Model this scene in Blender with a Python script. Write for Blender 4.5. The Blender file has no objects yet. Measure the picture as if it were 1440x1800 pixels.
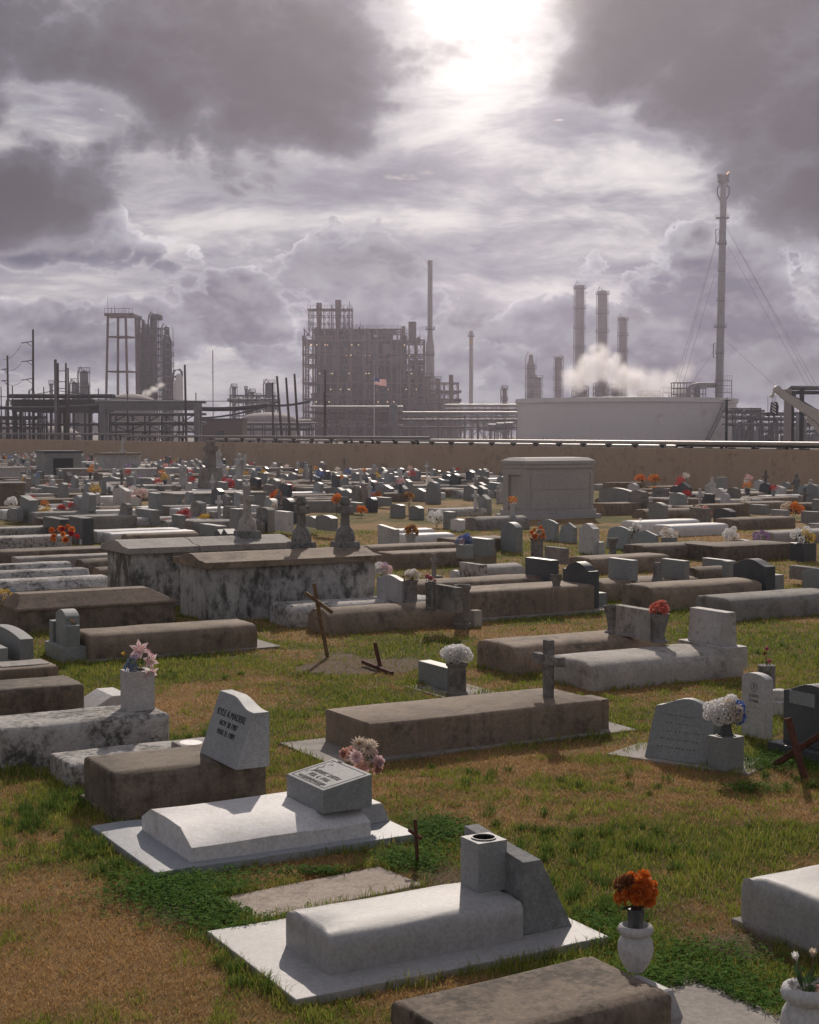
import bpy, math, random
import numpy as np
from mathutils import Vector, Matrix
R = math.radians
rng = random.Random(11)
nrg = np.random.default_rng(5)
SC = bpy.context.scene
COL = SC.collection

# ------------------------------------------------------------------ camera
F, CX, CY, HC = 2700.0, 720.0, 900.0, 3.0
PITCH = math.atan(143 / F)
cam_d = bpy.data.cameras.new('camera'); cam = bpy.data.objects.new('camera', cam_d); COL.objects.link(cam)
cam_d.sensor_fit = 'VERTICAL'; cam_d.sensor_height = 24.0; cam_d.lens = 24.0 * F / 1800.0
cam_d.clip_start = 0.1; cam_d.clip_end = 6000
cam.location = (0, 0, HC); cam.rotation_euler = (math.pi / 2 - PITCH, 0, 0)
SC.camera = cam

# ------------------------------------------------------------------ sun and exposure
SUN_AZ, SUN_EL = R(3.0), R(30)
sun_vec = Vector((math.sin(SUN_AZ) * math.cos(SUN_EL), math.cos(SUN_AZ) * math.cos(SUN_EL), math.sin(SUN_EL)))
sun_d = bpy.data.lights.new('sun', 'SUN'); sun = bpy.data.objects.new('sun', sun_d); COL.objects.link(sun)
sun_d.energy = 3.1; sun_d.angle = R(0.6); sun_d.color = (1.0, 0.885, 0.77)
sun.rotation_euler = (-sun_vec).to_track_quat('-Z', 'Y').to_euler()
HAZE_COL, HAZE_D, HAZE_G = (.88, .84, .99, 1), .00029, .79
SC.view_settings.view_transform = 'Standard'; SC.view_settings.look = 'None'
SC.view_settings.exposure = 0.0; SC.view_settings.gamma = 1.0; SC.view_settings.use_curve_mapping = False
SC.cycles.use_denoising = True
SC.cycles.max_bounces = 6; SC.cycles.diffuse_bounces = 3; SC.cycles.volume_bounces = 2
SC.cycles.transparent_max_bounces = 8
SC.cycles.volume_step_rate = 2.0; SC.cycles.volume_max_steps = 128

# ------------------------------------------------------------------ pixel <-> place (photo measured in 1440x1800)
def ray(px, py):
    x, y = (px - CX) / F, (CY - py) / F
    c, s = math.cos(PITCH), math.sin(PITCH)
    return Vector((x, c + y * s, -s + y * c))
def G(px, py, z=0.0):
    d = ray(px, py); t = (z - HC) / d.z
    return Vector((d.x * t, d.y * t, z))
def AT(px, py, Y):
    d = ray(px, py); t = Y / d.y
    return Vector((d.x * t, Y, HC + d.z * t))
def PX(p):
    c, s = math.cos(PITCH), math.sin(PITCH)
    x, y, z = p[0], p[1], p[2] - HC
    dep = y * c - z * s; up = y * s + z * c
    return CX + F * x / dep, CY - F * up / dep
ANG = R(29.5)                                # the graves' long axis
def LD(a=0.0): return Vector((math.cos(ANG + a), math.sin(ANG + a), 0))
def SD(a=0.0): return Vector((-math.sin(ANG + a), math.cos(ANG + a), 0))
def solve_col(P, d, px):                     # how far along d from P until the point stands in column px
    lo, hi = 0.0, 6.0
    k = (px - CX) / F
    # X + s dx = k*(depth) with depth ~ y cos - z sin
    c, s_ = math.cos(PITCH), math.sin(PITCH)
    dep = P.y * c - (P.z - HC) * s_
    return (k * dep - P.x) / (d.x - k * d.y * c)

# ------------------------------------------------------------------ world: sky and clouds
W = bpy.data.worlds.new('World'); SC.world = W; W.use_nodes = True
wt = W.node_tree; wt.nodes.clear()
class N:                                      # tiny node helper for one tree
    def __init__(s, t): s.t = t
    def new(s, k, **kw):
        n = s.t.nodes.new(k)
        for a, b in kw.items(): setattr(n, a, b)
        return n
    def put(s, sock, v):
        if hasattr(v, 'is_output') or isinstance(v, bpy.types.NodeSocket): s.t.links.new(v, sock)
        else: sock.default_value = v
    def m(s, op, a, b=0.0, c=0.0, clamp=False):
        n = s.new('ShaderNodeMath', operation=op, use_clamp=clamp)
        s.put(n.inputs[0], a); s.put(n.inputs[1], b)
        if op in ('MULTIPLY_ADD', 'SMOOTH_MIN', 'WRAP', 'COMPARE'): s.put(n.inputs[2], c)
        return n.outputs[0]
    def vm(s, op, a, b=(0, 0, 0), out=0, scale=None):
        n = s.new('ShaderNodeVectorMath', operation=op)
        s.put(n.inputs[0], a)
        if op not in ('LENGTH', 'NORMALIZE', 'SCALE'): s.put(n.inputs[1], b)
        if scale is not None: s.put(n.inputs['Scale'], scale)
        return n.outputs['Value'] if op in ('LENGTH', 'DOT_PRODUCT', 'DISTANCE') else n.outputs[0]
    def noise(s, vec, scale, detail=6, rough=.5, dist=0, lac=2.0, color=False):
        n = s.new('ShaderNodeTexNoise')
        s.put(n.inputs['Vector'], vec)
        for k, v in (('Scale', scale), ('Detail', detail), ('Roughness', rough), ('Distortion', dist), ('Lacunarity', lac)): s.put(n.inputs[k], v)
        return n.outputs['Color' if color else 'Fac']
    def smooth(s, v, a, b, lo=0.0, hi=1.0):
        n = s.new('ShaderNodeMapRange', interpolation_type='SMOOTHSTEP')
        s.put(n.inputs['Value'], v)
        for k, x in (('From Min', a), ('From Max', b), ('To Min', lo), ('To Max', hi)): s.put(n.inputs[k], x)
        return n.outputs[0]
    def mix(s, f, a, b, mode='MIX'):
        n = s.new('ShaderNodeMix', data_type='RGBA', blend_type=mode)
        s.put(n.inputs[0], f); 
        for sock, v in ((n.inputs[6], a), (n.inputs[7], b)):
            s.put(sock, tuple(v) + (1,) if isinstance(v, tuple) and len(v) == 3 else v)
        return n.outputs[2]
    def ramp(s, f, stops):
        n = s.new('ShaderNodeValToRGB'); e = n.color_ramp.elements
        while len(e) < len(stops): e.new(.5)
        for q, (p, c) in zip(e, stops): q.position = p; q.color = tuple(c) + (1,)
        s.put(n.inputs[0], f)
        return n.outputs[0]
    def xyz(s, x, y, z):
        n = s.new('ShaderNodeCombineXYZ')
        for i, v in enumerate((x, y, z)): s.put(n.inputs[i], v)
        return n.outputs[0]
    def sep(s, v):
        n = s.new('ShaderNodeSeparateXYZ'); s.put(n.inputs[0], v); return n.outputs
def build_sky():
    n = N(wt)
    out = n.new('ShaderNodeOutputWorld'); bg = n.new('ShaderNodeBackground')
    wt.links.new(bg.outputs[0], out.inputs[0]); bg.inputs['Strength'].default_value = 0.1
    sky = n.new('ShaderNodeTexSky', sky_type='NISHITA')
    sky.sun_disc = False; sky.sun_elevation = SUN_EL; sky.sun_rotation = SUN_AZ; sky.air_density = 1.0; sky.dust_density = 2.0; sky.ozone_density = 1.0
    tc = n.new('ShaderNodeTexCoord'); d = n.vm('NORMALIZE', tc.outputs['Generated'])
    x, y, z = n.sep(d)
    yy = n.m('MAXIMUM', y, 0.08)
    u, v = n.m('DIVIDE', x, yy), n.m('DIVIDE', z, yy)          # tangent-plane bearings ahead of the viewer
    uv = n.xyz(u, v, 0.0)
    def blob(px, py, rx, ry, amt, soft=1.0):
        q = n.vm('SUBTRACT', uv, ((px - 720) / F, (757 - py) / F, 0))
        q = n.vm('MULTIPLY', q, (F / rx, F / ry, 0))
        return n.smooth(n.vm('LENGTH', q), soft, 0.15, 0.0, amt)
    base = n.xyz(x, y, n.m('MULTIPLY', z, 1.5))                # cloud bases lie flat: stretched sideways
    warp = n.vm('SCALE', n.vm('SUBTRACT', n.noise(base, 11.0, 3, .5, color=True), (.5, .5, .5)), scale=.022)
    p = n.vm('ADD', base, warp)
    def billow(q, scale, k, gain=.55):                          # sum of |noise|: rounded heads parted by creases
        tot, amp, norm = None, 1.0, 0.0
        for i in range(k):
            w = n.noise(q, scale * 2.15 ** i, 0, .5)
            w = n.m('MULTIPLY', n.m('ABSOLUTE', n.m('MULTIPLY_ADD', w, 2.0, -1.0)), 2.2 * amp)
            tot = w if tot is None else n.m('ADD', tot, w)
            norm += amp; amp *= gain
        return n.m('DIVIDE', tot, norm)
    sd = n.m('MAXIMUM', n.vm('DOT_PRODUCT', d, tuple(sun_vec)), 0.0)
    glow = n.m('MULTIPLY_ADD', n.m('POWER', sd, 9.0), .16, n.m('MULTIPLY', n.m('POWER', sd, 34.0), .95))
    bias = None
    for b_ in SKY_BLOBS:
        t = blob(*b_)
        bias = t if bias is None else n.m('ADD', bias, t)
    gap = n.m('POWER', blob(845, -120, 270, 640, 1.0), 1.6)                          # thin opening below the sun
    # 1. high veil, drawn out in long streaks
    veil = n.noise(n.vm('MULTIPLY', p, (1.0, 1.0, 2.5)), 8.5, 8, .62, .25)
    vb = n.m('ADD', veil, n.m('MULTIPLY_ADD', gap, .11, n.m('MULTIPLY', n.m('MINIMUM', bias, 0.0), -.35)))
    col = n.ramp(vb, [(.32, (.18, .178, .225)), (.44, (.30, .29, .345)), (.52, (.47, .45, .475)), (.61, (.78, .73, .70)), (.80, (1.15, 1.06, .97))])
    # 2. cumulus banks low over the land
    def low(off=None, soft=False):
        q = p if off is None else n.vm('ADD', p, off)
        if soft: return n.m('MULTIPLY_ADD', n.noise(q, 8.0, 5, .55), .80, .09)
        return n.m('ADD', n.m('MULTIPLY', n.noise(q, 8.0, 6, .5), .74), n.m('MULTIPLY', billow(q, 19.0, 5), .26))
    L0 = low(); S0 = low(None, True); S1 = low((.0008, .002, .012), True)
    lift = n.smooth(v, .20, .06, -.24, .06)
    L0b = n.m('ADD', n.m('ADD', L0, bias), lift)
    la = n.smooth(L0b, .474, .508)
    lthick = n.smooth(n.m('ADD', n.m('ADD', n.m('MULTIPLY_ADD', S0, .75, n.m('MULTIPLY', L0, .25)), bias), lift), .455, .66)
    rel = n.m('MINIMUM', n.m('MAXIMUM', n.m('MULTIPLY', n.m('SUBTRACT', S0, S1), 4.0), -.12), .36)
    edge = n.smooth(L0b, .56, .475, 0, .24)
    lc = n.ramp(lthick, [(0.0, (.50, .475, .495)), (.20, (.37, .36, .41)), (.50, (.265, .265, .32)), (1.0, (.16, .163, .215))])
    rel = n.m('ADD', rel, edge)
    lc = n.mix(1.0, lc, n.xyz(rel, n.m('MULTIPLY', rel, .94), n.m('MULTIPLY', rel, .87)), 'ADD')
    col = n.mix(la, col, lc)
    # 3. the heavy dark cloud overhead
    H0 = n.m('ADD', n.m('MULTIPLY', n.noise(p, 4.6, 8, .52), .84), n.m('MULTIPLY', billow(p, 11.0, 5), .18))
    Hs = n.m('ADD', n.m('MULTIPLY', n.noise(p, 4.6, 3, .45), .84), n.m('MULTIPLY', n.noise(p, 14.0, 4, .55), .18))
    hl = n.smooth(v, .05, .25, -.16, .02)
    Hb = n.m('ADD', n.m('ADD', H0, bias), hl)
    ha = n.smooth(Hb, .455, .60)
    hthick = n.smooth(n.m('ADD', n.m('ADD', n.m('MULTIPLY_ADD', Hs, -.1, n.m('MULTIPLY', H0, 1.1)), bias), hl), .50, .88)
    hc = n.ramp(hthick, [(0.0, (.40, .385, .405)), (.10, (.205, .202, .238)), (.24, (.090, .093, .122)), (.45, (.055, .058, .08)), (.65, (.028, .031, .047)), (1.0, (.020, .022, .036))])
    col = n.mix(ha, col, hc)
    col = n.mix(1.0, col, (.73, .755, .785), 'MULTIPLY')
    opq = n.m('MULTIPLY_ADD', n.m('MULTIPLY', ha, hthick), -.70, 1.0)
    lit = n.m('MULTIPLY', n.m('MULTIPLY', glow, opq), n.m('MULTIPLY_ADD', gap, 1.75, .18))
    lit = n.m('ADD', lit, n.m('MULTIPLY', n.m('POWER', sd, 48.0), n.m('MULTIPLY_ADD', gap, .75, .20)))
    col = n.mix(1.0, col, n.xyz(lit, n.m('MULTIPLY', lit, .89), n.m('MULTIPLY', lit, .80)), 'ADD')
    hz = n.smooth(v, .085, -.01, 0, .40)                        # low air
    col = n.mix(hz, col, (.235, .225, .26))
    col10 = n.vm('SCALE', n.vm('MAXIMUM', col, (.02, .02, .02)), scale=10.0)
    clear = n.m('MULTIPLY', n.m('MULTIPLY', n.smooth(veil, .36, .28), n.smooth(v, .12, .22)), n.m('MULTIPLY', n.m('SUBTRACT', 1.0, la), n.m('SUBTRACT', 1.0, ha)))
    fin = n.mix(n.m('MULTIPLY', clear, .5), col10, sky.outputs[0])
    fin = n.mix(n.smooth(z, -.01, -.08), fin, (1.2, 1.1, 1.0))
    wt.links.new(fin, bg.inputs['Color'])
    W.cycles.sampling_method = 'MANUAL'; W.cycles.sample_map_resolution = 512
# (px, py, half width, half height, added thickness): dark masses positive, bright openings negative
SKY_BLOBS = [
    (270, 90, 760, 300, .25), (20, 375, 270, 140, .40), (540, 270, 330, 130, .06), (1260, 70, 520, 220, .20), (1400, 340, 260, 180, .22), (1330, 190, 260, 120, .10),
    (845, -60, 300, 520, -.20), (980, 320, 460, 130, -.12), (420, 410, 360, 80, -.15), (150, 200, 170, 75, -.24), (300, 40, 120, 40, -.06), (150, 500, 300, 50, -.08),
    (600, 450, 190, 110, .17), (410, 540, 130, 90, .15), (1225, 430, 90, 60, .15), (1100, 560, 150, 60, .08), (720, 470, 90, 50, .08), (60, 590, 220, 80, .08), (1400, 500, 160, 70, -.05), (880, 600, 420, 90, .09), (1330, 650, 330, 120, .18), (230, 690, 420, 70, -.12),
]
build_sky()

# ------------------------------------------------------------------ materials
MATS = {}
def bsdf(name):
    m = bpy.data.materials.new(name); m.use_nodes = True
    t = m.node_tree; t.nodes.clear(); n = N(t)
    o = n.new('ShaderNodeOutputMaterial'); b = n.new('ShaderNodeBsdfPrincipled'); t.links.new(b.outputs[0], o.inputs[0])
    MATS[name] = m
    return m, n, b
def coords(n, seed=True):
    tc = n.new('ShaderNodeTexCoord'); v = tc.outputs['Object']
    if seed:
        oi = n.new('ShaderNodeObjectInfo'); r = n.m('MULTIPLY', oi.outputs['Random'], 60.0)
        v = n.vm('ADD', v, n.xyz(r, r, r))
        return v, oi.outputs['Random']
    return v, 0.5
def bump(n, b, h, strength, dist=.01):
    k = n.new('ShaderNodeBump'); n.put(k.inputs['Strength'], strength); n.put(k.inputs['Distance'], dist); n.put(k.inputs['Height'], h)
    n.t.links.new(k.outputs[0], b.inputs['Normal'])
def stone(name, c1, c2, stain=(.05, .05, .04), amt=.3, sc=2.2, speck=0.0, spk=260, rough=.85, bmp=.25, vary=.12, streak=False, fine=1.0, soft=.75):
    """weathered concrete, whitewash, granite, marble: two tones, stains with their own shape, speckle, fine relief"""
    m, n, b = bsdf(name); v, rnd = coords(n)
    a = n.noise(v, sc, 6, .6)
    col = n.mix(n.smooth(a, .3, .7), c1, c2)
    f = n.noise(v, 38 * fine, 5, .7)
    col = n.mix(n.smooth(f, .38, .68, 0, .5), col, tuple(x * .55 for x in c2))
    f_2 = n.noise(v, 9 * fine, 6, .65)
    col = n.mix(n.smooth(f_2, .45, .70, 0, .4), col, tuple(x * .7 for x in c2))
    if amt > 0:
        dr = n.noise(n.vm('MULTIPLY', v, (9, 9, .7)), 1.0, 6, .6)
        col = n.mix(n.smooth(dr, .50, .70, 0, .45 * min(1, amt * 2.4)), col, tuple(x * .5 for x in c2))
        vs = n.vm('MULTIPLY', v, (1, 1, .6)) if streak else v
        s1 = n.noise(vs, sc * 3.2, 10, .72)
        s2 = n.noise(v, sc * .6, 3, .5)
        k = n.m('MULTIPLY_ADD', s2, .5, n.m('MULTIPLY', s1, 1.0))
        col = n.mix(n.smooth(k, .86 - amt * .40, 1.10 - amt * .40, 0, soft), col, stain)
    if speck > 0:
        p = n.noise(v, spk, 2, .6)
        col = n.mix(n.smooth(p, .50, .66, 0, speck), col, tuple(x * .25 for x in c1))
        p2 = n.noise(n.vm('ADD', v, (7, 3, 1)), spk * .8, 2, .6)
        col = n.mix(n.smooth(p2, .55, .70, 0, speck * .8), col, tuple(min(.85, x * 1.8) for x in c1))
    if vary:
        col = n.mix(1.0, col, n.xyz(*[n.m('MULTIPLY_ADD', rnd, 2 * vary, 1 - vary)] * 3), 'MULTIPLY')
    n.t.links.new(col, b.inputs['Base Color'])
    b.inputs['Roughness'].default_value = rough; b.inputs['Specular IOR Level'].default_value = .3
    bump(n, b, n.m('MULTIPLY_ADD', n.noise(v, 90 * fine, 4, .7), .5, n.m('MULTIPLY', n.noise(v, 14, 5, .6), .9)), bmp, .012)
    return m
stone('brown_concrete', (.345, .265, .20), (.235, .178, .132), (.075, .062, .046), .34, 2.0)
stone('dark_concrete', (.27, .215, .165), (.17, .136, .102), (.05, .046, .036), .42, 2.2)
stone('grey_concrete', (.37, .345, .32), (.25, .23, .21), (.09, .085, .075), .30, 2.0)
stone('pale_concrete', (.50, .465, .43), (.36, .33, .30), (.14, .125, .105), .28, 2.0)
stone('pad_concrete', (.42, .385, .35), (.31, .28, .25), (.15, .13, .105), .25, 1.6, bmp=.35)
stone('sandy_concrete', (.55, .45, .38), (.40, .32, .265), (.16, .125, .10), .30, 2.4, speck=.5, spk=160, bmp=.6)
stone('stained_whitewash', (.62, .59, .565), (.50, .47, .445), (.07, .066, .056), .46, 4.2, fine=1.4, soft=.92, bmp=.45)
stone('pitted_concrete', (.29, .225, .17), (.21, .16, .12), (.045, .04, .032), .42, 4.5, soft=.85, bmp=.5)
stone('grey_paint', (.46, .45, .445), (.42, .41, .405), (.27, .255, .24), .15, 1.6, rough=.55, bmp=.18, vary=.03)
stone('white_paint', (.79, .77, .76), (.74, .72, .71), (.45, .42, .39), .14, 1.8, rough=.6, bmp=.15, vary=.04)
stone('old_white_paint', (.62, .60, .58), (.50, .475, .455), (.15, .14, .125), .30, 2.2, rough=.7, bmp=.2)
stone('mildewed_plaster', (.60, .585, .565), (.42, .41, .395), (.06, .061, .056), .50, 1.9, streak=True, bmp=.4, soft=.92)
stone('blue_paint', (.39, .41, .445), (.34, .36, .39), (.30, .29, .28), .15, 1.6, rough=.55, bmp=.18, vary=.02)
stone('grey_granite', (.36, .37, .375), (.31, .32, .325), amt=0, speck=.55, rough=.6, bmp=.12)
stone('mid_granite', (.33, .345, .34), (.27, .285, .28), amt=0, speck=.5, rough=.55, bmp=.12)
stone('dark_granite', (.115, .125, .135), (.085, .094, .10), amt=0, speck=.45, rough=.4, bmp=.06)
stone('rock_granite', (.34, .345, .345), (.24, .245, .245), amt=0, sc=9, speck=.6, rough=.85, bmp=1.0)
stone('white_marble', (.66, .645, .635), (.55, .535, .53), (.26, .24, .22), .22, 2.4, rough=.6, bmp=.1)
stone('pink_marble', (.44, .36, .32), (.34, .275, .245), (.15, .12, .10), .2, 3, speck=.3, rough=.6)
stone('old_stone', (.34, .325, .31), (.21, .20, .19), (.07, .066, .06), .44, 5, rough=.95, bmp=.6)
stone('mausoleum_granite', (.56, .525, .50), (.50, .47, .45), (.30, .28, .26), .15, 1.1, speck=.35, spk=120, rough=.7, bmp=.1, vary=0)
stone('wall_render', (.56, .43, .315), (.52, .395, .285), (.20, .135, .10), .22, .8, rough=.9, bmp=.1, vary=.05)
stone('wood', (.30, .19, .095), (.17, .10, .05), (.06, .045, .03), .3, 6, rough=.8, bmp=.5)
stone('pole_wood', (.10, .08, .068), (.065, .052, .045), amt=0, sc=5, rough=.9)
stone('rust', (.17, .07, .045), (.10, .042, .03), (.05, .03, .025), .3, 20, rough=.9, bmp=.5)
stone('steel_dark', (.06, .068, .07), (.042, .048, .05), (.12, .075, .05), .22, 1.2, rough=.6, bmp=.1, vary=.25)
stone('steel_rusty', (.23, .155, .13), (.16, .11, .092), (.17, .10, .065), .3, .8, rough=.7, bmp=.1, vary=.25)
stone('steel_grey', (.22, .22, .22), (.17, .17, .17), (.16, .12, .095), .22, .7, rough=.55, bmp=.05, vary=.18)
stone('pipe_silver', (.46, .445, .44), (.40, .39, .38), (.32, .29, .27), .15, .8, rough=.5, bmp=.03, vary=.08)
MATS['pipe_silver'].node_tree.nodes['Principled BSDF'].inputs['Metallic'].default_value = .85
stone('tank_white', (.84, .785, .74), (.80, .745, .70), (.40, .31, .25), .13, .12, rough=.6, bmp=.03, vary=.05)
stone('stack_concrete', (.40, .36, .335), (.34, .30, .28), (.24, .20, .18), .2, .3, rough=.85, bmp=.1, vary=.1)
stone('tower_clad', (.33, .27, .25), (.27, .215, .20), (.16, .12, .10), .2, .25, rough=.7, bmp=.05, vary=.15)
stone('plant_mass', (.11, .078, .066), (.07, .05, .044), (.17, .12, .09), .3, .5, rough=.8, bmp=.2, vary=.2)
stone('gravel_yard', (.30, .27, .245), (.22, .20, .18), amt=0, sc=.4, rough=.95, bmp=.3, vary=0)
stone('brown_metal', (.16, .115, .085), (.13, .095, .07), amt=0, sc=.6, rough=.7, vary=.05)
stone('paint_yellow', (.50, .34, .14), (.42, .28, .12), amt=0, rough=.8)
stone('old_brick', (.36, .30, .235), (.27, .215, .165), (.15, .12, .09), .2, 5, rough=.9, bmp=.4)
def plain(name, c, rough=.7, var=.15, sc=30, trans=0.0, metal=0.0):
    m, n, b = bsdf(name); v, rnd = coords(n)
    a = n.noise(v, sc, 4, .6)
    col = n.mix(n.smooth(a, .3, .7), tuple(x * (1 - var) for x in c), tuple(min(.9, x * (1 + var)) for x in c))
    n.t.links.new(col, b.inputs['Base Color']); b.inputs['Roughness'].default_value = rough; b.inputs['Metallic'].default_value = metal
    if trans:
        o = [q for q in n.t.nodes if q.type == 'OUTPUT_MATERIAL'][0]
        tr = n.new('ShaderNodeBsdfTranslucent'); n.t.links.new(col, tr.inputs[0])
        mx = n.new('ShaderNodeMixShader'); mx.inputs[0].default_value = trans
        n.t.links.new(b.outputs[0], mx.inputs[1]); n.t.links.new(tr.outputs[0], mx.inputs[2]); n.t.links.new(mx.outputs[0], o.inputs[0])
    return m
PETAL = {'white': (.86, .83, .82), 'cream': (.66, .56, .46), 'pink': (.70, .36, .42), 'pale_pink': (.74, .56, .56), 'peach': (.62, .38, .31), 'coral': (.70, .22, .17),
         'red': (.50, .045, .04), 'orange': (.74, .23, .04), 'amber': (.58, .30, .06), 'yellow': (.66, .48, .10), 'blue': (.10, .17, .45), 'purple': (.27, .13, .34),
         'lilac': (.50, .40, .56), 'russet': (.30, .14, .06), 'dusk': (.20, .26, .36), 'rose': (.58, .20, .24)}
for k, c in PETAL.items(): plain('petal_' + k, c, .8, .14, 40, .48)
plain('leaf_green', (.05, .10, .035), .7, .3, 30, .3)
plain('leaf_dark', (.025, .055, .028), .7, .3, 30, .2)
plain('stem_dry', (.16, .11, .07), .9)
plain('engraving', (.035, .04, .045), .8)
plain('engraving_soft', (.16, .165, .165), .8)
plain('plastic_grey', (.075, .085, .09), .5)
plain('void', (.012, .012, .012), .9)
plain('wire', (.05, .05, .055), .6)
plain('lamp_metal', (.60, .59, .57), .5)
plain('crane_cream', (.52, .47, .41), .5, .06, 1)
plain('black_paint', (.03, .035, .04), .6)
plain('glass_pane', (.05, .055, .06), .15)
plain('plaque_white', (.74, .72, .69), .5)
plain('flag_red', (.45, .05, .05), .8, .05, 2, .4); plain('flag_white', (.75, .72, .70), .8, .03, 2, .4); plain('flag_blue', (.05, .06, .18), .8, .05, 2, .4)
def lit(name, c, s):
    m = bpy.data.materials.new(name); m.use_nodes = True; b = m.node_tree.nodes['Principled BSDF']
    b.inputs['Base Color'].default_value = (*c, 1); b.inputs['Emission Color'].default_value = (*c, 1); b.inputs['Emission Strength'].default_value = s
    MATS[name] = m
lit('lamp_glow', (1.0, .75, .45), 1.3)
lit('flame', (1.0, .55, .38), .75)

# ------------------------------------------------------------------ mesh builder
class MB:
    def __init__(s): s.v = []; s.f = []; s.mi = []
    def add(s, vs, fs, mi=0):
        o = len(s.v); s.v += [tuple(p) for p in vs]
        s.f += [tuple(i + o for i in f) for f in fs]; s.mi += [mi] * len(fs)
        return s
    def box(s, x0, x1, y0, y1, z0, z1, mi=0, tx=0.0, ty=0.0, M=None):
        vs = [(x0, y0, z0), (x1, y0, z0), (x1, y1, z0), (x0, y1, z0), (x0 + tx, y0 + ty, z1), (x1 - tx, y0 + ty, z1), (x1 - tx, y1 - ty, z1), (x0 + tx, y1 - ty, z1)]
        if M is not None: vs = [M @ Vector(p) for p in vs]
        return s.add(vs, [(3, 2, 1, 0), (4, 5, 6, 7), (0, 1, 5, 4), (1, 2, 6, 5), (2, 3, 7, 6), (3, 0, 4, 7)], mi)
    def bar(s, p, q, w, h=None, mi=0):
        p, q = Vector(p), Vector(q); d = q - p; h = h or w
        if d.length < 1e-6: return s
        up = Vector((0, 0, 1)) if abs(d.normalized().z) < .95 else Vector((0, 1, 0))
        a = d.cross(up).normalized() * (w / 2); b = a.cross(d).normalized() * (h / 2)
        vs = [p - a - b, p + a - b, p + a + b, p - a + b, q - a - b, q + a - b, q + a + b, q - a + b]
        return s.add(vs, [(0, 1, 2, 3), (7, 6, 5, 4), (0, 4, 5, 1), (1, 5, 6, 2), (2, 6, 7, 3), (3, 7, 4, 0)], mi)
    def tube(s, pts, r, n=8, mi=0, cap=True):
        pts = [Vector(p) for p in pts]; rs = r if isinstance(r, (list, tuple)) else [r] * len(pts)
        vs, fs = [], []
        ref = None
        for i, p in enumerate(pts):
            d = (pts[min(i + 1, len(pts) - 1)] - pts[max(i - 1, 0)]).normalized()
            if ref is None:
                ref = Vector((1, 0, 0)) if abs(d.x) < .8 else Vector((0, 1, 0))
            a = d.cross(ref)
            if a.length < 1e-4: ref = Vector((0, 1, 0)); a = d.cross(ref)
            a.normalize(); b = d.cross(a).normalized()
            for k in range(n):
                t = 2 * math.pi * k / n
                vs.append(p + (a * math.cos(t) + b * math.sin(t)) * rs[i])
        for i in range(len(pts) - 1):
            for k in range(n):
                k2 = (k + 1) % n
                fs.append((i * n + k, i * n + k2, (i + 1) * n + k2, (i + 1) * n + k))
        if cap:
            fs.append(tuple(range(n - 1, -1, -1))); fs.append(tuple(range((len(pts) - 1) * n, len(pts) * n)))
        return s.add(vs, fs, mi)
    def lathe(s, prof, n=16, c=(0, 0, 0), mi=0, sq=1.0):
        vs, fs = [], []
        for (r, z) in prof:
            for k in range(n):
                t = 2 * math.pi * k / n
                vs.append((c[0] + r * math.cos(t), c[1] + r * sq * math.sin(t), c[2] + z))
        for i in range(len(prof) - 1):
            for k in range(n):
                k2 = (k + 1) % n
                fs.append((i * n + k, i * n + k2, (i + 1) * n + k2, (i + 1) * n + k))
        fs.append(tuple(range(n - 1, -1, -1))); fs.append(tuple(range((len(prof) - 1) * n, len(prof) * n)))
        return s.add(vs, fs, mi)
    def sections(s, secs, mi=0):                          # a list of equally long closed loops, capped
        n = len(secs[0]); vs = [p for q in secs for p in q]; fs = []
        for i in range(len(secs) - 1):
            for k in range(n):
                k2 = (k + 1) % n
                fs.append((i * n + k, (i + 1) * n + k, (i + 1) * n + k2, i * n + k2))
        fs.append(tuple(range(n))); fs.append(tuple(range(len(secs) * n - 1, (len(secs) - 1) * n - 1, -1)))
        return s.add(vs, fs, mi)
    def mesh(s, name, mats, smooth=None):
        me = bpy.data.meshes.new(name); me.from_pydata(s.v, [], s.f)
        for m in (mats if isinstance(mats, (list, tuple)) else [mats]): me.materials.append(MATS[m])
        if any(s.mi): me.polygons.foreach_set('material_index', s.mi)
        me.validate(); me.update()
        if smooth is not None:
            me.polygons.foreach_set('use_smooth', [True] * len(me.polygons)); me.set_sharp_from_angle(angle=R(smooth))
        return me
def link(name, data, parent=None, loc=None, rz=0.0, scale=None):
    o = bpy.data.objects.new(name, data); COL.objects.link(o)
    if parent is not None: o.parent = parent
    if loc is not None: o.location = loc
    if rz: o.rotation_euler.z = rz
    if scale is not None: o.scale = scale
    return o
def obj(name, mb, mats, parent=None, loc=None, rz=0.0, smooth=None, bevel=0.0):
    o = link(name, mb.mesh(name, mats, smooth), parent, loc, rz)
    if bevel:
        b = o.modifiers.new('edge', 'BEVEL'); b.width = bevel; b.segments = 2; b.limit_method = 'ANGLE'; b.angle_limit = R(35)
    return o
AUTO = []                                                  # (object, what it looks like) still to be labelled by where it stands
def tag(o, label, cat, group=None, kind=None):
    if label and label.startswith('~'): AUTO.append((o, label[1:])); label = None
    if label: o['label'] = label
    if cat: o['category'] = cat; o['kind'] = 'thing'
    if group: o['group'] = group
    if kind: o['kind'] = kind
    return o
def thing(name, label, cat, loc, rz=0.0, group=None):
    return tag(link(name, None, None, loc, rz), label, cat, group)
def copy_tree(o, parent=None):
    c = o.copy(); COL.objects.link(c)
    if parent is not None: c.parent = parent
    for ch in o.children:
        copy_tree(ch, c)
    return c

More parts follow.
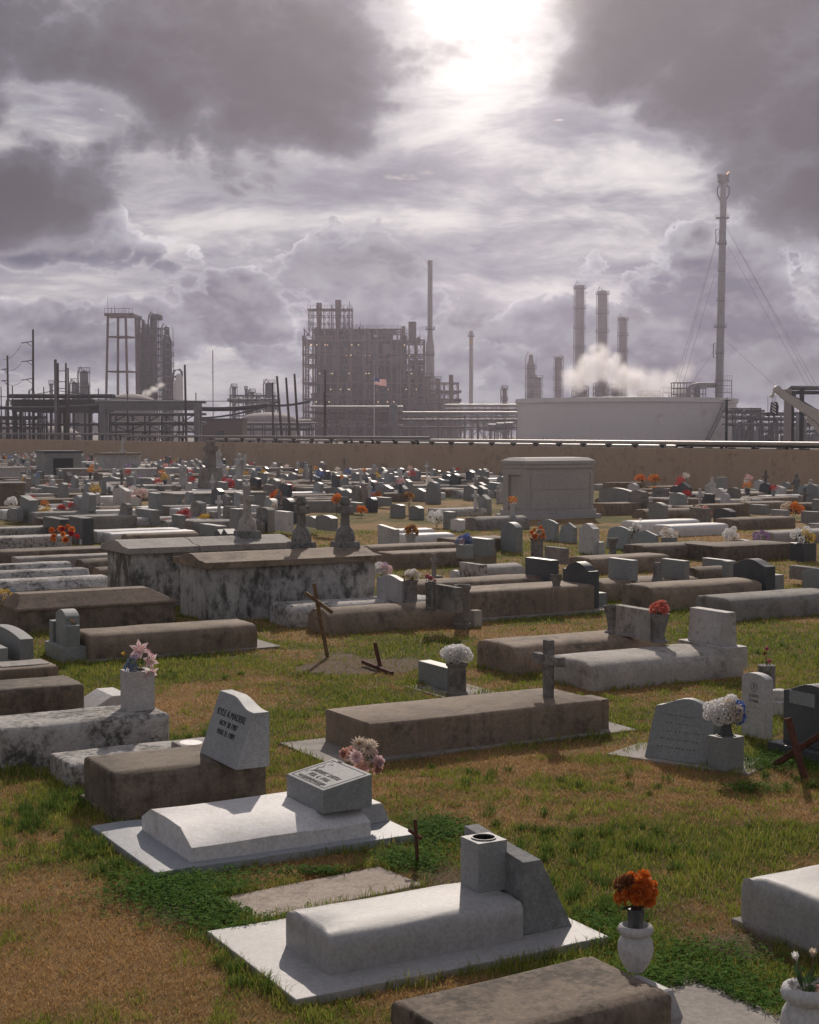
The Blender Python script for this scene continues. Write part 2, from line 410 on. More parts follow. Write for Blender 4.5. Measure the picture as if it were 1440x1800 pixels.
# ------------------------------------------------------------------ graves: builders
FOOT = []                                                   # footprints (P, a, length, width, kind): keeps grass and other graves off
def profile(kind, w, h, n=7):
    if kind in ('round', 'soft', 'barrel'):
        side = {'round': .36, 'soft': .60, 'barrel': .22}[kind] * h
        ex = {'round': .62, 'soft': .5, 'barrel': .9}[kind]
        rx = {'round': .40, 'soft': .20, 'barrel': .5}[kind] * w
        P = [(0, 0)]
        for i in range(n + 1):
            t = i / n * math.pi / 2
            P.append((rx * (1 - math.cos(t) ** ex), side + (h - side) * math.sin(t) ** ex))
        Q = [(w - a, b) for a, b in reversed(P)]
        return P + [q for q in Q if abs(q[0] - P[-1][0]) > 1e-4 or q[1] != P[-1][1]]
    if kind == 'bevel': return [(0, 0), (0, .52 * h), (.20 * w, .97 * h), (.5 * w, h), (.80 * w, .97 * h), (w, .52 * h), (w, 0)]
    if kind == 'box':
        r = min(.03, .1 * h)
        return [(0, 0), (0, h - r), (r * .3, h - .3 * r), (r, h), (w - r, h), (w - .3 * r, h - .3 * r), (w, h - r), (w, 0)]
    if kind == 'crown': return [(0, 0), (0, h * .88), (.12 * w, h * .90), (.30 * w, h * .985), (.5 * w, h), (.70 * w, h * .985), (.88 * w, h * .90), (w, h * .88), (w, 0)]
def vault_mesh(L, w, h, kind, mat, seed=0):
    r = random.Random(seed); P = profile(kind, w, h)
    re = {'round': .07, 'soft': .05, 'barrel': .03, 'bevel': .006, 'box': .012, 'crown': .006}[kind] * min(1, w)
    us = []
    k = 4 if kind in ('round', 'soft') else 2
    for i in range(k):
        t = i / (k - 1) * math.pi / 2
        us.append((re * (1 - math.cos(t)), re * (1 - math.sin(t))))
    mid = [(L * q, 0.0) for q in (.2, .4, .6, .8)] if L > 1.2 else [(L * .5, 0.0)]
    secs = us + mid + [(L - u, e) for u, e in reversed(us)]
    m = MB(); loops = []
    for u, e in secs:
        j = r.uniform(-.006, .006)
        loops.append([(u, min(max(v, e), w - e) + j, min(z, h - e) + (r.uniform(-.007, .007) if z > 0 else -.03)) for v, z in P])
    m.sections(loops)
    return m.mesh('vault_body', mat, 42)
VAULTS = {}
def vault(key, x1, y1, x2, w, h, kind, mat, label, a=0.0, pad=None, P=None, L=None, cat='grave vault', group='grave vaults of the cemetery'):
    """near-left ground corner at pixel (x1, y1), near-right corner in column x2; width w and height h in metres"""
    P = G(x1, y1) if P is None else Vector(P)
    L = L or solve_col(P, LD(a), x2)
    t = thing('grave_vault', label, cat, P, ANG + a, group)
    z0 = 0.0
    if pad:                                                # (front overhang, near overhang, back, far, thickness, material)
        f_, n_, b_, s_, th, pm = pad
        q = MB(); ns = 9; rj = random.Random(int(L * 1e4)); jj = lambda k=.009: rj.uniform(-k, k)
        q.sections([[(x + jj(.006), -n_ + jj(), -.06), (x + jj(.006), -n_ + jj(), th + jj(.004)), (x + jj(.006), w + s_ + jj(), th + jj(.004)), (x + jj(.006), w + s_ + jj(), -.06)] for x in [-f_ + (L + b_ + f_) * i / ns for i in range(ns + 1)]])
        obj('base_slab', q, pm, t, bevel=.006); z0 = th
        FOOT.append((P + LD(a) * -f_ + SD(a) * -n_, a, L + f_ + b_, w + n_ + s_))
    else: FOOT.append((P, a, L, w))
    o = link('vault_body', vault_mesh(L, w, h, kind, mat, hash(key) % 1000 if isinstance(key, int) else sum(map(ord, str(key)))), t, (0, 0, z0))
    VAULTS[key] = (P, a, L, w, h + z0, t)
    return t
def on(key, u, v, dz=-.004):                               # a point on top of a vault
    P, a, L, w, h, t = VAULTS[key]
    p = P + LD(a) * (u * L) + SD(a) * (v * w); p.z = h + dz
    return p
def top_curve(kind, s):                                    # 0..1 across -> height share
    c = abs(s * 2 - 1)
    if kind == 'flat': return 1.0
    if kind == 'arch': return 1 - .16 * c * c
    if kind == 'gov': return .90 + .10 * math.sqrt(max(0, 1 - c * c * .92))
    if kind == 'round': return .62 + .38 * math.sqrt(max(0, 1 - c * c))
    if kind == 'serp': return .84 + .16 * (math.cos(c * math.pi) * .5 + .5) ** .8
    if kind == 'ogee': return .80 + .20 * (1 - c ** 1.6) if c < .7 else .80 + .02
    if kind == 'rise': return .86 + .14 * s                 # climbs towards the far end
    if kind == 'peak': return 1 - .22 * c
    if kind == 'swoop': t = min(1, max(0, (s - .12) / .5)); return .86 + .14 * t * t * (3 - 2 * t) - .015 * max(0, s - .62)
    if kind == 'wave': return .86 + .14 * math.cos((s - .15) * math.pi * 2.0) * (1 if s < .65 else .6)
    return 1.0
def slab_mesh(w, h, t, top='serp', slant=0.0, back=0.0, n=None, jit=0.0, seed=1):
    """upright stone: front face x=0 (faces the foot of the grave), width along +y, slant leans the front back by that many metres at the top"""
    n = n or {'flat': 2, 'rise': 2, 'peak': 2}.get(top, 10)
    r = random.Random(seed); m = MB(); F_, B_ = [], []
    bot = 0.0
    pts = [(0.0, bot), (w, bot)] + [(w * (1 - i / n), h * top_curve(top, 1 - i / n)) for i in range(n + 1)]
    F_ = [(slant * (z / h) + r.uniform(-jit, jit) * .3, y, z) for y, z in pts]
    B_ = [(t - back * (z / h) + r.uniform(-jit, jit), y + r.uniform(-jit, jit) * .5, z) for y, z in pts]
    k = len(pts)
    m.add(F_ + B_, [tuple(range(k))[::-1], tuple(range(k, 2 * k))] + [(i, (i + 1) % k, k + (i + 1) % k, k + i) for i in range(k)])
    return m
STONES = {}
def stone_on(key, p, w, h, t, mat, label, top='serp', a=0.0, slant=0.0, back=0.0, base=None, cat='headstone', group='headstones of the cemetery', bev=.006, jit=0.0, name='headstone', lean=0.0):
    """p: near front bottom corner"""
    o = thing(name, label, cat, p, ANG + a, group)
    if lean: o.rotation_euler.y = lean
    z = 0.0
    if base:
        ex, bh = base[0], base[1]; bm = base[2] if len(base) > 2 else mat
        q = MB(); q.box(-ex, t + ex, -ex, w + ex, -.03, bh); obj('base_block', q, bm, o, bevel=bev); z = bh
    q = slab_mesh(w, h, t, top, slant, back, jit=jit, seed=len(key) if isinstance(key, str) else 1)
    obj('tablet', q, mat, o, (0, 0, z), smooth=30 if top not in ('flat', 'rise', 'peak') else None, bevel=bev)
    if p.z < .1: FOOT.append((p, a, t, w))
    STONES[key] = (p, a, w, h, t, slant, z, o)
    return o
def hs(key, xn, yb, xf, yt, z, t, mat, label, **kw):
    """near bottom corner at pixel (xn, yb) at height z; far end in column xf; top at pixel row yt"""
    p = G(xn, yb, z); a = kw.get('a', 0.0)
    w = kw.pop('w', None) or abs(solve_col(p, SD(a), xf))
    h = (yb - yt) * p.y / F * 1.002
    b = kw.get('base')
    if b: h -= b[1]
    return stone_on(key, p, w, h, t, mat, label, **kw)
def text_on(parent, lines, size, x, yc, ztop, tilt, mat='engraving', gap=1.5, name='inscription'):
    """engraved lines facing -x; baseline runs from far (+y) to near (-y)"""
    cu = bpy.data.curves.new('inscription', 'FONT'); cu.body = '\n'.join(lines); cu.size = size; cu.align_x = 'CENTER'; cu.space_line = gap * .8; cu.extrude = .0012
    o = bpy.data.objects.new('inscription', cu); COL.objects.link(o)
    bpy.context.view_layer.update()
    me = bpy.data.meshes.new_from_object(o.evaluated_get(bpy.context.evaluated_depsgraph_get())); bpy.data.objects.remove(o)
    me.name = 'inscription'; me.materials.clear(); me.materials.append(MATS[mat])
    ob = link(name, me, parent); ob['kind'] = 'stuff'
    # letters: local x -> -y, local y -> up the face, normal -> -x
    up = Vector((math.sin(tilt), 0, math.cos(tilt))); rt = Vector((0, -1, 0)); nm = rt.cross(up)
    ob.matrix_local = Matrix(((rt.x, up.x, nm.x, x), (rt.y, up.y, nm.y, yc), (rt.z, up.z, nm.z, ztop), (0, 0, 0, 1)))
    return ob
URN = [(.42, 0), (.44, .05), (.40, .09), (.30, .12), (.34, .17), (.62, .30), (.80, .46), (.84, .58), (.76, .68), (.62, .74), (.60, .77), (.78, .80), (.86, .85), (.84, .90), (.74, .92), (.66, .90), (.60, .84)]
def strokes(parent, rows, half, x, yc, z0, dz, tilt, mat='engraving_soft'):
    """lettering too worn to read: short cut lines in rows"""
    q = MB(); r = random.Random(rows * 7); up = Vector((math.sin(tilt), 0, math.cos(tilt)))
    for i in range(rows):
        y = half * r.uniform(.6, 1); c0 = Vector((x, yc, z0)) - up * dz * i
        while y > -half * .8:
            l = r.uniform(.008, .02); q.bar(c0 + Vector((0, y, 0)) + up * r.uniform(-.004, .004), c0 + Vector((0, y - l, 0)) + up * r.uniform(-.006, .006), .010, .002); y -= l + r.uniform(.012, .035)
    o = obj('inscription', q, mat, parent); o['kind'] = 'stuff'; return o
def urn(p, r, h, mat, label, prof=URN, group='stone urns and vases on the graves', name='urn', cat='urn', n=20):
    q = MB(); q.lathe([(a * r / .86, b * h / .92) for a, b in prof], n)
    o = obj(name, q, mat, loc=p, smooth=45); tag(o, label, cat, group); return o
VASE = [(.75, 0), (.75, .05), (.45, .12), (.42, .25), (.55, .5), (.80, .82), (.86, .92), (.72, .90), (.5, .8)]
URN2 = [(.40, 0), (.44, .03), (.60, .12), (.80, .30), (.86, .46), (.80, .60), (.66, .69), (.62, .72), (.80, .76), (.86, .82), (.80, .89), (.66, .92), (.58, .88), (.54, .8)]
PILLAR = [(.86, 0), (.86, .10), (.74, .12), (.72, .80), (.84, .84), (.86, .92), (.62, .915), (.60, .80)]
def block_vase(p, w, t, h, mat, label, a=0.0, hole=.3, group='stone urns and vases on the graves', round_=False, bev=.005):
    """square pillar with a round socket in its top"""
    o = thing('flower_block', label, 'vase', p, ANG + a, group)
    n = 16; R0 = min(w, t) * hole; m = MB(); vs = []; fs = []
    cx, cy = t / 2, w / 2
    ring = [(cx + R0 * math.cos(2 * math.pi * k / n), cy + R0 * math.sin(2 * math.pi * k / n), h) for k in range(n)]
    sq = []
    for k in range(n):
        c_, s_ = math.cos(2 * math.pi * k / n), math.sin(2 * math.pi * k / n); q = max(abs(c_) / (t / 2), abs(s_) / (w / 2))
        sq.append((cx + c_ / q, cy + s_ / q, h))
    bot = [(x, y, 0.0) for x, y, z in sq]; deep = [(x, y, h - .09) for x, y, z in ring]
    m.add(bot + sq + ring + deep, [(k, (k + 1) % n, n + (k + 1) % n, n + k) for k in range(n)] + [(n + k, n + (k + 1) % n, 2 * n + (k + 1) % n, 2 * n + k) for k in range(n)])
    obj('block', m, mat, o)
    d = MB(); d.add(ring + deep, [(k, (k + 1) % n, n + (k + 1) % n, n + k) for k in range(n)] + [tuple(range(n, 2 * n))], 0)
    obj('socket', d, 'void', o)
    rm = MB(); rr = [(R0 * 1.0, .0), (R0 * 1.12, .0), (R0 * 1.12, .008), (R0, .008)]
    vs = [(cx + a_ * math.cos(2 * math.pi * k / n), cy + a_ * math.sin(2 * math.pi * k / n), h + b_) for a_, b_ in rr for k in range(n)]
    rm.add(vs, [(i * n + k, i * n + (k + 1) % n, ((i + 1) % 4) * n + (k + 1) % n, ((i + 1) % 4) * n + k) for i in range(4) for k in range(n)])
    obj('socket_rim', rm, 'steel_grey', o, smooth=40)
    if p.z < .1: FOOT.append((p, a, t, w))
    return o
def cross(p, h, arm, w, t, mat, label, a=0.0, base=None, arm_z=.70, flare=0.0, group='crosses of the cemetery', name='grave_cross', tilt=(0, 0), bev=.005, cat='cross'):
    """stands at p (centre of its foot); arms spread along the width direction of the graves"""
    o = thing(name, label, cat, p, ANG + a, group); o.rotation_euler.x, o.rotation_euler.y = tilt
    z = 0.0
    if base:
        bw, bt, bh = base[:3]; q = MB(); q.box(-bt / 2, bt / 2, -bw / 2, bw / 2, -.02, bh, tx=.02, ty=.02); obj('pedestal', q, base[3] if len(base) > 3 else mat, o, bevel=bev); z = bh
    q = MB(); q.box(-t / 2, t / 2, -w / 2 - flare, w / 2 + flare, z - .02, h, ty=flare); obj('upright', q, mat, o, bevel=bev)
    q = MB(); za = z + (h - z) * arm_z
    q.box(-t / 2 - .003, t / 2 + .003, -arm / 2, arm / 2, za - w * .5, za + w * .5); obj('cross_arm', q, mat, o, bevel=bev)
    return o

# ------------------------------------------------------------------ flowers
def petals(m, n, l, w, elev, z=0.0, cup=.0, mi=0, tip=.0, roll=0.0, c=(0, 0, 0), ax=None, r0=.0):
    """a ring of pointed petals round +z"""
    ax = ax or Matrix.Identity(3)
    for k in range(n):
        t = 2 * math.pi * k / n + roll; ca, sa = math.cos(t), math.sin(t)
        def P(r, s, h): return ax @ Vector((ca * r - sa * s, sa * r + ca * s, h)) + Vector(c)
        e, ce = math.sin(elev), math.cos(elev)
        vs = [P(r0, 0, z), P(r0 + l * .5 * ce, -w / 2, z + l * .5 * e + cup), P(r0 + l * .55 * ce, 0, z + l * .55 * e), P(r0 + l * .5 * ce, w / 2, z + l * .5 * e + cup), P(r0 + l * ce, 0, z + l * e - tip)]
        m.add(vs, [(0, 1, 2), (0, 2, 3), (1, 4, 2), (2, 4, 3)], mi)
def dirs(n, up=-.2):
    out = []
    for i in range(n):
        z = 1 - (1 - up) * (i + .5) / n; r = math.sqrt(max(0, 1 - z * z)); t = i * 2.39996
        out.append(Vector((r * math.cos(t), r * math.sin(t), z)))
    return out
def frame(d):
    return d.to_track_quat('Z', 'Y').to_matrix()
def bloom_mesh(kind, s, cols):
    m = MB()
    if kind == 'mum':                                      # a ball of short petals
        for i, d in enumerate(dirs(46, -.75)):
            petals(m, 3, s * .34, s * .30, R(55), c=d * s * .72, ax=frame(d), roll=i * .7)
    elif kind == 'daisy':
        petals(m, 13, s, s * .30, R(18), 0, s * .03); petals(m, 11, s * .8, s * .28, R(38), s * .03, s * .03, roll=.2)
        petals(m, 8, s * .3, s * .2, R(60), s * .04, mi=min(1, len(cols) - 1))
    elif kind == 'lily':
        petals(m, 6, s * 1.15, s * .46, R(30), 0, s * .10, tip=s * .18); petals(m, 6, s * .8, s * .12, R(34), s * .035, 0, mi=min(1, len(cols) - 1), tip=s * .1)
    elif kind == 'rose':                                   # crumpled shells
        r = random.Random(int(s * 1e5))
        for q, (n, e, l) in enumerate(((6, 5, 1.0), (6, 35, .95), (5, 60, .85), (4, 78, .7))):
            petals(m, n, s * l, s * .85, R(e), s * .1 * q, s * .18, tip=-s * .06, roll=r.random() * 3)
    elif kind == 'poinsettia':
        petals(m, 7, s * 1.1, s * .5, R(8), 0, s * .03); petals(m, 6, s * .75, s * .4, R(35), s * .03, s * .05, roll=.4)
    elif kind == 'bud':
        petals(m, 6, s, s * .7, R(70), 0, s * .1)
    return m.mesh('bloom', ['petal_' + c for c in cols], 60)
def bouquet(p, label, blooms, leaves=10, leaf=.07, lmat='leaf_green', height=.12, group='flowers on the graves', stem_to=-.05, name='flower_bouquet'):
    """blooms: (kind, size, colours, (x, y, z) in the picture's right/away/up, facing)"""
    o = thing(name, label, 'flowers', p, 0, group); cache = {}
    st = MB()
    for kind, s, cols, c, fc in blooms:
        key = (kind, round(s, 3), cols)
        if key not in cache: cache[key] = bloom_mesh(kind, s, cols)
        b = link('bloom', cache[key], o, c); b.rotation_euler = Vector(fc).to_track_quat('Z', 'Y').to_euler()
        b.rotation_euler.rotate_axis('Z', rng.random() * 6)
        e = Vector(c); st.tube([(0, 0, stem_to), e * .5 + Vector((0, 0, -.01)), e - Vector(fc).normalized() * s * .1], .003, 4)
    if leaves:
        l = MB()
        for i in range(leaves):
            t = i * 2.4 + rng.random(); d = Vector((math.cos(t), math.sin(t), rng.uniform(.1, .9))).normalized()
            c = d * height * rng.uniform(.2, .6) + Vector((0, 0, rng.uniform(-.01, .03)))
            petals(l, 1, leaf * rng.uniform(.7, 1.3), leaf * .42, R(20), c=c, ax=frame(d.cross(Vector((0, 0, 1)))), roll=rng.random() * 6)
        obj('leaves', l, lmat, o)
    obj('stems', st, 'stem_dry', o)
    return o
def ball_bouquet(p, label, kind, s, colsets, n, rad, zc, squash=.8, **kw):
    bl = []
    for i, d in enumerate(dirs(n, -.45)):
        q_ = rad * rng.uniform(.72, 1.22); bl.append((kind, s * rng.choice((.78, .9, 1.0, 1.15)), colsets[i % len(colsets)], (d.x * q_ + rng.uniform(-.1, .1) * rad, d.y * q_, zc + d.z * q_ * squash), (d.x + rng.uniform(-.4, .4), d.y + rng.uniform(-.3, .3), d.z + rng.uniform(0, .5))))
    return bouquet(p, label, bl, height=zc + rad, **kw)

# ------------------------------------------------------------------ the nearest graves
V = vault
# grey painted child's grave with its pad, square flower block and wedge stone
V('v1', 580, 1732, 925, .60, .225, 'round', 'grey_paint', 'smooth grey painted grave vault on a wide painted pad, carrying the socketed flower block', pad=(.30, .22, .44, .42, .05, 'grey_paint'))
p = on('v1', .86, .40)
block_vase(p, .20, .20, .30, 'grey_granite', 'empty square granite flower block with a round socket in its top', hole=.34)
P, a, L, w, h, t = VAULTS['v1']
stone_on('wedge', P + LD() * (L + .01) + SD() * .05 + Vector((0, 0, .05)), .66, .50, .34, 'rock_granite', 'rough backed granite wedge stone behind the socketed flower block', top='rise', back=.24, jit=.012, bev=.003)
# mottled brown vault at the lower edge, white block and urn at its head
V('v2', 0, 0, 0, .66, .33, 'soft', 'pitted_concrete', 'mottled brown grave vault with dark pits in its top, beside the grey painted pad', P=(.25, 6.55, 0), L=1.19, a=R(2.5))
P, a, L, w, h, t = VAULTS['v2']
q = MB(); q.box(-.08, L + .80, -.5, w + .12, -.05, .03); o = obj('concrete_pad', q, 'pad_concrete', loc=P, rz=ANG + a, bevel=.01); tag(o, 'flat concrete pad under the mottled brown vault and the orange flower urn', 'pad'); FOOT.append((P - SD(a) * .5, a, L + .75, w + .5))
q = MB(); q.box(0, .36, 0, .36, -.02, .14, tx=.05, ty=.04); pb = P + LD(a) * (L + .012) + SD(a) * .32 + Vector((0, 0, .03))
o = obj('grave_block', q, 'grey_paint', loc=pb, rz=ANG + a, bevel=.02); tag(o, 'low painted block under the urn of orange flowers', 'block')
pu = G(1117, 1706, .177)
urn(pu, .095, .245, 'white_marble', 'white round urn holding the grey plastic pot of orange flowers', prof=URN2, n=28)
q = MB(); q.lathe([(.030, 0), (.034, .005), (.046, .15), (.049, .155), (.046, .158), (.043, .15)], 18); pp = pu + Vector((0, 0, .175)); o = obj('plastic_pot', q, 'plastic_grey', loc=pp, smooth=40); tag(o, 'dark grey plastic pot set in the white round urn', 'pot')
ball_bouquet(pp + Vector((.012, 0, .16)), 'orange silk roses in a dark plastic pot on the white round urn', 'rose', .055, [('orange',), ('orange',), ('orange',), ('orange',), ('russet',)], 20, .068, .075, 1.05, leaves=12, leaf=.06)
# bevelled white vault, slanted granite marker, urn of peach flowers
V('v3', 337, 1532, 652, 1.0, .20, 'bevel', 'white_paint', 'bright white grave vault with chamfered edges on a raised white pad', pad=(.29, .10, .34, .30, .06, 'blue_paint'))
P, a, L, w, h, t = VAULTS['v3']
p = G(568, 1431, .255)
o = thing('grave_marker', 'slanted grey granite marker with an engraved border and lettering, on the bright white vault', 'grave marker', p, ANG, 'headstones of the cemetery')
q = MB(); ww, tt = .62, .40
vs = [(0, 0, 0), (tt, 0, 0), (tt, ww, 0), (0, ww, 0), (0, 0, .17), (tt, 0, .245), (tt, ww, .245), (0, ww, .17)]
q.add(vs, [(3, 2, 1, 0), (4, 5, 6, 7), (0, 1, 5, 4), (1, 2, 6, 5), (2, 3, 7, 6), (3, 0, 4, 7)]); obj('tablet', q, 'grey_granite', o, bevel=.006)
tl = math.atan2(tt, .075)
text_on(o, ['DERRIC SMITH', 'FEB. 4, 1986', 'NOV. 7, 1986'], .062, .165, ww / 2, .17 + .165 * .075 / tt + .002, tl, 'engraving_soft', 1.3)
text_on(o, ['WE MISS YOU SWEETHEART'], .034, .05, ww / 2, .17 + .05 * .075 / tt + .002, tl, 'engraving_soft')
q = MB()
def onface(x, y): return (x, y, .17 + x * .075 / tt + .0015)
for (x0, y0), (x1, y1) in (((.03, .04), (.03, ww - .04)), ((tt - .03, .04), (tt - .03, ww - .04)), ((.03, .04), (tt - .03, .04)), ((.03, ww - .04), (tt - .03, ww - .04))): q.bar(onface(x0, y0), onface(x1, y1), .005, .002)
for i in range(7):
    y = ww - .09 - .012 * (i % 3); x = .12 + .035 * i
    q.bar(onface(x, y), onface(x + .03, y - .035 if i % 2 else y + .02), .007, .002)
obj('engraved_border', q, 'engraving_soft', o)
q = MB(); q.box(0, .30, 0, .46, -.01, .13, tx=.05, ty=.04); o = obj('grave_block', q, 'grey_paint', loc=P + LD() * (L + .03) + SD() * .30 + Vector((0, 0, .07)), rz=ANG, bevel=.01); tag(o, 'small sloping grey block behind the slanted granite marker', 'block')
pu = G(628, 1440, .02)
urn(pu, .105, .40, 'white_marble', 'veined grey urn holding the peach and cream flowers', prof=[(.50, 0), (.52, .04), (.40, .08), (.42, .12), (.72, .25), (.86, .42), (.86, .56), (.76, .68), (.68, .72), (.80, .75), (.84, .80), (.70, .82), (.78, .86), (.74, .90), (.66, .92), (.60, .88), (.55, .8)], n=28)
fl = [('daisy', .085, ('cream', 'amber'), (.00, -.03, .17), (0, -.6, .8)), ('daisy', .08, ('cream', 'cream'), (.06, -.02, .14), (.4, -.8, .4)), ('daisy', .08, ('pale_pink', 'cream'), (-.02, -.09, .09), (-.1, -1, .35)),
      ('poinsettia', .085, ('peach',), (.02, -.10, .02), (0, -1, -.05)), ('rose', .06, ('peach',), (-.10, -.03, .10), (-.7, -.6, .4)), ('rose', .065, ('pale_pink',), (.13, -.06, .05), (.8, -.7, .1)), ('rose', .06, ('peach',), (.12, -.05, .00), (.7, -.7, -.2)),
      ('rose', .05, ('cream',), (-.07, -.08, .04), (-.5, -.8, 0)), ('daisy', .075, ('cream', 'amber'), (.08, .06, .15), (.3, .6, .7)), ('rose', .055, ('pale_pink',), (.09, .0, .09), (.7, .2, .5)), ('rose', .05, ('peach',), (-.06, .06, .10), (-.5, .6, .5))]
bouquet(pu + Vector((.02, 0, .41)), 'peach and cream silk flowers in the veined grey urn', fl, 6, .06)
# sandy flat slab sunk between the two white pads
A_, B_, C_ = G(448, 1622), G(420, 1560), G(690, 1545)
q = MB(); q.box(0, 1.25, 0, .52, -.05, .022); o = obj('sunken_slab', q, 'sandy_concrete', loc=G(455, 1622), rz=ANG + R(6), bevel=.01); tag(o, 'flat sandy concrete slab sunk in the ground between the white and the grey graves', 'slab'); FOOT.append((G(455, 1622), R(6), 1.25, .52))
# rusty thin cross in the clover
def leaning_cross(name, label, foot, top, arm0, arm1, r, mat, cat='cross', group='crosses of the cemetery'):
    o = thing(name, label, cat, foot, 0, group)
    q = MB(); q.bar((0, 0, -.03), top - foot, r, r); obj('upright', q, mat, o, bevel=r * .12)
    q = MB(); q.bar(arm0 - foot, arm1 - foot, r * .98, r * .9); obj('cross_arm', q, mat, o, bevel=r * .12)
    return o
f_ = G(735, 1526); Y = f_.y
leaning_cross('iron_cross', 'thin rusty iron cross rising from the weeds behind the grey painted grave', f_, AT(730, 1440, Y), AT(719, 1458, Y + .03), AT(741, 1474, Y - .03), .026, 'rust')
# brown vault with the engraved granite stone
V('v4', 203, 1447, 470, .80, .33, 'soft', 'dark_concrete', 'low brown grave vault under the engraved slant granite stone', pad=(.02, .04, .02, .04, .05, 'dark_concrete'))
P, a, L, w, h, t = VAULTS['v4']
p = G(414, 1354, h)
sk = stone_on('kyle', p, .74, .50, .29, 'grey_granite', 'pale granite slant stone with an engraved name and dates, on the low brown vault', top='swoop', slant=.18)
tl = math.atan2(.18, .50)
text_on(sk, ['KYLE A MADERE'], .078, .18 * .66 - .003, .37, .33, tl)
text_on(sk, ['NOV 28 1987', 'MAR 21 1989'], .062, .18 * .52 - .003, .37, .26, tl, gap=1.45)
V('v5', 132, 1392, 352, .62, .20, 'soft', 'stained_whitewash', 'low narrow stained grave vault with a small white box marker on it', P=G(132, 1392) + SD() * .12, L=1.45)
p = G(322, 1338, .20)
o = thing('box_marker', 'small pale stone box with a white oval plaque on its lid', 'grave marker', p, ANG); q = MB(); q.box(0, .26, 0, .30, 0, .12, tx=.006, ty=.006); obj('block', q, 'pale_concrete', o, bevel=.006)
q = MB(); q.lathe([(.095, 0), (.095, .004)], 20, (.13, .15, .118), sq=1.25); obj('plaque', q, 'plaque_white', o)
V('v6', 5, 1357, 300, .72, .38, 'soft', 'stained_whitewash', 'peeling whitewashed grave vault with black mildew, carrying the square flower block of pink lilies')
p = on('v6', .80, .35)
block_vase(p, .25, .26, .37, 'old_white_paint', 'flaking white square flower block holding the pink lilies', hole=.28)
bl = [('lily', .105, ('pale_pink', 'rose'), (.03, -.05, .18), (.1, -.8, .5)), ('lily', .095, ('pale_pink', 'rose'), (.12, -.08, .09), (.7, -.8, .1)), ('lily', .09, ('pale_pink', 'rose'), (.12, -.06, -.01), (.6, -.7, -.5)), ('lily', .09, ('pink', 'rose'), (.09, .02, .14), (.6, .1, .6)),
      ('mum', .05, ('dusk',), (-.05, -.06, .07), (0, -1, .3)), ('mum', .045, ('dusk',), (-.02, -.09, .02), (0, -1, .3)), ('mum', .045, ('blue',), (-.08, -.03, .02), (0, -1, .3)), ('bud', .05, ('yellow',), (-.12, 0, .12), (-.5, 0, 1)), ('mum', .045, ('lilac',), (-.03, .0, .12), (0, -.4, 1))]
bouquet(p + LD() * .13 + SD() * .12 + Vector((0, 0, .38)), 'pink lilies and small blue flowers in the flaking white flower block', bl, 8, .07)
# left edge
V('v7', -170, 1288, 150, .72, .34, 'soft', 'dark_concrete', 'brown flat grave vault running out of the left edge, above the white stone wedge')
p = G(140, 1262); o = stone_on('wedgew', p, .55, .20, .55, 'white_marble', 'low white stone wedge lying behind the mildewed whitewashed vault', top='flat', slant=.36, bev=.01)
V('v8', -150, 1226, 104, .70, .24, 'soft', 'brown_concrete', 'low brown grave vault at the left edge, a pale panel let into its top')
P, a, L, w, h, t = VAULTS['v8']; q = MB(); q.box(L * .62, L * .96, .16, w - .16, -.01, .012); obj('panel', q, 'pale_concrete', t, (0, 0, h - .004), bevel=.004)
hs('el1', 36, 1182, -22, 1115, 0, .17, 'mid_granite', 'arched granite headstone standing at the left edge before the trio headstone', top='arch', base=(.06, .10))
hs('el2', -8, 1186, -60, 1140, 0, .16, 'mid_granite', 'square granite side stone half cut by the left edge', top='flat')
# trio headstone and its long vault
p = G(110, 1165); o = thing('headstone', 'three part granite headstone on a stepped base, a pillar on each flank', 'headstone', p, ANG, 'headstones of the cemetery')
q = MB(); q.box(0, .42, 0, .80, -.04, .19); obj('base_block', q, 'mid_granite', o, bevel=.006)
q = slab_mesh(.44, .46, .19, 'arch'); obj('tablet', q, 'mid_granite', o, (.10, .18, .188), smooth=30, bevel=.006)
for y_ in (.01, .63):
    q = MB(); q.box(.06, .24, y_, y_ + .16, .186, .47); obj('side_pillar', q, 'mid_granite', o, bevel=.005)
FOOT.append((p, 0, .42, .8))
bouquet(p + LD() * .15 + SD() * .09 + Vector((0, 0, .47)), 'small orange and green sprig on the flank pillar of the three part headstone', [('bud', .03, ('amber',), (0, 0, .04), (0, 0, 1)), ('bud', .03, ('orange',), (.02, 0, .03), (.4, 0, 1))], 6, .05)
V('v9', 157, 1164, 455, .85, .33, 'round', 'brown_concrete', 'long brown round edged grave vault before the hipped vault, headed by the three part stone', pad=(.05, .06, .32, .10, .03, 'pad_concrete'))
P = G(30, 1116); L = solve_col(P, LD(), 312); t = thing('grave_vault', 'large brown tomb with a hipped concrete lid, behind the three part headstone', 'grave vault', P, ANG, 'grave vaults of the cemetery')
q = MB(); q.box(.02, L - .02, .02, .98, -.04, .33); obj('vault_body', q, 'dark_concrete', t, bevel=.01)
q = MB(); q.add([(0, 0, .33), (L, 0, .33), (L, 1, .33), (0, 1, .33), (0, 0, .37), (L, 0, .37), (L, 1, .37), (0, 1, .37), (.14, .34, .56), (L - .34, .34, .56), (L - .34, .66, .56), (.14, .66, .56)],
                [(3, 2, 1, 0), (0, 1, 5, 4), (1, 2, 6, 5), (2, 3, 7, 6), (3, 0, 4, 7), (4, 5, 9, 8), (5, 6, 10, 9), (6, 7, 11, 10), (7, 4, 8, 11), (8, 9, 10, 11)]); obj('lid', q, 'brown_concrete', t, bevel=.012)
FOOT.append((P, 0, L, 1))
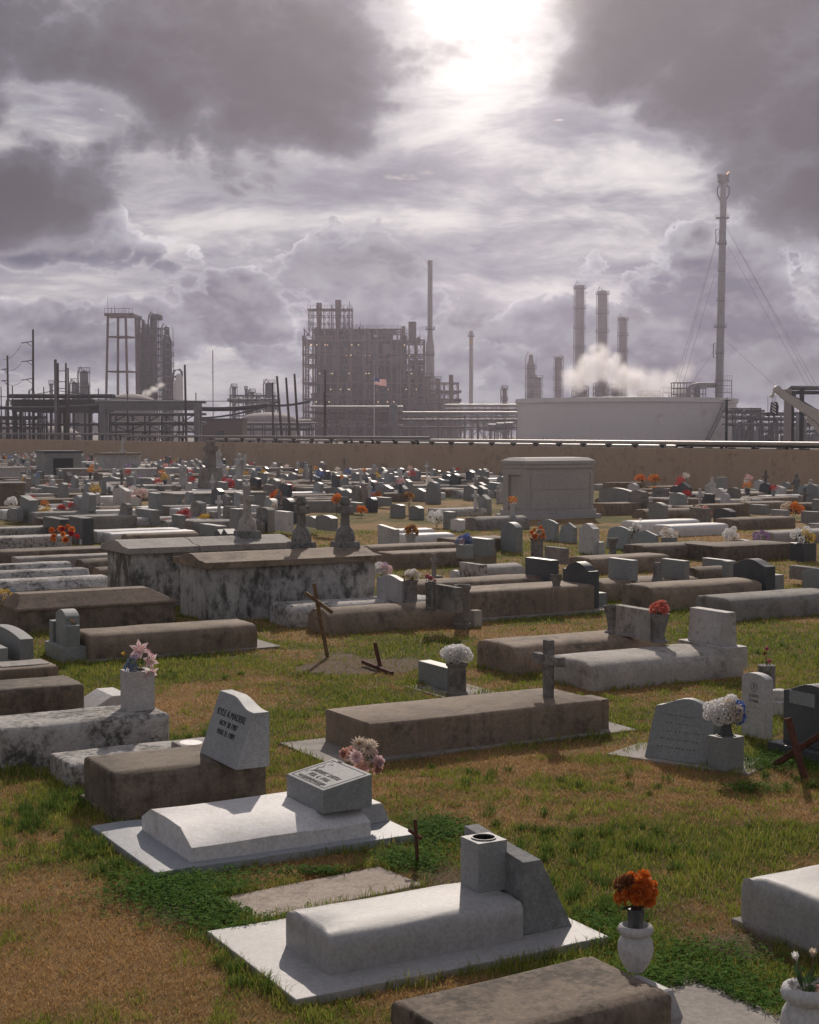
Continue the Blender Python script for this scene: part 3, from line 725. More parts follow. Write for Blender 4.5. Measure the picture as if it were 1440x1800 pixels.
ball_bouquet(G(8, 1100) + Vector((0, 0, .36)), 'yellow, white and blue flowers at the left edge beside the hipped tomb', 'mum', .05, [('yellow',), ('cream',), ('yellow',), ('dusk',), ('lilac',)], 14, .17, .06, leaves=10)
urn(G(8, 1100), .13, .34, 'old_stone', 'dark stone vase half hidden by yellow and blue flowers at the left edge', VASE)

# wooden cross, the broken one and the bare earth under them
f_ = G(577, 1157); Y = f_.y
leaning_cross('wooden_cross', 'tall leaning wooden cross with a slanting arm, standing in bare earth', f_, AT(552, 1025, Y + .05), AT(537, 1042, Y - .02), AT(585, 1077, Y - .08), .052, 'wood')
f_ = G(671, 1178)
leaning_cross('broken_cross', 'short broken wooden stake with its crosspiece fallen on the earth', f_, AT(659, 1130, f_.y + .05), G(638, 1163, .06), G(690, 1184, .02), .05, 'rust')
# low granite block with its flower pillar
P = G(742, 1222); q = MB(); q.box(-.1, .62, -.25, .85, -.05, .015); o = obj('ground_slab', q, 'pad_concrete', loc=G(790, 1226), rz=ANG); tag(o, 'thin slab in the grass under the low granite block', 'slab'); FOOT.append((G(785, 1226), 0, .5, .7))
hs('n1', 797, 1217, 735, 1177, 0.015, .17, 'mid_granite', 'low rectangular granite stone beside the round pillar of white flowers', top='flat')
pn = G(803, 1222, .015)
urn(pn, .125, .37, 'old_stone', 'weathered round stone pillar vase holding the ball of white flowers', PILLAR)
ball_bouquet(pn + Vector((0, 0, .37)), 'round bunch of white mums on the weathered stone pillar', 'mum', .075, [('white',)], 16, .105, .09, .75, leaves=6)
# big brown vault with the granite cross
V('v10', 650, 1338, 1058, .93, .31, 'box', 'brown_concrete', 'broad brown flat topped vault with a square granite cross at its head', a=R(-.5), pad=(.42, .08, .38, .12, .025, 'pad_concrete'))
P, a, L, w, h, t = VAULTS['v10']
cross(G(964, 1226, h - .005), .58, .46, .095, .075, 'old_stone', 'stout grey stone cross standing on the broad brown vault', arm_z=.66, bev=.004)
q = MB(); q.box(0, .16, 0, .30, -.02, .30); o = obj('end_block', q, 'brown_concrete', loc=P + LD(a) * (L + .004) + SD(a) * .10 + Vector((0, 0, .02)), rz=ANG + a, bevel=.01); tag(o, 'short brown block closing the head end of the broad brown vault', 'block')
# rounded vault with the urn flanked stone, white headed vault
V('v11', 908, 1189, 1172, .95, .37, 'round', 'brown_concrete', 'rounded brown vault under the pale stone flanked by two urns')
P, a, L, w, h, t = VAULTS['v11']
hs('pl', 1143, 1127, 1082, 1073, h - .01, .13, 'pale_concrete', 'pale weathered tablet between two stone urns on the rounded brown vault', top='flat')
p2 = STONES['pl'][0]
urn(p2 + SD() * (STONES['pl'][2] + .14) + LD() * .05, .115, .36, 'old_stone', 'weathered stone urn left empty beside the pale tablet, the farther of the two', VASE)
pd = p2 - SD() * .13 + LD() * .05
urn(pd, .125, .36, 'old_stone', 'weathered stone urn holding the coral daisies beside the pale tablet', VASE)
ball_bouquet(pd + Vector((0, 0, .36)), 'coral pink daisies in the stone urn beside the pale tablet', 'daisy', .075, [('coral', 'coral'), ('coral', 'peach')], 13, .08, .06, .9, leaves=5)
V('v12', 1042, 1216, 1312, 1.0, .33, 'round', 'pale_concrete', 'pale rounded vault headed by a thick white stone on a white plinth')
P, a, L, w, h, t = VAULTS['v12']
pw = P + LD() * (L - .30) + SD() * .02 + Vector((0, 0, .12))
stone_on('whb', pw, .92, .74, .34, 'old_white_paint', 'thick white painted headstone on a white plinth at the head of the pale vault', top='flat', base=(.0, .24), slant=.05, back=.05)
STONES['whb'][7].children[1].location = (.06, .12, .24); STONES['whb'][7].children[1].scale = (.62, .74, .56)
# dark slant stone, its flower block, the white upright marker
q = MB(); q.box(-.12, .55, -.45, .95, -.05, .02); o = obj('ground_slab', q, 'pad_concrete', loc=G(1243, 1348), rz=ANG + R(24), bevel=.006); tag(o, 'pale slab in the grass under the dark slant stone', 'slab'); FOOT.append((G(1243, 1348), R(24), .4, .8))
st = stone_on('slant', G(1242, 1346, .02), .62, .53, .34, 'mid_granite', 'dark blue grey slant stone with engraved lettering beside the block of white and blue mums', top='serp', slant=.26, a=R(24), jit=.006)
strokes(st, 5, .22, .26 * .72 - .004, .31, .53 * .72, .075, math.atan2(.26, .53), 'engraving')
pb = G(1278, 1357, .02)
block_vase(pb, .22, .22, .29, 'mid_granite', 'square granite flower block before the dark slant stone, holding white and blue mums', hole=.36, a=R(8))
pc = pb + LD(R(8)) * .11 + SD(R(8)) * .11 + Vector((0, 0, .27))
q = MB(); q.lathe([(.06, 0), (.065, .01), (.045, .10), (.05, .14), (.06, .15), (.05, .145)], 16); o = obj('flower_cone', q, 'plastic_grey', loc=pc, smooth=40); tag(o, 'grey metal flower cone standing in the square granite block', 'vase')
ball_bouquet(pc + Vector((0, 0, .15)), 'large bunch of white mums with a few blue ones on the granite flower block', 'mum', .068, [('white',), ('white',), ('cream',), ('white',), ('white',), ('blue',), ('white',), ('white',)], 22, .13, .07, .72, leaves=10, lmat='leaf_dark')
vt = hs('vet', 1345, 1302, 1303, 1186, 0, .095, 'white_marble', 'upright white marble marker with a shallow arched top and a round emblem', top='gov', bev=.003)
q = MB(); n_ = 18
for k in range(n_):
    t0, t1 = 2 * math.pi * k / n_, 2 * math.pi * (k + 1) / n_
    q.bar((-.002, .165 + .045 * math.cos(t0), .50 + .045 * math.sin(t0)), (-.002, .165 + .045 * math.cos(t1), .50 + .045 * math.sin(t1)), .006, .003)
q.bar((-.002, .165, .475), (-.002, .165, .53), .008, .003); q.bar((-.002, .145, .512), (-.002, .185, .512), .008, .003)
obj('emblem', q, 'engraving_soft', vt)
text_on(vt, ['JOSEPH', 'EDWIN'], .042, -.0015, .165, .40, 0.0, 'engraving_soft')
strokes(vt, 2, .10, -.001, .165, .30, .05, 0.0)
pr = G(1347, 1232)
urn(pr, .105, .40, 'old_stone', 'round stone post behind the white upright marker, a withered flower on top', [(.86, 0), (.86, .04), (.80, .06), (.78, .86), (.80, .92), (.5, .92)])
bouquet(pr + Vector((0, 0, .40)), 'withered dusky pink flower on the round stone post', [('rose', .035, ('rose',), (0, 0, .17), (0, -.4, 1)), ('rose', .03, ('russet',), (-.02, 0, .12), (-.5, -.4, 1)), ('rose', .035, ('rose',), (.02, 0, .04), (.5, -.5, .4))], 4, .04, 'leaf_dark')
hs('dke', 1475, 1352, 1376, 1212, 0, .22, 'dark_granite', 'wide dark granite headstone with a gently curved top, cut by the right edge', top='serp', base=(.10, .12))
pc_ = STONES['dke'][7]; q = MB(); q.box(-.012, .004, .30, .62, .50, .62); obj('plaque', q, 'mid_granite', pc_)
p = G(1372, 1262); q = MB(); q.box(0, .5, 0, .3, -.02, .16); q.lathe([(.07, .16), (.09, .20), (.08, .26), (.05, .27)], 12, (.12, .15, 0)); o = obj('grave_block', q, 'old_white_paint', loc=p, rz=ANG, bevel=.01); tag(o, 'small white block and knob glimpsed behind the white upright marker', 'block')
f_ = G(1417, 1371)
leaning_cross('iron_cross', 'toppled rusty iron cross leaning in the tall grass before the dark headstone', f_, AT(1385, 1262, f_.y + .10), G(1361, 1345, .03), AT(1446, 1290, f_.y + .05), .055, 'rust')
# right edge
P = G(1295, 1626) - SD() * .92
V('v13', 0, 0, 0, .92, .30, 'round', 'grey_paint', 'white painted arched vault cut by the right edge', P=P, L=2.1, pad=(.02, .02, .05, .02, .04, 'grey_concrete'))
pu = Vector((1.895, 7.15, 0)); urn(pu, .135, .38, 'white_marble', 'pale round urn in the lower right corner holding a faded posy', prof=URN2, n=28)
bouquet(pu + Vector((0, 0, .35)), 'faded posy of pink and white flowers in the lower right urn', [('rose', .04, ('pale_pink',), (.06, -.03, .07), (.5, -.6, .5)), ('rose', .035, ('peach',), (.04, -.06, .03), (.3, -.8, .4)), ('bud', .05, ('white',), (-.06, 0, .14), (-.3, 0, 1)), ('bud', .05, ('cream',), (.02, .02, .15), (0, 0, 1)), ('rose', .035, ('white',), (-.08, -.03, .04), (-.6, -.4, .5))], 14, .10)

# ------------------------------------------------------------------ the two great tombs
def tomb(x1, y1, L, w, h, label, mats, top_split=False):
    P = G(x1, y1); t = thing('tomb', label, 'tomb', P, ANG, 'plastered tombs with slab lids')
    q = MB(); q.box(0, L, 0, w, -.05, h); obj('tomb_wall', q, mats[0], t, bevel=.01)
    e = .09; segs = [(-e, L + e)] if not top_split else [(-e, L * .40), (L * .40 + .012, L + e)]
    prof = [(-e, 0), (-e, .10), (w * .18, .125), (w * .36, .19), (w * .5, .205), (w * .64, .19), (w * .82, .125), (w + e, .10), (w + e, 0)]
    for a_, b_ in segs:
        q = MB(); q.sections([[(x, y, z) for y, z in prof] for x in (a_, b_)]); obj('slab_lid', q, mats[1], t, (0, 0, h + .003), smooth=25, bevel=.008)
    FOOT.append((P, 0, L, w)); VAULTS[label] = (P, 0.0, L, w, h + .205, t)
    return P
TA = 'great plastered tomb streaked with black mildew under a brown slab lid'
TB = 'plastered tomb with a pale split slab lid, behind the brown lidded one'
tomb(368, 1094, 2.95, 1.25, .84, TA, ('mildewed_plaster', 'brown_concrete'))
tomb(233, 1070, 2.95, 1.30, .92, TB, ('mildewed_plaster', 'pale_concrete'), True)
def ruined_cross(key, u, v, label, h=.82, arm=True, mat='old_stone'):
    p = on(key, u, v, -.03); o = thing('stone_cross', label, 'cross', p, ANG, 'crosses of the cemetery')
    q = MB(); q.box(-.20, .20, -.22, .22, -.05, .12, tx=.02, ty=.02); obj('pedestal', q, 'old_stone', o, bevel=.02)
    q = MB(); q.lathe([(.17, .11), (.165, .20), (.14, .30), (.09, .36), (.075, .40)], 12, sq=1.1); q.box(-.055, .055, -.065, .065, .36, h, tx=.008, ty=.008); obj('upright', q, mat, o, smooth=40)
    q = MB()
    if arm: q.box(-.05, .05, -.24, .24, h * .70, h * .82)
    else: q.box(-.075, .075, -.19, .15, h * .70, h * .86); q.lathe([(.08, h * .86), (.10, h * .92), (.07, h * 1.02), (.02, h * 1.05)], 8)
    obj('cross_arm', q, mat, o, bevel=.012)
ruined_cross(TB, .80, .45, 'slender pale stone cross with a flared foot on the split pale lid', .92, True, 'pale_concrete')
ruined_cross(TA, .70, .78, 'weathered stone cross with broken arms on the brown lid, the farther of its pair', .85, False)
ruined_cross(TA, .93, .55, 'weathered stone cross with a round broken head at the end of the brown lid', .84, False)
o = hs('stele', 249, 1050, 240, 984, 0, .12, 'white_marble', 'narrow white stele standing against the tomb with the split lid', top='round', w=.12)

# ------------------------------------------------------------------ middle ground
AV = '~'
def VV(key, x1, y1, x2, w, h, kind, mat, label, **k): return V(key, x1, y1, x2, w, h, kind, mat, label, **k)
VV('k', 513, 1104, 772, .85, .33, 'round', 'stained_whitewash', 'mossy whitewashed vault before the great tomb, headed by a white arched stone')
hs('kh', 706, 1060, 662, 1014, .32, .10, 'white_marble', 'white arched headstone on the mossy whitewashed vault', top='serp')
pk = G(723, 1060, .32); urn(pk, .11, .36, 'old_stone', 'stone vase of white flowers beside the white arched headstone', PILLAR); ball_bouquet(pk + Vector((0, 0, .36)), 'white flowers over dark leaves beside the white arched headstone', 'mum', .055, [('white',), ('cream',)], 9, .10, .09, .6, leaves=14, lmat='leaf_dark')
ball_bouquet(G(672, 1022, .35) + Vector((0, .2, .10)), 'lilac and white flowers behind the white arched headstone', 'mum', .07, [('lilac',), ('white',), ('pale_pink',)], 12, .13, .08, .7, leaves=6)
VV('l', 582, 1117, 828, .80, .36, 'barrel', 'brown_concrete', 'dark brown barrel topped vault with mossy flanks, next to the wooden cross')
hs('lh', 803, 1078, 763, 1033, .33, .10, 'grey_concrete', 'grey slab headstone between two stone pillar vases on the barrel topped vault', top='flat')
pk = G(757, 1073, .33); urn(pk, .085, .42, 'old_stone', 'slim stone pillar vase with a small pink flower, beside the grey slab headstone', PILLAR); bouquet(pk + Vector((0, 0, .41)), 'small faded pink flowers on the slim stone pillar vase', [('rose', .05, ('rose',), (0, -.02, .06), (0, -.6, .8)), ('rose', .045, ('pale_pink',), (.05, 0, .03), (.6, -.5, .4)), ('rose', .045, ('rose',), (-.04, 0, .09), (-.4, -.5, .6))], 5, .05)
pk = G(813, 1104); urn(pk, .13, .66, 'old_stone', 'thick mossy stone pillar vase standing at the head of the barrel topped vault', PILLAR)
q = MB(); q.box(0, .14, 0, .14, -.02, .24); o = obj('grave_block', q, 'pale_concrete', loc=G(834, 1101), rz=ANG, bevel=.01); tag(o, 'small pale block on the grass beside the mossy pillar vase', 'block')
VV('t4', 812, 1093, 1046, .9, .42, 'soft', 'brown_concrete', 'long brown vault leading to the curved dark granite headstone', pad=(.1, .1, .5, .1, .04, 'pad_concrete'))
hs('t4h', 1036, 1070, 989, 990, .04, .20, 'dark_granite', 'dark granite headstone with a sloping curved top at the head of the long brown vault', top='ogee')
q = MB(); q.box(0, .2, 0, .2, -.02, .26); o = obj('flower_pillar', q, 'mid_granite', loc=G(1050, 1070), rz=ANG, bevel=.006); tag(o, 'short granite pillar at the foot of the sloping dark headstone', 'pillar')
hs('t4b', 968, 1043, 923, 985, 0.05, .18, 'dark_granite', 'plain dark granite headstone farther from the white urn gap, paired with the sloping one', top='flat')
urn(G(978, 1046, .3), .10, .34, 'old_stone', 'pale stone urn between the two dark granite headstones', VASE)
VV('t5', 735, 1060, 965, .9, .34, 'round', 'brown_concrete', 'brown vault behind the long one, ending at the plain dark headstone')
VV('t6', 693, 1001, 874, .85, .34, 'soft', 'brown_concrete', 'flat brown vault behind the mourning flowers, with a granite block on its head end')
VV('t7', 652, 987, 808, .85, .34, 'round', 'brown_concrete', 'brown vault directly behind the flat brown one')
hs('t6h', 856, 978, 824, 948, .33, .2, 'mid_granite', 'granite block headstone on the head end of the flat brown vault', top='flat')
pk = G(817, 981, .33); q = MB(); q.box(-.12, .12, -.16, .16, 0, .28); o = obj('flower_pillar', q, 'mid_granite', loc=pk, rz=ANG, bevel=.01); tag(o, 'granite pillar under the blue and pink flowers', 'pillar')
ball_bouquet(pk + Vector((0, 0, .30)), 'blue hydrangea like flowers with pink ones on a granite pillar', 'mum', .07, [('blue',), ('dusk',), ('blue',), ('pale_pink',)], 11, .14, .06, .7, leaves=5)
VV('t8', 848, 1021, 925, .7, .29, 'barrel', 'pale_concrete', 'short pale barrel vault behind the white stone block')
hs('t8h', 846, 1022, 807, 993, 0, .14, 'stained_whitewash', 'rough white stone block at the end of the short barrel vault', top='flat')
hs('t8g', 802, 1020, 790, 1003, 0, .1, 'white_marble', 'tiny rounded white marker beside the white stone block', top='round')
cross(G(763, 1022), .55, .19, .075, .07, 'grey_concrete', 'slim pale stone cross on a square footing behind the grey slab headstone', base=(.34, .26, .12))
VV('t10', 716, 962, 800, .7, .32, 'round', 'white_paint', 'bright white vault behind the white headstone with the russet flowers'); VV('t10b', 690, 951, 765, .7, .30, 'round', 'white_paint', 'bright white vault farthest back of the white pair beside the russet flowers')
hs('t10h', 694, 966, 664, 925, 0, .14, 'white_marble', 'white notched headstone beside the russet flowers', top='rise')
pk = G(722, 968); urn(pk, .15, .42, 'white_marble', 'white vase of russet flowers by the white notched headstone', VASE); ball_bouquet(pk + Vector((0, 0, .42)), 'russet brown silk flowers in the white vase', 'daisy', .12, [('russet', 'amber'), ('amber', 'russet')], 9, .13, .08, .8, leaves=5)
VV('t11', 800, 972, 900, .9, .33, 'soft', 'brown_concrete', 'brown brick edged vault behind the granite block headstone')
hs('t11h', 907, 972, 880, 919, 0, .2, 'mid_granite', 'arched granite headstone on the grass edge behind the brick edged vault', top='arch')
pk = G(944, 983); urn(pk, .17, .50, 'old_stone', 'dark stone vase of orange flowers beside the pale slab headstone', PILLAR); ball_bouquet(pk + Vector((.02, 0, .50)), 'orange and white flowers drooping from the dark stone vase', 'rose', .085, [('orange',), ('amber',), ('cream',), ('orange',)], 9, .13, .07, 1.0, leaves=4)
hs('t11b', 992, 993, 957, 964, 0.25, .12, 'grey_concrete', 'pale slab headstone beside the vase of drooping orange flowers', top='flat')
for i, (xn, yb, xf, yt, mat, tp, lb) in enumerate([(973, 952, 941, 915, 'mid_granite', 'arch', 'arched grey headstone on the grass before the granite mausoleum'), (1005, 955, 981, 920, 'mid_granite', 'peak', 'peaked grey headstone second in the row on the grass before the mausoleum'),
        (1043, 975, 1017, 921, 'white_marble', 'serp', 'tall white headstone with a rounded shoulder in the row on the grass'), (1100, 967, 1064, 927, 'mid_granite', 'arch', 'wide arched grey headstone beside the wreath hung slant stone'), (1148, 968, 1108, 934, 'mid_granite', 'peak', 'slant grey stone carrying the dark green wreath')]):
    hs('row%d' % i, xn, yb, xf, yt, 0, .18, mat, lb, top=tp, slant=.12 if i != 2 else 0)
q = MB(); q.box(0, .2, 0, .3, -.02, .3); o = obj('grave_block', q, 'white_marble', loc=G(1052, 975), rz=ANG, bevel=.01); tag(o, 'small white block beside the tall white headstone', 'block')
pk = G(1077, 985); urn(pk, .16, .52, 'old_stone', 'dark waisted stone vase before the wide arched headstone', [(.86, 0), (.8, .08), (.45, .25), (.4, .55), (.6, .8), (.7, .92), (.5, .9)])
ball_bouquet(G(1118, 962) + Vector((0, -.08, .25)), 'dark green wreath with white blossoms hung on the slant grey stone', 'mum', .06, [('white',)], 5, .15, .28, 1.3, leaves=40, leaf=.16, lmat='leaf_dark')
pk = G(1176, 962); q = MB(); q.box(-.15, .15, -.15, .15, -.02, .26); o = obj('flower_pot', q, 'mid_granite', loc=pk, rz=ANG, bevel=.01); tag(o, 'square granite pot of white flowers on the grass', 'pot'); ball_bouquet(pk + Vector((0, 0, .26)), 'white flowers in the square granite pot on the grass', 'mum', .09, [('white',), ('cream',)], 9, .16, .08, .7, leaves=3)
VV('t15', 1042, 1010, 1180, .9, .34, 'round', 'brown_concrete', 'brown rounded vault behind the grey slab stone, before the waisted vase')
VV('t14', 1136, 987, 1262, .9, .36, 'round', 'dark_concrete', 'dark rounded vault butting against the long dark box tomb')
VV('t13', 1264, 989, 1402, 1.25, .36, 'box', 'dark_concrete', 'long dark box tomb before the strip of dry lawn')
pk = G(1412, 986); q = MB(); q.box(-.2, .2, -.22, .22, -.02, .42); o = obj('flower_pillar', q, 'dark_granite', loc=pk, rz=ANG, bevel=.01); tag(o, 'dark pillar of white and yellow flowers at the end of the long box tomb', 'pillar')
ball_bouquet(pk + Vector((0, 0, .42)), 'white and yellow flowers with deep green leaves on the dark pillar', 'mum', .095, [('white',), ('white',), ('yellow',)], 9, .20, .12, .9, leaves=26, leaf=.14, lmat='leaf_dark')
pk = G(1284, 962); ball_bouquet(pk + Vector((0, 0, .18)), 'white mums standing on the grass behind the long box tomb', 'mum', .09, [('white',)], 8, .15, .12, 1.0, leaves=8, stem_to=-.18)
hs('t12l', 1318, 963, 1286, 950, 0, .16, 'mid_granite', 'low arched granite stone behind the long box tomb', top='arch')
pk = G(1337, 962); ball_bouquet(pk + Vector((0, 0, .16)), 'purple and lilac flowers behind the long box tomb', 'lily', .12, [('purple', 'lilac'), ('lilac', 'purple'), ('purple', 'white')], 10, .15, .12, .9, leaves=8, stem_to=-.16)
VV('t16', 1180, 944, 1282, .85, .32, 'round', 'white_paint', 'bright white rounded vault nearest the dry lawn strip'); VV('t16b', 1122, 936, 1232, .85, .32, 'round', 'white_paint', 'bright white rounded vault just behind the one on the dry lawn strip')
VV('t18', 1362, 957, 1475, .9, .32, 'round', 'pale_concrete', 'pale vault at the right edge behind the lawn strip'); VV('t17', 1290, 932, 1400, .9, .34, 'round', 'brown_concrete', 'brown rounded vault behind the bright white pair'); 
VV('t1', 1150, 1075, 1342, .92, .38, 'round', 'brown_concrete', 'long rounded brown vault leading to the large curved dark headstone', pad=(.1, .05, .2, .05, .03, 'pad_concrete'))
hs('t1h', 1346, 1056, 1288, 985, .03, .22, 'dark_granite', 'large dark granite headstone with a curved crest, head of the long rounded vault', top='serp')
q = MB(); q.box(0, .22, 0, .22, -.02, .40); o = obj('flower_pillar', q, 'mid_granite', loc=G(1362, 1050), rz=ANG, bevel=.006); tag(o, 'square granite pillar beside the large curved dark headstone', 'pillar')
q = MB(); q.box(0, .2, 0, .2, -.02, .40); o = obj('flower_pillar', q, 'mid_granite', loc=G(1281, 1022), rz=ANG, bevel=.006); tag(o, 'small granite pillar on the far side of the large curved dark headstone', 'pillar')
VV('t2', 1287, 1093, 1480, .92, .36, 'round', 'grey_concrete', 'blue grey rounded vault running out of the right edge')
VV('t3', 1064, 1060, 1232, .9, .36, 'round', 'brown_concrete', 'rounded brown vault carrying the grey slab stone and the statue stump')
hs('t3h', 1112, 1022, 1069, 985, .34, .12, 'mid_granite', 'grey slab stone on the rounded brown vault, nearer its foot', top='flat'); hs('t3g', 1203, 1020, 1163, 986, .34, .12, 'mid_granite', 'grey slab stone beside the statue stump on the rounded brown vault', top='flat')
urn(G(1156, 1022, .33), .11, .34, 'old_stone', 'stump of a stone statue beside the grey slab stone', [(.86, 0), (.7, .2), (.5, .5), (.62, .7), (.45, .92)])
hs('t19', 1278, 1015, 1234, 985, 0, .16, 'mid_granite', 'broad grey headstone in front of the long dark box tomb', top='flat'); VV('t19v', 1232, 1022, 1290, .7, .26, 'barrel', 'dark_concrete', 'short dark mound vault before the broad grey headstone')
hs('t20', 1428, 1022, 1387, 998, 0.1, .18, 'grey_concrete', 'pale wide headstone behind the granite block at the right edge', top='flat'); hs('t21', 1475, 1052, 1410, 1003, 0.1, .22, 'mid_granite', 'granite headstone cut by the right edge behind the blue grey vault', top='arch')
# left middle
VV('m1', 195, 958, 345, .75, .30, 'soft', 'white_paint', 'bright white vault at the head of a white pair, nearer one'); P, a, L, w, h, t = VAULTS['m1']
V('m1b', 0, 0, 0, .75, .32, 'soft', 'white_paint', 'bright white vault, the farther of the white pair', P=P + SD() * .80 - LD() * .12, L=L)
VV('m2', 226, 963, 352, .6, .34, 'barrel', 'brown_concrete', 'brown barrel vault lying against the white pair')
for key, x1, y1, x2, w, h, kd, mt, lb in [
    ('s1', -60, 950, 92, .8, .30, 'soft', 'stained_whitewash', 'grey stained vault farthest back of the left edge stack'), ('s2', -90, 972, 127, .85, .33, 'soft', 'stained_whitewash', 'mildewed vault second from the back of the left edge stack'),
    ('s3', 2, 1001, 195, .9, .38, 'soft', 'dark_concrete', 'dark green brown vault between the mildewed one and the pale one at the left edge'), ('s4', 32, 1006, 200, .55, .30, 'soft', 'pale_concrete', 'pale square cut vault before the dark green brown one'),
    ('s5', 150, 1014, 228, .7, .34, 'barrel', 'dark_concrete', 'dark barrel vault end farther from the split lid tomb'), ('s6', 178, 1026, 240, .6, .30, 'barrel', 'brown_concrete', 'brown barrel vault end tucked against the split lid tomb'),
    ('s7', -80, 1026, 128, .7, .32, 'bevel', 'stained_whitewash', 'whitewashed vault farthest back of the three peeling ones at the left edge'), ('s8', -100, 1042, 160, .75, .32, 'bevel', 'stained_whitewash', 'middle one of the three peeling whitewashed vaults at the left edge'),
    ('s9', -100, 1063, 198, .85, .34, 'bevel', 'stained_whitewash', 'peeling whitewashed vault with brown moss, nearest of the three at the left edge')]:
    VV(key, x1, y1, x2, w, h, kd, mt, lb)
hs('b1', 146, 958, 122, 911, 0, .3, 'dark_granite', 'black granite headstone nearer the white figurine, one of a dark pair', top='flat'); hs('b2', 106, 950, 76, 913, 0, .3, 'dark_granite', 'black granite headstone with orange flowers, one of a dark pair', top='flat')
ball_bouquet(G(112, 950, .62), 'bright orange and red flowers on the black granite headstone', 'rose', .10, [('orange',), ('orange',), ('red',)], 11, .24, .10, .8, leaves=5)
def statue(p, h, label, wings=False, mat='white_marble'):
    o = thing('statue', label, 'statue', p, ANG, 'statues among the graves')
    q = MB(); q.box(-.17 * h, .17 * h, -.17 * h, .17 * h, -.02, .28 * h, tx=.02, ty=.02); obj('pedestal', q, mat, o, bevel=.01)
    q = MB(); q.lathe([(.125, .27), (.12, .40), (.095, .58), (.105, .68), (.125, .76), (.10, .82), (.045, .845), (.04, .86), (.062, .89), (.066, .93), (.05, .975), (.012, .995)], 14, sq=1.15); q.v = [(x * h, y * h, z * h) for x, y, z in q.v]
    q.tube([(-.02 * h, .11 * h, .77 * h), (-.10 * h, .12 * h, .62 * h), (-.13 * h, .02 * h, .66 * h)], [.04 * h, .034 * h, .022 * h], 8)
    q.tube([(-.02 * h, -.11 * h, .77 * h), (-.10 * h, -.12 * h, .62 * h), (-.13 * h, -.02 * h, .66 * h)], [.04 * h, .034 * h, .022 * h], 8)
    obj('figure', q, mat, o, smooth=50)
    if wings:
        for s in (-1, 1):
            q = MB(); pr = [(0, .70), (.10, .92), (.22, .98), (.27, .80), (.22, .55), (.12, .42), (.03, .50)]
            q.sections([[((x_ + .05) * h, s * (.06 + y) * h, z * h) for y, z in (pr if s > 0 else pr[::-1])] for x_ in (.02, .06)]); obj('wing', q, mat, o, bevel=.005)
    return o
statue(G(148, 957), .62, 'small white figurine beside the black granite headstones')
statue(G(322, 865), 1.55, 'white statue on a pedestal beside the tall stone cross')
statue(G(421, 852), 1.75, 'winged white angel statue behind the terrace of the tall cross', True)
statue(G(434, 892), 1.1, 'slim white robed statue in front of the terrace of the tall cross')
q = MB(); L_ = 1.25
q.sections([[(x, y, z) for y, z in [(0, -.02), (0, .34), (.25, .46), (.45, .30), (.70, .42), (.9, .34), (.9, -.02)]] for x in (0, .3)]); p = G(400, 962); o = obj('headstone', q, 'dark_granite', loc=p, rz=ANG, bevel=.01); tag(o, 'low dark stone with a double curved top beside the pale posy', 'headstone', 'headstones of the cemetery')
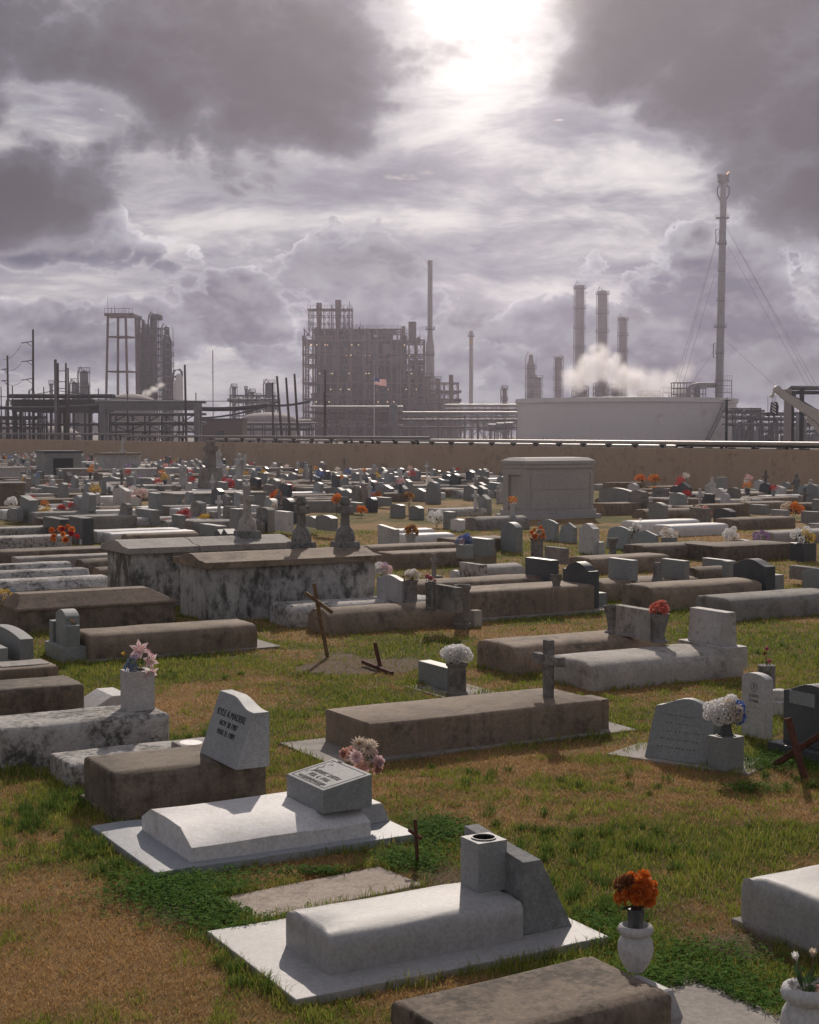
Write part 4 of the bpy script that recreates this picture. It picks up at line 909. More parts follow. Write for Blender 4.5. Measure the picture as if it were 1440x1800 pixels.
# table: near bottom x, bottom y, far x, top y, base z, thickness, material, top, looks
for i, (xn, yb, xf, yt, z, t_, mt, tp, lb) in enumerate([
    (316, 934, 302, 906, 0, .2, 'mid_granite', 'flat', '~dark square headstone'), (351, 917, 336, 884, 0, .25, 'grey_granite', 'flat', '~plain grey square headstone'), (385, 947, 351, 925, 0, .25, 'mid_granite', 'flat', '~broad low granite headstone'),
    (376, 928, 367, 900, 0, .15, 'pale_concrete', 'flat', '~pale square post'), (419, 953, 404, 895, 0, .25, 'mid_granite', 'flat', 'tall dark grey shaft stone beside the white round topped tablet'), (436, 952, 421, 912, 0, .15, 'white_marble', 'round', 'white round topped tablet beside the tall dark grey shaft stone'),
    (442, 910, 421, 889, .2, .3, 'white_marble', 'flat', '~white block headstone'), (400, 907, 385, 880, 0, .2, 'pink_marble', 'gov', 'rosy stone tablet on a step before the terrace'), (398, 889, 385, 869, 0, .2, 'pale_concrete', 'flat', '~pale square headstone'), (420, 892, 405, 871, 0, .2, 'brown_concrete', 'flat', '~brown square headstone'),
    (505, 935, 483, 900, .1, .2, 'white_marble', 'flat', '~white headstone'), (553, 928, 536, 908, .2, .2, 'mid_granite', 'arch', '~arched granite headstone'), (583, 934, 555, 907, .2, .2, 'mid_granite', 'arch', '~wide granite headstone'), (632, 900, 612, 884, .1, .2, 'mid_granite', 'flat', '~low granite headstone'),
    (222, 893, 199, 858, 0, .2, 'white_marble', 'arch', 'arched white headstone with a vase of flowers on each side'), (268, 925, 238, 897, 0, .25, 'mid_granite', 'flat', '~granite headstone'), (110, 880, 62, 858, 0, .2, 'mid_granite', 'flat', 'wide blue grey headstone with a pale flower before it'),
    (206, 857, 180, 839, 0, .2, 'mid_granite', 'arch', '~wide grey arched headstone'), (264, 858, 241, 841, 0, .2, 'mid_granite', 'flat', '~wide grey headstone'), (52, 920, 36, 873, 0, .3, 'mid_granite', 'rise', 'tall grey headstone with red flowers at its side'), (30, 915, 17, 895, .1, .2, 'grey_granite', 'flat', '~small pale grey headstone'),
    (30, 872, 14, 852, 0, .2, 'dark_granite', 'flat', '~black square headstone'), (704, 911, 686, 887, 0, .2, 'mid_granite', 'gov', '~round topped grey headstone'), (737, 914, 719, 890, 0, .2, 'mid_granite', 'arch', '~round topped grey headstone'), (793, 930, 779, 900, 0, .2, 'mid_granite', 'flat', '~narrow grey headstone'), (808, 935, 792, 913, 0, .2, 'white_paint', 'gov', 'bright white rounded tablet behind the blue flowers'),
    (681, 890, 659, 875, .1, .2, 'mid_granite', 'flat', '~slant grey headstone'), (643, 875, 615, 856, 0, .2, 'mid_granite', 'peak', '~peaked grey headstone'), (686, 880, 665, 853, 0, .2, 'mid_granite', 'peak', '~peaked grey headstone'), (663, 878, 645, 852, 0, .2, 'mid_granite', 'flat', '~grey headstone'), (745, 882, 724, 859, 0, .2, 'mid_granite', 'peak', '~peaked grey headstone'),
    (768, 860, 745, 845, 0, .2, 'dark_granite', 'flat', '~dark wide headstone'), (834, 880, 815, 853, 0, .2, 'mid_granite', 'peak', '~peaked grey headstone'), (851, 880, 832, 854, 0, .2, 'mid_granite', 'peak', '~peaked grey headstone'), (739, 831, 721, 813, .2, .2, 'white_marble', 'gov', 'white marble tablet, one of a twin pair before the wall'), (758, 831, 740, 813, .2, .2, 'white_marble', 'gov', 'white marble tablet with an orange flower, second of the twin pair'),
    (1166, 915, 1140, 884, 0, .2, 'mid_granite', 'arch', '~wide arched grey headstone'), (1141, 905, 1108, 882, 0, .2, 'grey_concrete', 'flat', '~pale wide headstone'), (1242, 922, 1212, 894, 0, .2, 'grey_concrete', 'flat', 'pale headstone behind the rosy posy'), (1284, 927, 1254, 895, 0, .25, 'dark_granite', 'arch', 'dark arched headstone behind the bright white vaults'),
    (1216, 886, 1200, 865, 0, .2, 'dark_granite', 'peak', '~dark peaked headstone'), (1240, 886, 1224, 866, 0, .2, 'dark_granite', 'peak', '~dark peaked headstone'), (1345, 905, 1318, 888, 0, .2, 'mid_granite', 'flat', '~wide grey headstone'), (1380, 917, 1354, 897, 0, .2, 'grey_granite', 'flat', '~pale square headstone'), (1436, 921, 1408, 900, 0, .2, 'mid_granite', 'flat', '~wide grey headstone'),
    (1371, 880, 1354, 853, 0, .2, 'black_paint', 'round', 'black rounded headstone with a white rim, near the wall'), (1251, 880, 1239, 853, .2, .2, 'white_marble', 'flat', '~small white headstone'), (1107, 858, 1076, 857, 0, .2, 'mid_granite', 'flat', '~low grey headstone'), (1107, 890, 1053, 859, 0, .2, 'mid_granite', 'arch', '~broad grey headstone')]):
    if yb - yt < 4: continue
    hs('mid%d' % i, xn, yb, xf, yt, z, t_, mt, lb, top=tp, bev=0)
for i, (px, yb, z, lb, cols, rad) in enumerate([
    (325, 925, .30, 'red flowers in a dark vase before the long white vault', ['red', 'rose'], .22), (361, 928, .18, 'golden yellow flowers beside the pale square post', ['yellow', 'amber'], .25), (403, 958, .12, 'pale posy of cream and pink flowers beside the double curved dark stone', ['cream', 'pale_pink', 'yellow'], .28),
    (296, 928, .02, 'deep red flowers beside the dark square headstone', ['red'], .22), (357, 895, .15, 'bright blue flowers on the ground before the terrace', ['blue', 'dusk'], .30), (378, 893, .15, 'dark green bush of leaves with blue flowers before the terrace', ['dusk'], .30), (368, 868, .9, 'yellow flowers on the tall dark vase at the terrace', ['yellow', 'amber'], .34), (400, 878, .55, 'rosy red flowers at the end of the terrace', ['rose', 'red'], .38),
    (592, 907, .5, 'orange flowers behind the round headed ruined cross', ['orange', 'amber'], .28), (636, 910, .2, 'orange flowers beside the low granite headstone', ['orange'], .22), (719, 905, .6, 'russet flowers between the two round topped headstones', ['russet', 'amber'], .24), (661, 890, .3, 'russet orange flowers beside the slant grey headstone', ['russet', 'orange'], .26), (768, 928, .20, 'white flowers heaped on the ground behind the bright white vault', ['white'], .34),
    (54, 915, .55, 'red flowers on the tall grey headstone by the left edge', ['red', 'orange'], .26), (20, 905, .35, 'white flowers near the left edge behind the small pale headstone', ['white'], .26), (80, 915, .15, 'pale yellow flowers beside the tall grey headstone', ['yellow', 'white'], .3), (190, 875, .35, 'white and green flowers in the vase on one side of the arched white headstone', ['white'], .26), (232, 880, .35, 'white flowers in the vase on the farther side of the arched white headstone', ['white', 'pale_pink'], .26),
    (248, 893, .4, 'pink and cream flowers with leaves beside the granite headstone', ['pale_pink', 'cream'], .34), (484, 890, .3, 'orange red flowers behind the slender pale cross', ['orange', 'red'], .3), (505, 872, .3, 'rose red flowers in the middle rows behind the tomb crosses', ['rose'], .3), (1235, 920, .25, 'rosy peach posy before the pale headstone', ['peach', 'cream', 'rose'], .34), (1394, 915, .30, 'autumn coloured flowers on a granite pillar', ['amber', 'cream', 'orange'], .36),
    (1151, 867, .6, 'orange flowers on a stem vase before the wall', ['orange', 'amber'], .30), (1126, 864, .55, 'orange flowers beside the stem vase, nearer the mausoleum', ['orange'], .30), (1209, 855, .75, 'tall white and green flowers against the wall', ['white', 'cream'], .36), (112, 872, .3, 'cream flower on the wide blue grey headstone', ['cream', 'pale_pink'], .25), (108, 913, .3, 'red flowers behind the bright orange ones', ['red'], .2)]):
    o = ball_bouquet(G(px, yb) + Vector((0, 0, z)), lb, 'mum', rad * .42, [(c,) for c in cols], 7, rad * .62, rad * .3, .8, leaves=8, leaf=rad * .5, lmat='leaf_dark', stem_to=-z)
# mausoleum
P = G(925, 914); L, w = 2.75, 1.38; o = thing('mausoleum', 'grey granite mausoleum with a flat pale roof slab and a recessed door', 'mausoleum', P, ANG); FOOT.append((P - SD() * .3 - LD() * .3, 0, L + .6, w + .6))
q = MB(); q.box(-.22, L + .22, -.22, w + .22, -.05, .14); obj('step', q, 'mausoleum_granite', o, bevel=.01)
q = MB(); q.box(-.10, L + .10, -.10, w + .10, .14, .30); obj('plinth', q, 'mausoleum_granite', o, bevel=.01)
q = MB(); q.box(.10, L - .02, .0, w, .30, 1.72); obj('wall_core', q, 'mausoleum_granite', o)
for y0, y1 in ((-.02, .30), (w - .30, w + .02)):
    q = MB(); q.box(-.03, .16, y0, y1, .30, 1.72); obj('door_pier', q, 'mausoleum_granite', o, bevel=.008)
q = MB(); q.box(.07, .11, .32, w - .32, .34, 1.50); obj('door', q, 'mausoleum_granite', o, bevel=.006)
q = MB(); q.box(-.03, .13, .302, w - .302, 1.50, 1.718); obj('door_lintel', q, 'mausoleum_granite', o, bevel=.006)
for (z0, z1) in ((.34, .98), (1.0, 1.55)):
    q = MB(); q.box(.17, L - .14, -.018, .01, z0, z1); obj('wall_panel', q, 'mausoleum_granite', o, bevel=.006)
q = MB(); q.box(L - .12, L + .02, -.03, .02, .30, 1.55); obj('corner_pier', q, 'mausoleum_granite', o, bevel=.006)
q = MB(); q.box(-.05, L + .05, -.05, w + .05, 1.723, 1.86); obj('frieze', q, 'mausoleum_granite', o, bevel=.01)
q = MB(); q.box(-.08, L + .08, -.08, w + .08, 1.863, 1.98); q.box(-.07, L + .07, -.07, w + .07, 1.98, 2.08, tx=.16, ty=.24); obj('roof', q, 'mausoleum_granite', o, bevel=.008)
# terrace with the tall cross
P = G(312, 897); L = solve_col(P, LD(), 468); o = thing('terrace', 'low grey terrace with a pale top before the tall stone cross', 'plinth', P, ANG); q = MB(); q.box(0, L, 0, 2.4, -.05, .56); obj('terrace_wall', q, 'mid_granite', o, bevel=.01); q = MB(); q.box(-.04, L + .04, -.04, 2.44, .563, .62); obj('terrace_lid', q, 'pale_concrete', o, bevel=.01); FOOT.append((P, 0, L, 2.4))
p = G(371, 875); o = thing('stone_cross', 'tall grey stone cross on a broad tapering pedestal, the highest in the cemetery', 'cross', p, ANG, 'crosses of the cemetery')
q = MB(); q.box(-.65, .65, -.65, .65, -.05, .45, tx=.05, ty=.05); obj('pedestal_step', q, 'grey_concrete', o, bevel=.02); q = MB(); q.box(-.46, .46, -.48, .48, .45, 1.35, tx=.08, ty=.08); obj('pedestal', q, 'grey_concrete', o, bevel=.02)
q = MB(); q.box(-.18, .18, -.24, .24, 1.35, 2.55, tx=.03, ty=.05); obj('upright', q, 'grey_concrete', o, bevel=.02); q = MB(); q.box(-.155, .155, -.50, .50, 2.08, 2.33); obj('cross_arm', q, 'grey_concrete', o, bevel=.02); FOOT.append((p - LD() * .6 - SD() * .6, 0, 1.2, 1.2))
p = G(385, 848); o = thing('stone_cross', 'short white cross on a pointed pedestal behind the tall stone cross', 'cross', p, ANG, 'crosses of the cemetery'); q = MB(); q.box(-.5, .5, -.5, .5, -.02, .6, tx=.05, ty=.05); q.box(-.42, .42, -.42, .42, .6, 1.25, tx=.30, ty=.30); obj('pedestal', q, 'white_marble', o, bevel=.02)
q = MB(); q.box(-.1, .1, -.1, .1, 1.2, 1.85); obj('upright', q, 'white_marble', o, bevel=.01); q = MB(); q.box(-.095, .095, -.26, .26, 1.52, 1.70); obj('cross_arm', q, 'white_marble', o, bevel=.01)
# white tomb with a cross, dark tomb, brick tomb
P = G(184, 833); L, w, h = 2.6, 1.7, 1.32; o = thing('tomb', 'white plastered tomb with a flat lid, topped by a small cross', 'tomb', P, ANG, 'far tombs along the wall'); q = MB(); q.box(0, L, 0, w, -.05, h); obj('tomb_wall', q, 'white_marble', o); q = MB(); q.box(-.1, L + .1, -.1, w + .1, h, h + .12); obj('slab_lid', q, 'brown_concrete', o); FOOT.append((P, 0, L, w))
cross(P + LD() * 1.6 + SD() * .8 + Vector((0, 0, h + .12)), 1.0, .55, .11, .11, 'white_marble', 'small white cross on the flat lid of the white plastered tomb', base=(.5, .4, .16))
P = G(80, 843); o = thing('tomb', 'dark granite tomb with a black door panel in its front', 'tomb', P, ANG, 'far tombs along the wall'); q = MB(); q.box(0, 2.3, 0, 1.9, -.05, 1.62); obj('tomb_wall', q, 'mid_granite', o); q = MB(); q.box(-.08, 2.38, -.08, 1.98, 1.62, 1.76); obj('slab_lid', q, 'dark_granite', o); q = MB(); q.box(.5, 1.75, -.03, .01, .25, 1.3); obj('door_panel', q, 'black_paint', o); FOOT.append((P, 0, 2.3, 1.9))
P = G(-30, 895); o = thing('tomb', 'buff brick tomb cut by the left edge', 'tomb', P, ANG, 'far tombs along the wall')
q = MB(); q.box(.05, 1.65, .05, 1.0, -.05, .92); obj('tomb_core', q, 'old_brick', o); q = MB(); q.box(-.05, 1.75, -.05, 1.1, .925, 1.0); obj('slab_lid', q, 'pale_concrete', o); FOOT.append((P, 0, 1.7, 1.05))
bm_ = MB(); bm_.box(0, .205, 0, .05, 0, .068); bme = bm_.mesh('brick', 'old_brick')
for r_ in range(12):
    for k in range(8):
        x0 = k * .215 - (.10 if r_ % 2 else 0)
        if x0 < -.05 or x0 > 1.5: continue
        link('brick', bme, o, (x0, .004 + .004 * ((k * 7 + r_ * 3) % 3), .0 + r_ * .077))
for i, (x1, y1, x2, w, h, mt, lb) in enumerate([(226, 844, 345, 1.1, .62, 'white_marble', 'long pale tomb behind the statue, below the wall'), (112, 846, 165, 1.4, .66, 'pale_concrete', 'pale streaked tomb next to the dark granite tomb'), (0, 846, 48, 1.2, .75, 'white_marble', 'white tomb at the left edge carrying an ornate white marker'), (395, 840, 520, 1.0, .5, 'pale_concrete', 'pale low tomb behind the winged angel'), (640, 838, 742, 1.0, .42, 'white_paint', 'bright white low tomb before the wall, under the twin tablets')]):
    P = G(x1, y1); L = solve_col(P, LD(), x2); o = thing('tomb', lb, 'tomb', P, ANG, 'far tombs along the wall'); q = MB(); q.box(0, L, 0, w, -.05, h); obj('tomb_wall', q, mt, o); q = MB(); q.box(-.05, L + .05, -.05, w + .05, h, h + .08); obj('slab_lid', q, mt, o); FOOT.append((P, 0, L, w))

# ------------------------------------------------------------------ boundary wall
W0, W1 = Vector((-45, 169, 0)), Vector((19, 72, 0)); WD = (W1 - W0).normalized(); WN = Vector((-WD.y, WD.x, 0))
if WN.y < 0: WN = -WN
WALL_H = 2.08
def wall_y(x, off=0.0):                                     # depth of the wall line in picture column x
    k = (x - CX) / F; t = (k * W0.y - W0.x) / (WD.x - k * WD.y); return (W0 + WD * t).y + off
t = thing('boundary_wall', 'long plain tan wall between the cemetery and the refinery', 'wall', W0 - WD * 90, math.atan2(WD.y, WD.x))
WL = 90 + (W1 - W0).length + 38; n_ = 30
pm = MB(); pm.box(0, WL / n_ - .012, 0, .24, -.1, WALL_H); pme = pm.mesh('wall_panel', 'wall_render')
for i in range(n_): link('wall_panel', pme, t, (i * WL / n_, 0, 0))

# ------------------------------------------------------------------ refinery helpers: everything stands behind the wall at its own distance
def zpx(py, Y): return AT(720, py, Y).z
def xpx(px, Y): return AT(px, 757, Y).x
def mpp(Y): return Y / F
REF = 'refinery plant behind the wall'
def rthing(name, label, cat, px, Y, group=None): return thing(name, label, cat, Vector((xpx(px, Y), Y, 0)), 0, group)
def column_tower(name, label, px, top, wpx, Y, mat='tower_clad', rings=4, neck=False, group='tall process towers', ladder=True, taper=1.0, cat='tower', side=1, bands=None):
    """a vertical vessel with platforms, ladder run and vent pipes"""
    o = rthing(name, label, cat, px, Y, group); z = zpx(top, Y); r = wpx / 2 * mpp(Y)
    q = MB()
    if neck: q.lathe([(r * 1.05, 0), (r, .1), (r, z * .86), (r * .98, z * .88), (r * .55, z * .93), (r * .5, z), (0.01, z + r * .3)], 18)
    else: q.lathe([(r * taper * 1.0, 0), (r, z - r * .5), (r * .8, z - r * .15), (r * .35, z)], 18)
    obj('shell', q, mat, o, smooth=50)
    for i in range(rings):
        zz = z * (1 - .03 - i * .8 / max(1, rings) * .8) * (.86 if neck else 1)
        q = MB(); q.lathe([(r * 1.02, zz), (r * 1.45, zz), (r * 1.45, zz + .12), (r * 1.02, zz + .12)], 14)
        for k in range(14):
            t = 2 * math.pi * k / 14; e = (r * 1.43 * math.cos(t), r * 1.43 * math.sin(t)); q.bar((*e, zz + .1), (*e, zz + 1.2), .06)
        q.tube([(r * 1.43 * math.cos(2 * math.pi * k / 14), r * 1.43 * math.sin(2 * math.pi * k / 14), zz + 1.2) for k in range(15)], .04, 4, cap=False)
        obj('platform', q, 'steel_dark', o)
    if ladder:
        q = MB(); x0 = side * (r + .35)
        for dx in (-.22, .22): q.bar((x0, dx, 0), (x0, dx, z), .07)
        for k in range(int(z / .9)): q.bar((x0, -.22, k * .9), (x0, .22, k * .9), .05)
        obj('ladder', q, 'steel_dark', o)
        q = MB(); x1 = -side * (r + .45); q.tube([(x1, 0, .5), (x1, 0, z * .97), (x1 * .5, 0, z + r * .8), (0, 0, z - .1)], .18, 6); obj('riser_pipe', q, mat, o, smooth=50)
    return o
def frame_rack(name, label, x0, x1, Y, levels, bays, depth, mat='steel_dark', brace=True, post=.35, beam=.3, cat='pipe rack', group='steel pipe racks', pipes=(), base=0.0):
    """open steel frame: posts, beams on every level, some pipes lying along it"""
    o = rthing(name, label, cat, (x0 + x1) / 2, Y, group); X0, X1 = xpx(x0, Y) - o.location.x, xpx(x1, Y) - o.location.x
    zs = [zpx(l, Y) for l in levels]
    top = max(zs); pm = MB(); pm.box(-post / 2, post / 2, -post / 2, post / 2, base, top); pme = pm.mesh('post', mat)
    bm = MB(); bm.box(X0 - .2, X1 + .2, -beam / 2, beam / 2, -beam, 0); bme = bm.mesh('beam', mat)
    xs = [X0 + (X1 - X0) * k / bays for k in range(bays + 1)]
    for yy in (0, depth):
        for x in xs: link('post', pme, o, (x, yy, 0))
        for z in zs: link('beam', bme, o, (0, yy + .003, z))
    cm = MB(); cm.box(-beam / 2, beam / 2, 0, depth, -beam, 0); cme = cm.mesh('cross_beam', mat)
    for z in zs:
        for x in xs: link('cross_beam', cme, o, (x + .004, 0, z - .01))
    if brace:
        q = MB()
        for i in range(bays):
            for a, b in zip([base] + sorted(zs)[:-1], sorted(zs)):
                if (i + int(a)) % 2: q.bar((xs[i], 0, a), (xs[i + 1], 0, b), .14)
                else: q.bar((xs[i], 0, b), (xs[i + 1], 0, a), .14)
        obj('bracing', q, mat, o)
    for k, (lv, n, r, pm_) in enumerate(pipes):
        z = zpx(lv, Y); q = MB(); q.tube([(X0 - 1, 0, 0), (X1 + 1, 0, 0)], r, 8); me = q.mesh('pipe', pm_, 50)
        for j in range(n): link('pipe', me, o, (0, depth * (j + .5) / max(1, n), z + r + .02))
    return o
def pole(name, label, px, top, Y, r=.16, lean=0.0, mat='pole_wood', group='poles behind the wall', arms=(), cat='pole'):
    o = rthing(name, label, cat, px, Y, group); z = zpx(top, Y)
    q = MB(); q.tube([(0, 0, -.2), (lean, 0, z)], [r, r * .75], 10); obj('shaft', q, mat, o, smooth=50)
    for (ay, dx) in arms:
        za = zpx(ay, Y); q = MB(); q.bar((lean * za / z, 0, za), (lean * za / z + dx, 0, za - .15 * abs(dx)), .11); q.bar((lean * za / z, 0, za - .8), (lean * za / z + dx * .55, 0, za - .1 * abs(dx)), .08); obj('insulator_arm', q, 'steel_dark', o)
    return o
def wire(label, pts, r=.03, cat='cable', group='cables along the refinery fence', mat='wire'):
    q = MB(); P0 = Vector(pts[0]); q.tube([Vector(p) - P0 for p in pts], r, 5); o = obj('cable', q, mat, loc=P0); return tag(o, label, cat, group)
def sag(a, b, s, n=10): return [a.lerp(b, i / n) - Vector((0, 0, s * 4 * (i / n) * (1 - i / n))) for i in range(n + 1)]

# ---- wooden poles and cables, left
pole('utility_pole', 'shorter wooden utility pole nearest the left edge', 15, 625, 210, .17, 0, arms=[(648, -.9), (668, -.9)], group='utility poles')
pole('utility_pole', 'tallest wooden utility pole with three slanting insulator arms', 58, 579, 210, .18, .2, arms=[(600, -1.6), (633, -1.6), (665, -1.6)], group='utility poles')
for i, (a, b) in enumerate(((600, 632), (633, 648), (665, 668))):
    wire('slack wire between the two utility poles, the %s one' % ('highest', 'middle', 'lowest')[i], sag(AT(58, a + 2, 210) + Vector((-1.6, 0, -.3)), AT(15, b, 210) + Vector((-.8, 0, 0)), .6), .025)
for i, (px, tp, ln, r, mt, lb) in enumerate([(99, 632, 0, .24, 'steel_grey', 'thick blue grey pole of the tall quartet'), (102, 638, .1, .15, 'pole_wood', 'slim dark pole of the tall quartet, joined by rungs to its neighbour'), (116, 638, .1, .15, 'pole_wood', 'slim dark pole of the tall quartet on the other side of the rungs'), (121, 647, 0, .13, 'pole_wood', 'shortest pole of the tall quartet'),
        (328, 641, -.15, .17, 'pole_wood', 'lone wooden pole before the white vessel'), (498, 661, -.75, .18, 'pole_wood', 'leaning pole of a trio, farthest from the great process unit'), (512, 664, -.6, .18, 'pole_wood', 'leaning pole of a trio, the middle one'), (526, 657, -.55, .18, 'pole_wood', 'leaning pole of a trio, next to the great process unit'), (572, 650, 0, .16, 'pole_wood', 'thin pole standing before the great process unit'), (480, 672, 0, .14, 'pole_wood', 'short dark pole before the leaning trio')]):
    pole('pole', lb, px, tp, 190, r, ln, mt)
q = MB(); P0 = AT(102, 652, 190)
for yy in (652, 671, 683): q.bar(AT(102, yy, 190) - P0, AT(116, yy, 190) - P0, .09)
o = obj('crossbar', q, 'pole_wood', loc=P0); tag(o, 'three rungs tied between two poles of the tall quartet', 'crossbar')
for i, (x, tp) in enumerate([(3, 680), (23, 678), (78, 680), (157, 676), (174, 683), (225, 687), (345, 690), (570, 690)]):
    pole('fence_post', ('thin fence post at the left edge', 'thin fence post before the first utility pole', 'thin fence post behind the quartet', 'fence post before the slim columns', 'fence post before the water tower', 'dark post before the domed tank', 'thin post beside the grey pipe bridge', 'thin post in front of the process unit')[i], x, tp, 200, .09, 0, 'steel_dark', 'thin fence posts')
wire('long cable sagging from the left edge past the quartet of poles', sag(AT(-10, 697, 198), AT(97, 686, 198), .3) + sag(AT(97, 686, 198), AT(300, 705, 198), .2)[1:], .05)
wire('cable running from the domed tank to the small process block', sag(AT(300, 703, 198), AT(480, 702, 198), .2), .05)

# ---- pipe bridges behind the wall, left: dark rack, grey rack, sagging ducts
frame_rack('pipe_bridge', 'dark steel pipe bridge at the left edge, behind the wall', 27, 184, 205, (702, 712), 2, 3.0, 'steel_dark', False, .36, .9, pipes=((700, 3, .28, 'steel_dark'),))
for i, (a, b, r) in enumerate([((-20, 716), (182, 712), .22), ((182, 712), (345, 715), .25), ((345, 718), (470, 712), .30), ((470, 712), (545, 705), .16), ((345, 735), (490, 706), .12), ((-20, 742), (140, 744), .10)]):
    q = MB(); A_, B_ = AT(*a, 200), AT(*b, 200); q.tube([p - A_ for p in sag(A_, B_, .25 if i != 4 else .5)], r, 8); o = obj('duct', q, 'steel_dark', loc=A_, smooth=50)
    tag(o, ('dark sagging duct behind the first utility poles', 'dark duct under the grey pipe bridge', 'dark duct running from the grey pipe bridge to the short dark pole', 'thin duct rising to the process unit', 'duct slanting up past the brown shed', 'thin rail low at the left edge')[i], 'duct', 'ducts behind the wall')
frame_rack('pipe_bridge', 'grey steel pipe bridge before the domed tank', 180, 346, 196, (708, 714), 1, 2.5, 'steel_grey', False, .62, .5, pipes=((709, 2, .18, 'steel_grey'),))
frame_rack('pipe_rack', 'low dark pipe rack in front of the slim columns', 60, 180, 225, (722, 745), 4, 4, 'steel_dark', False, .25, .3, pipes=((724, 3, .2, 'steel_dark'), (747, 3, .15, 'steel_grey')))
frame_rack('pipe_rack', 'low dark pipe rack under the grey pipe bridge', 195, 345, 215, (728, 745, 758), 5, 4, 'steel_dark', True, .22, .22, pipes=((730, 3, .16, 'steel_dark'), (746, 2, .2, 'steel_grey')))
frame_rack('pipe_rack', 'low dark pipe rack at the left edge', -60, 60, 225, (735, 752), 4, 4, 'steel_dark', False, .25, .25, pipes=((736, 2, .2, 'steel_dark'), (753, 3, .15, 'steel_grey')))
for i in range(9):
    px = 30 + i * 7.5; pole('rack_leg', ['first', 'second', 'third', 'fourth', 'fifth', 'sixth', 'seventh', 'eighth', 'last'][i] + ' dark leg under the dark pipe bridge, counted from the left edge', px, 712 if i % 2 else 716, 203 + (i % 3), .10 + .05 * (i % 2), 0, 'steel_dark', 'close row of legs under the dark pipe bridge', cat='post')
# ---- domed tanks, vessels, slim columns
def tank(label, x0, x1, top, Y, dome, mat='tank_white', rim=True):
    o = rthing('storage_tank', label, 'tank', (x0 + x1) / 2, Y, 'storage tanks'); r = (x1 - x0) / 2 * mpp(Y); z = zpx(top, Y)
    q = MB(); q.lathe([(r, -.2), (r, z)], 64); obj('shell', q, mat, o, smooth=40)
    q = MB(); q.lathe([(r * 1.01, z)] + [(r * math.cos(t * math.pi / 2 / 6) * 1.01, z + dome * math.sin(t * math.pi / 2 / 6) + .02) for t in range(1, 6)] + [(.3, z + dome + .05)], 48); obj('roof', q, mat, o, smooth=60)
    return o
tank('pale domed tank behind the grey pipe bridge, below the water tower frame', 186, 276, 712, 300, 2.2, 'stack_concrete')
tank('low white domed tank at the left edge behind the pipe bridge', -25, 140, 768, 290, 2.6, 'stack_concrete')
tank('pale tank low behind the brown shed', 424, 520, 738, 330, 1.6, 'stack_concrete')
for i, (px, tp, wp, lb) in enumerate([(149, 651, 15, 'tallest grey column with a caged head, left of the water tower'), (132, 671, 10, 'middle grey column with a caged head beside the tallest one'), (91, 674, 6, 'slim pale column beside the pole quartet'), (141, 690, 6, 'short slim column between the caged columns'), (160, 700, 7, 'short stub column right by the tallest caged one')]):
    column_tower('process_column', lb, px, tp, wp, 380, 'steel_grey', 2 if wp < 9 else 3, ladder=wp > 8)
for i, (px, tp, w_) in enumerate([(52, 684, 5), (70, 697, 8), (12, 702, 6), (40, 700, 5), (110, 700, 6)]):
    o = rthing('gooseneck_vent', ('tall gooseneck vent pipe beside the tallest utility pole', 'small dark vent behind the tallest utility pole', 'small dark vent at the left edge', 'small vent stub before the tall gooseneck', 'small vent stub behind the pole quartet')[i], 'vent', px, 330, 'vent pipes'); z = zpx(tp, 330); r = w_ * .5 * mpp(330)
    q = MB(); q.tube([(0, 0, 0), (0, 0, z - 1), (.1, 0, z - .2), (.55, 0, z), (1.0, 0, z - .4), (1.05, 0, z - 1.3)], .22, 8); q.lathe([(r, 0), (r, z - 2.2), (r * .5, z - 1.6)], 12); obj('pipe', q, 'steel_grey', o, smooth=50)
# water tower frame
Y = 400; o = rthing('water_tower', 'open steel water tower frame on four splayed legs with a bare platform', 'water tower', 212, Y); zt = zpx(556, Y); m_ = mpp(Y)
legs = []
for sx, bx, tx, yy in ((0, 185, 192, 0), (1, 200, 204, 5.5), (2, 227, 224, -1.0), (3, 239, 236, 4.5)):
    A_, B_ = Vector(((bx - 212) * m_, yy, 0)), Vector(((tx - 212) * m_, yy * .8, zt)); legs.append((A_, B_)); q = MB(); q.tube([A_, B_], .33, 8); obj('leg', q, 'steel_rusty', o, smooth=50)
for py in (592, 653):
    z = zpx(py, Y); k = z / zt; pts = [a.lerp(b, k) for a, b in legs]
    for i_, j_ in ((0, 1), (1, 3), (3, 2), (2, 0)): q = MB(); q.bar(pts[i_], pts[j_], .38); obj('strut', q, 'steel_rusty', o)
q = MB(); q.box(-24 * m_, 26 * m_, -2, 7, zt, zt + .7); obj('platform', q, 'steel_rusty', o)
q = MB()
for i in range(9): q.bar((-23 * m_ + i * 6 * m_, -1.9, zt + .7), (-23 * m_ + i * 6 * m_, -1.9, zt + 2.0), .08)
q.bar((-23 * m_, -1.9, zt + 1.9), (25 * m_, -1.9, zt + 1.9), .1); obj('railing', q, 'steel_rusty', o)
for dx, py in ((-20, 520), (-8, 536), (8, 537), (18, 545), (-14, 540)): q = MB(); q.tube([(dx * m_, 0, zt + .6), (dx * m_, 0, zpx(py, Y))], .05, 5); obj('antenna', q, 'steel_dark', o)
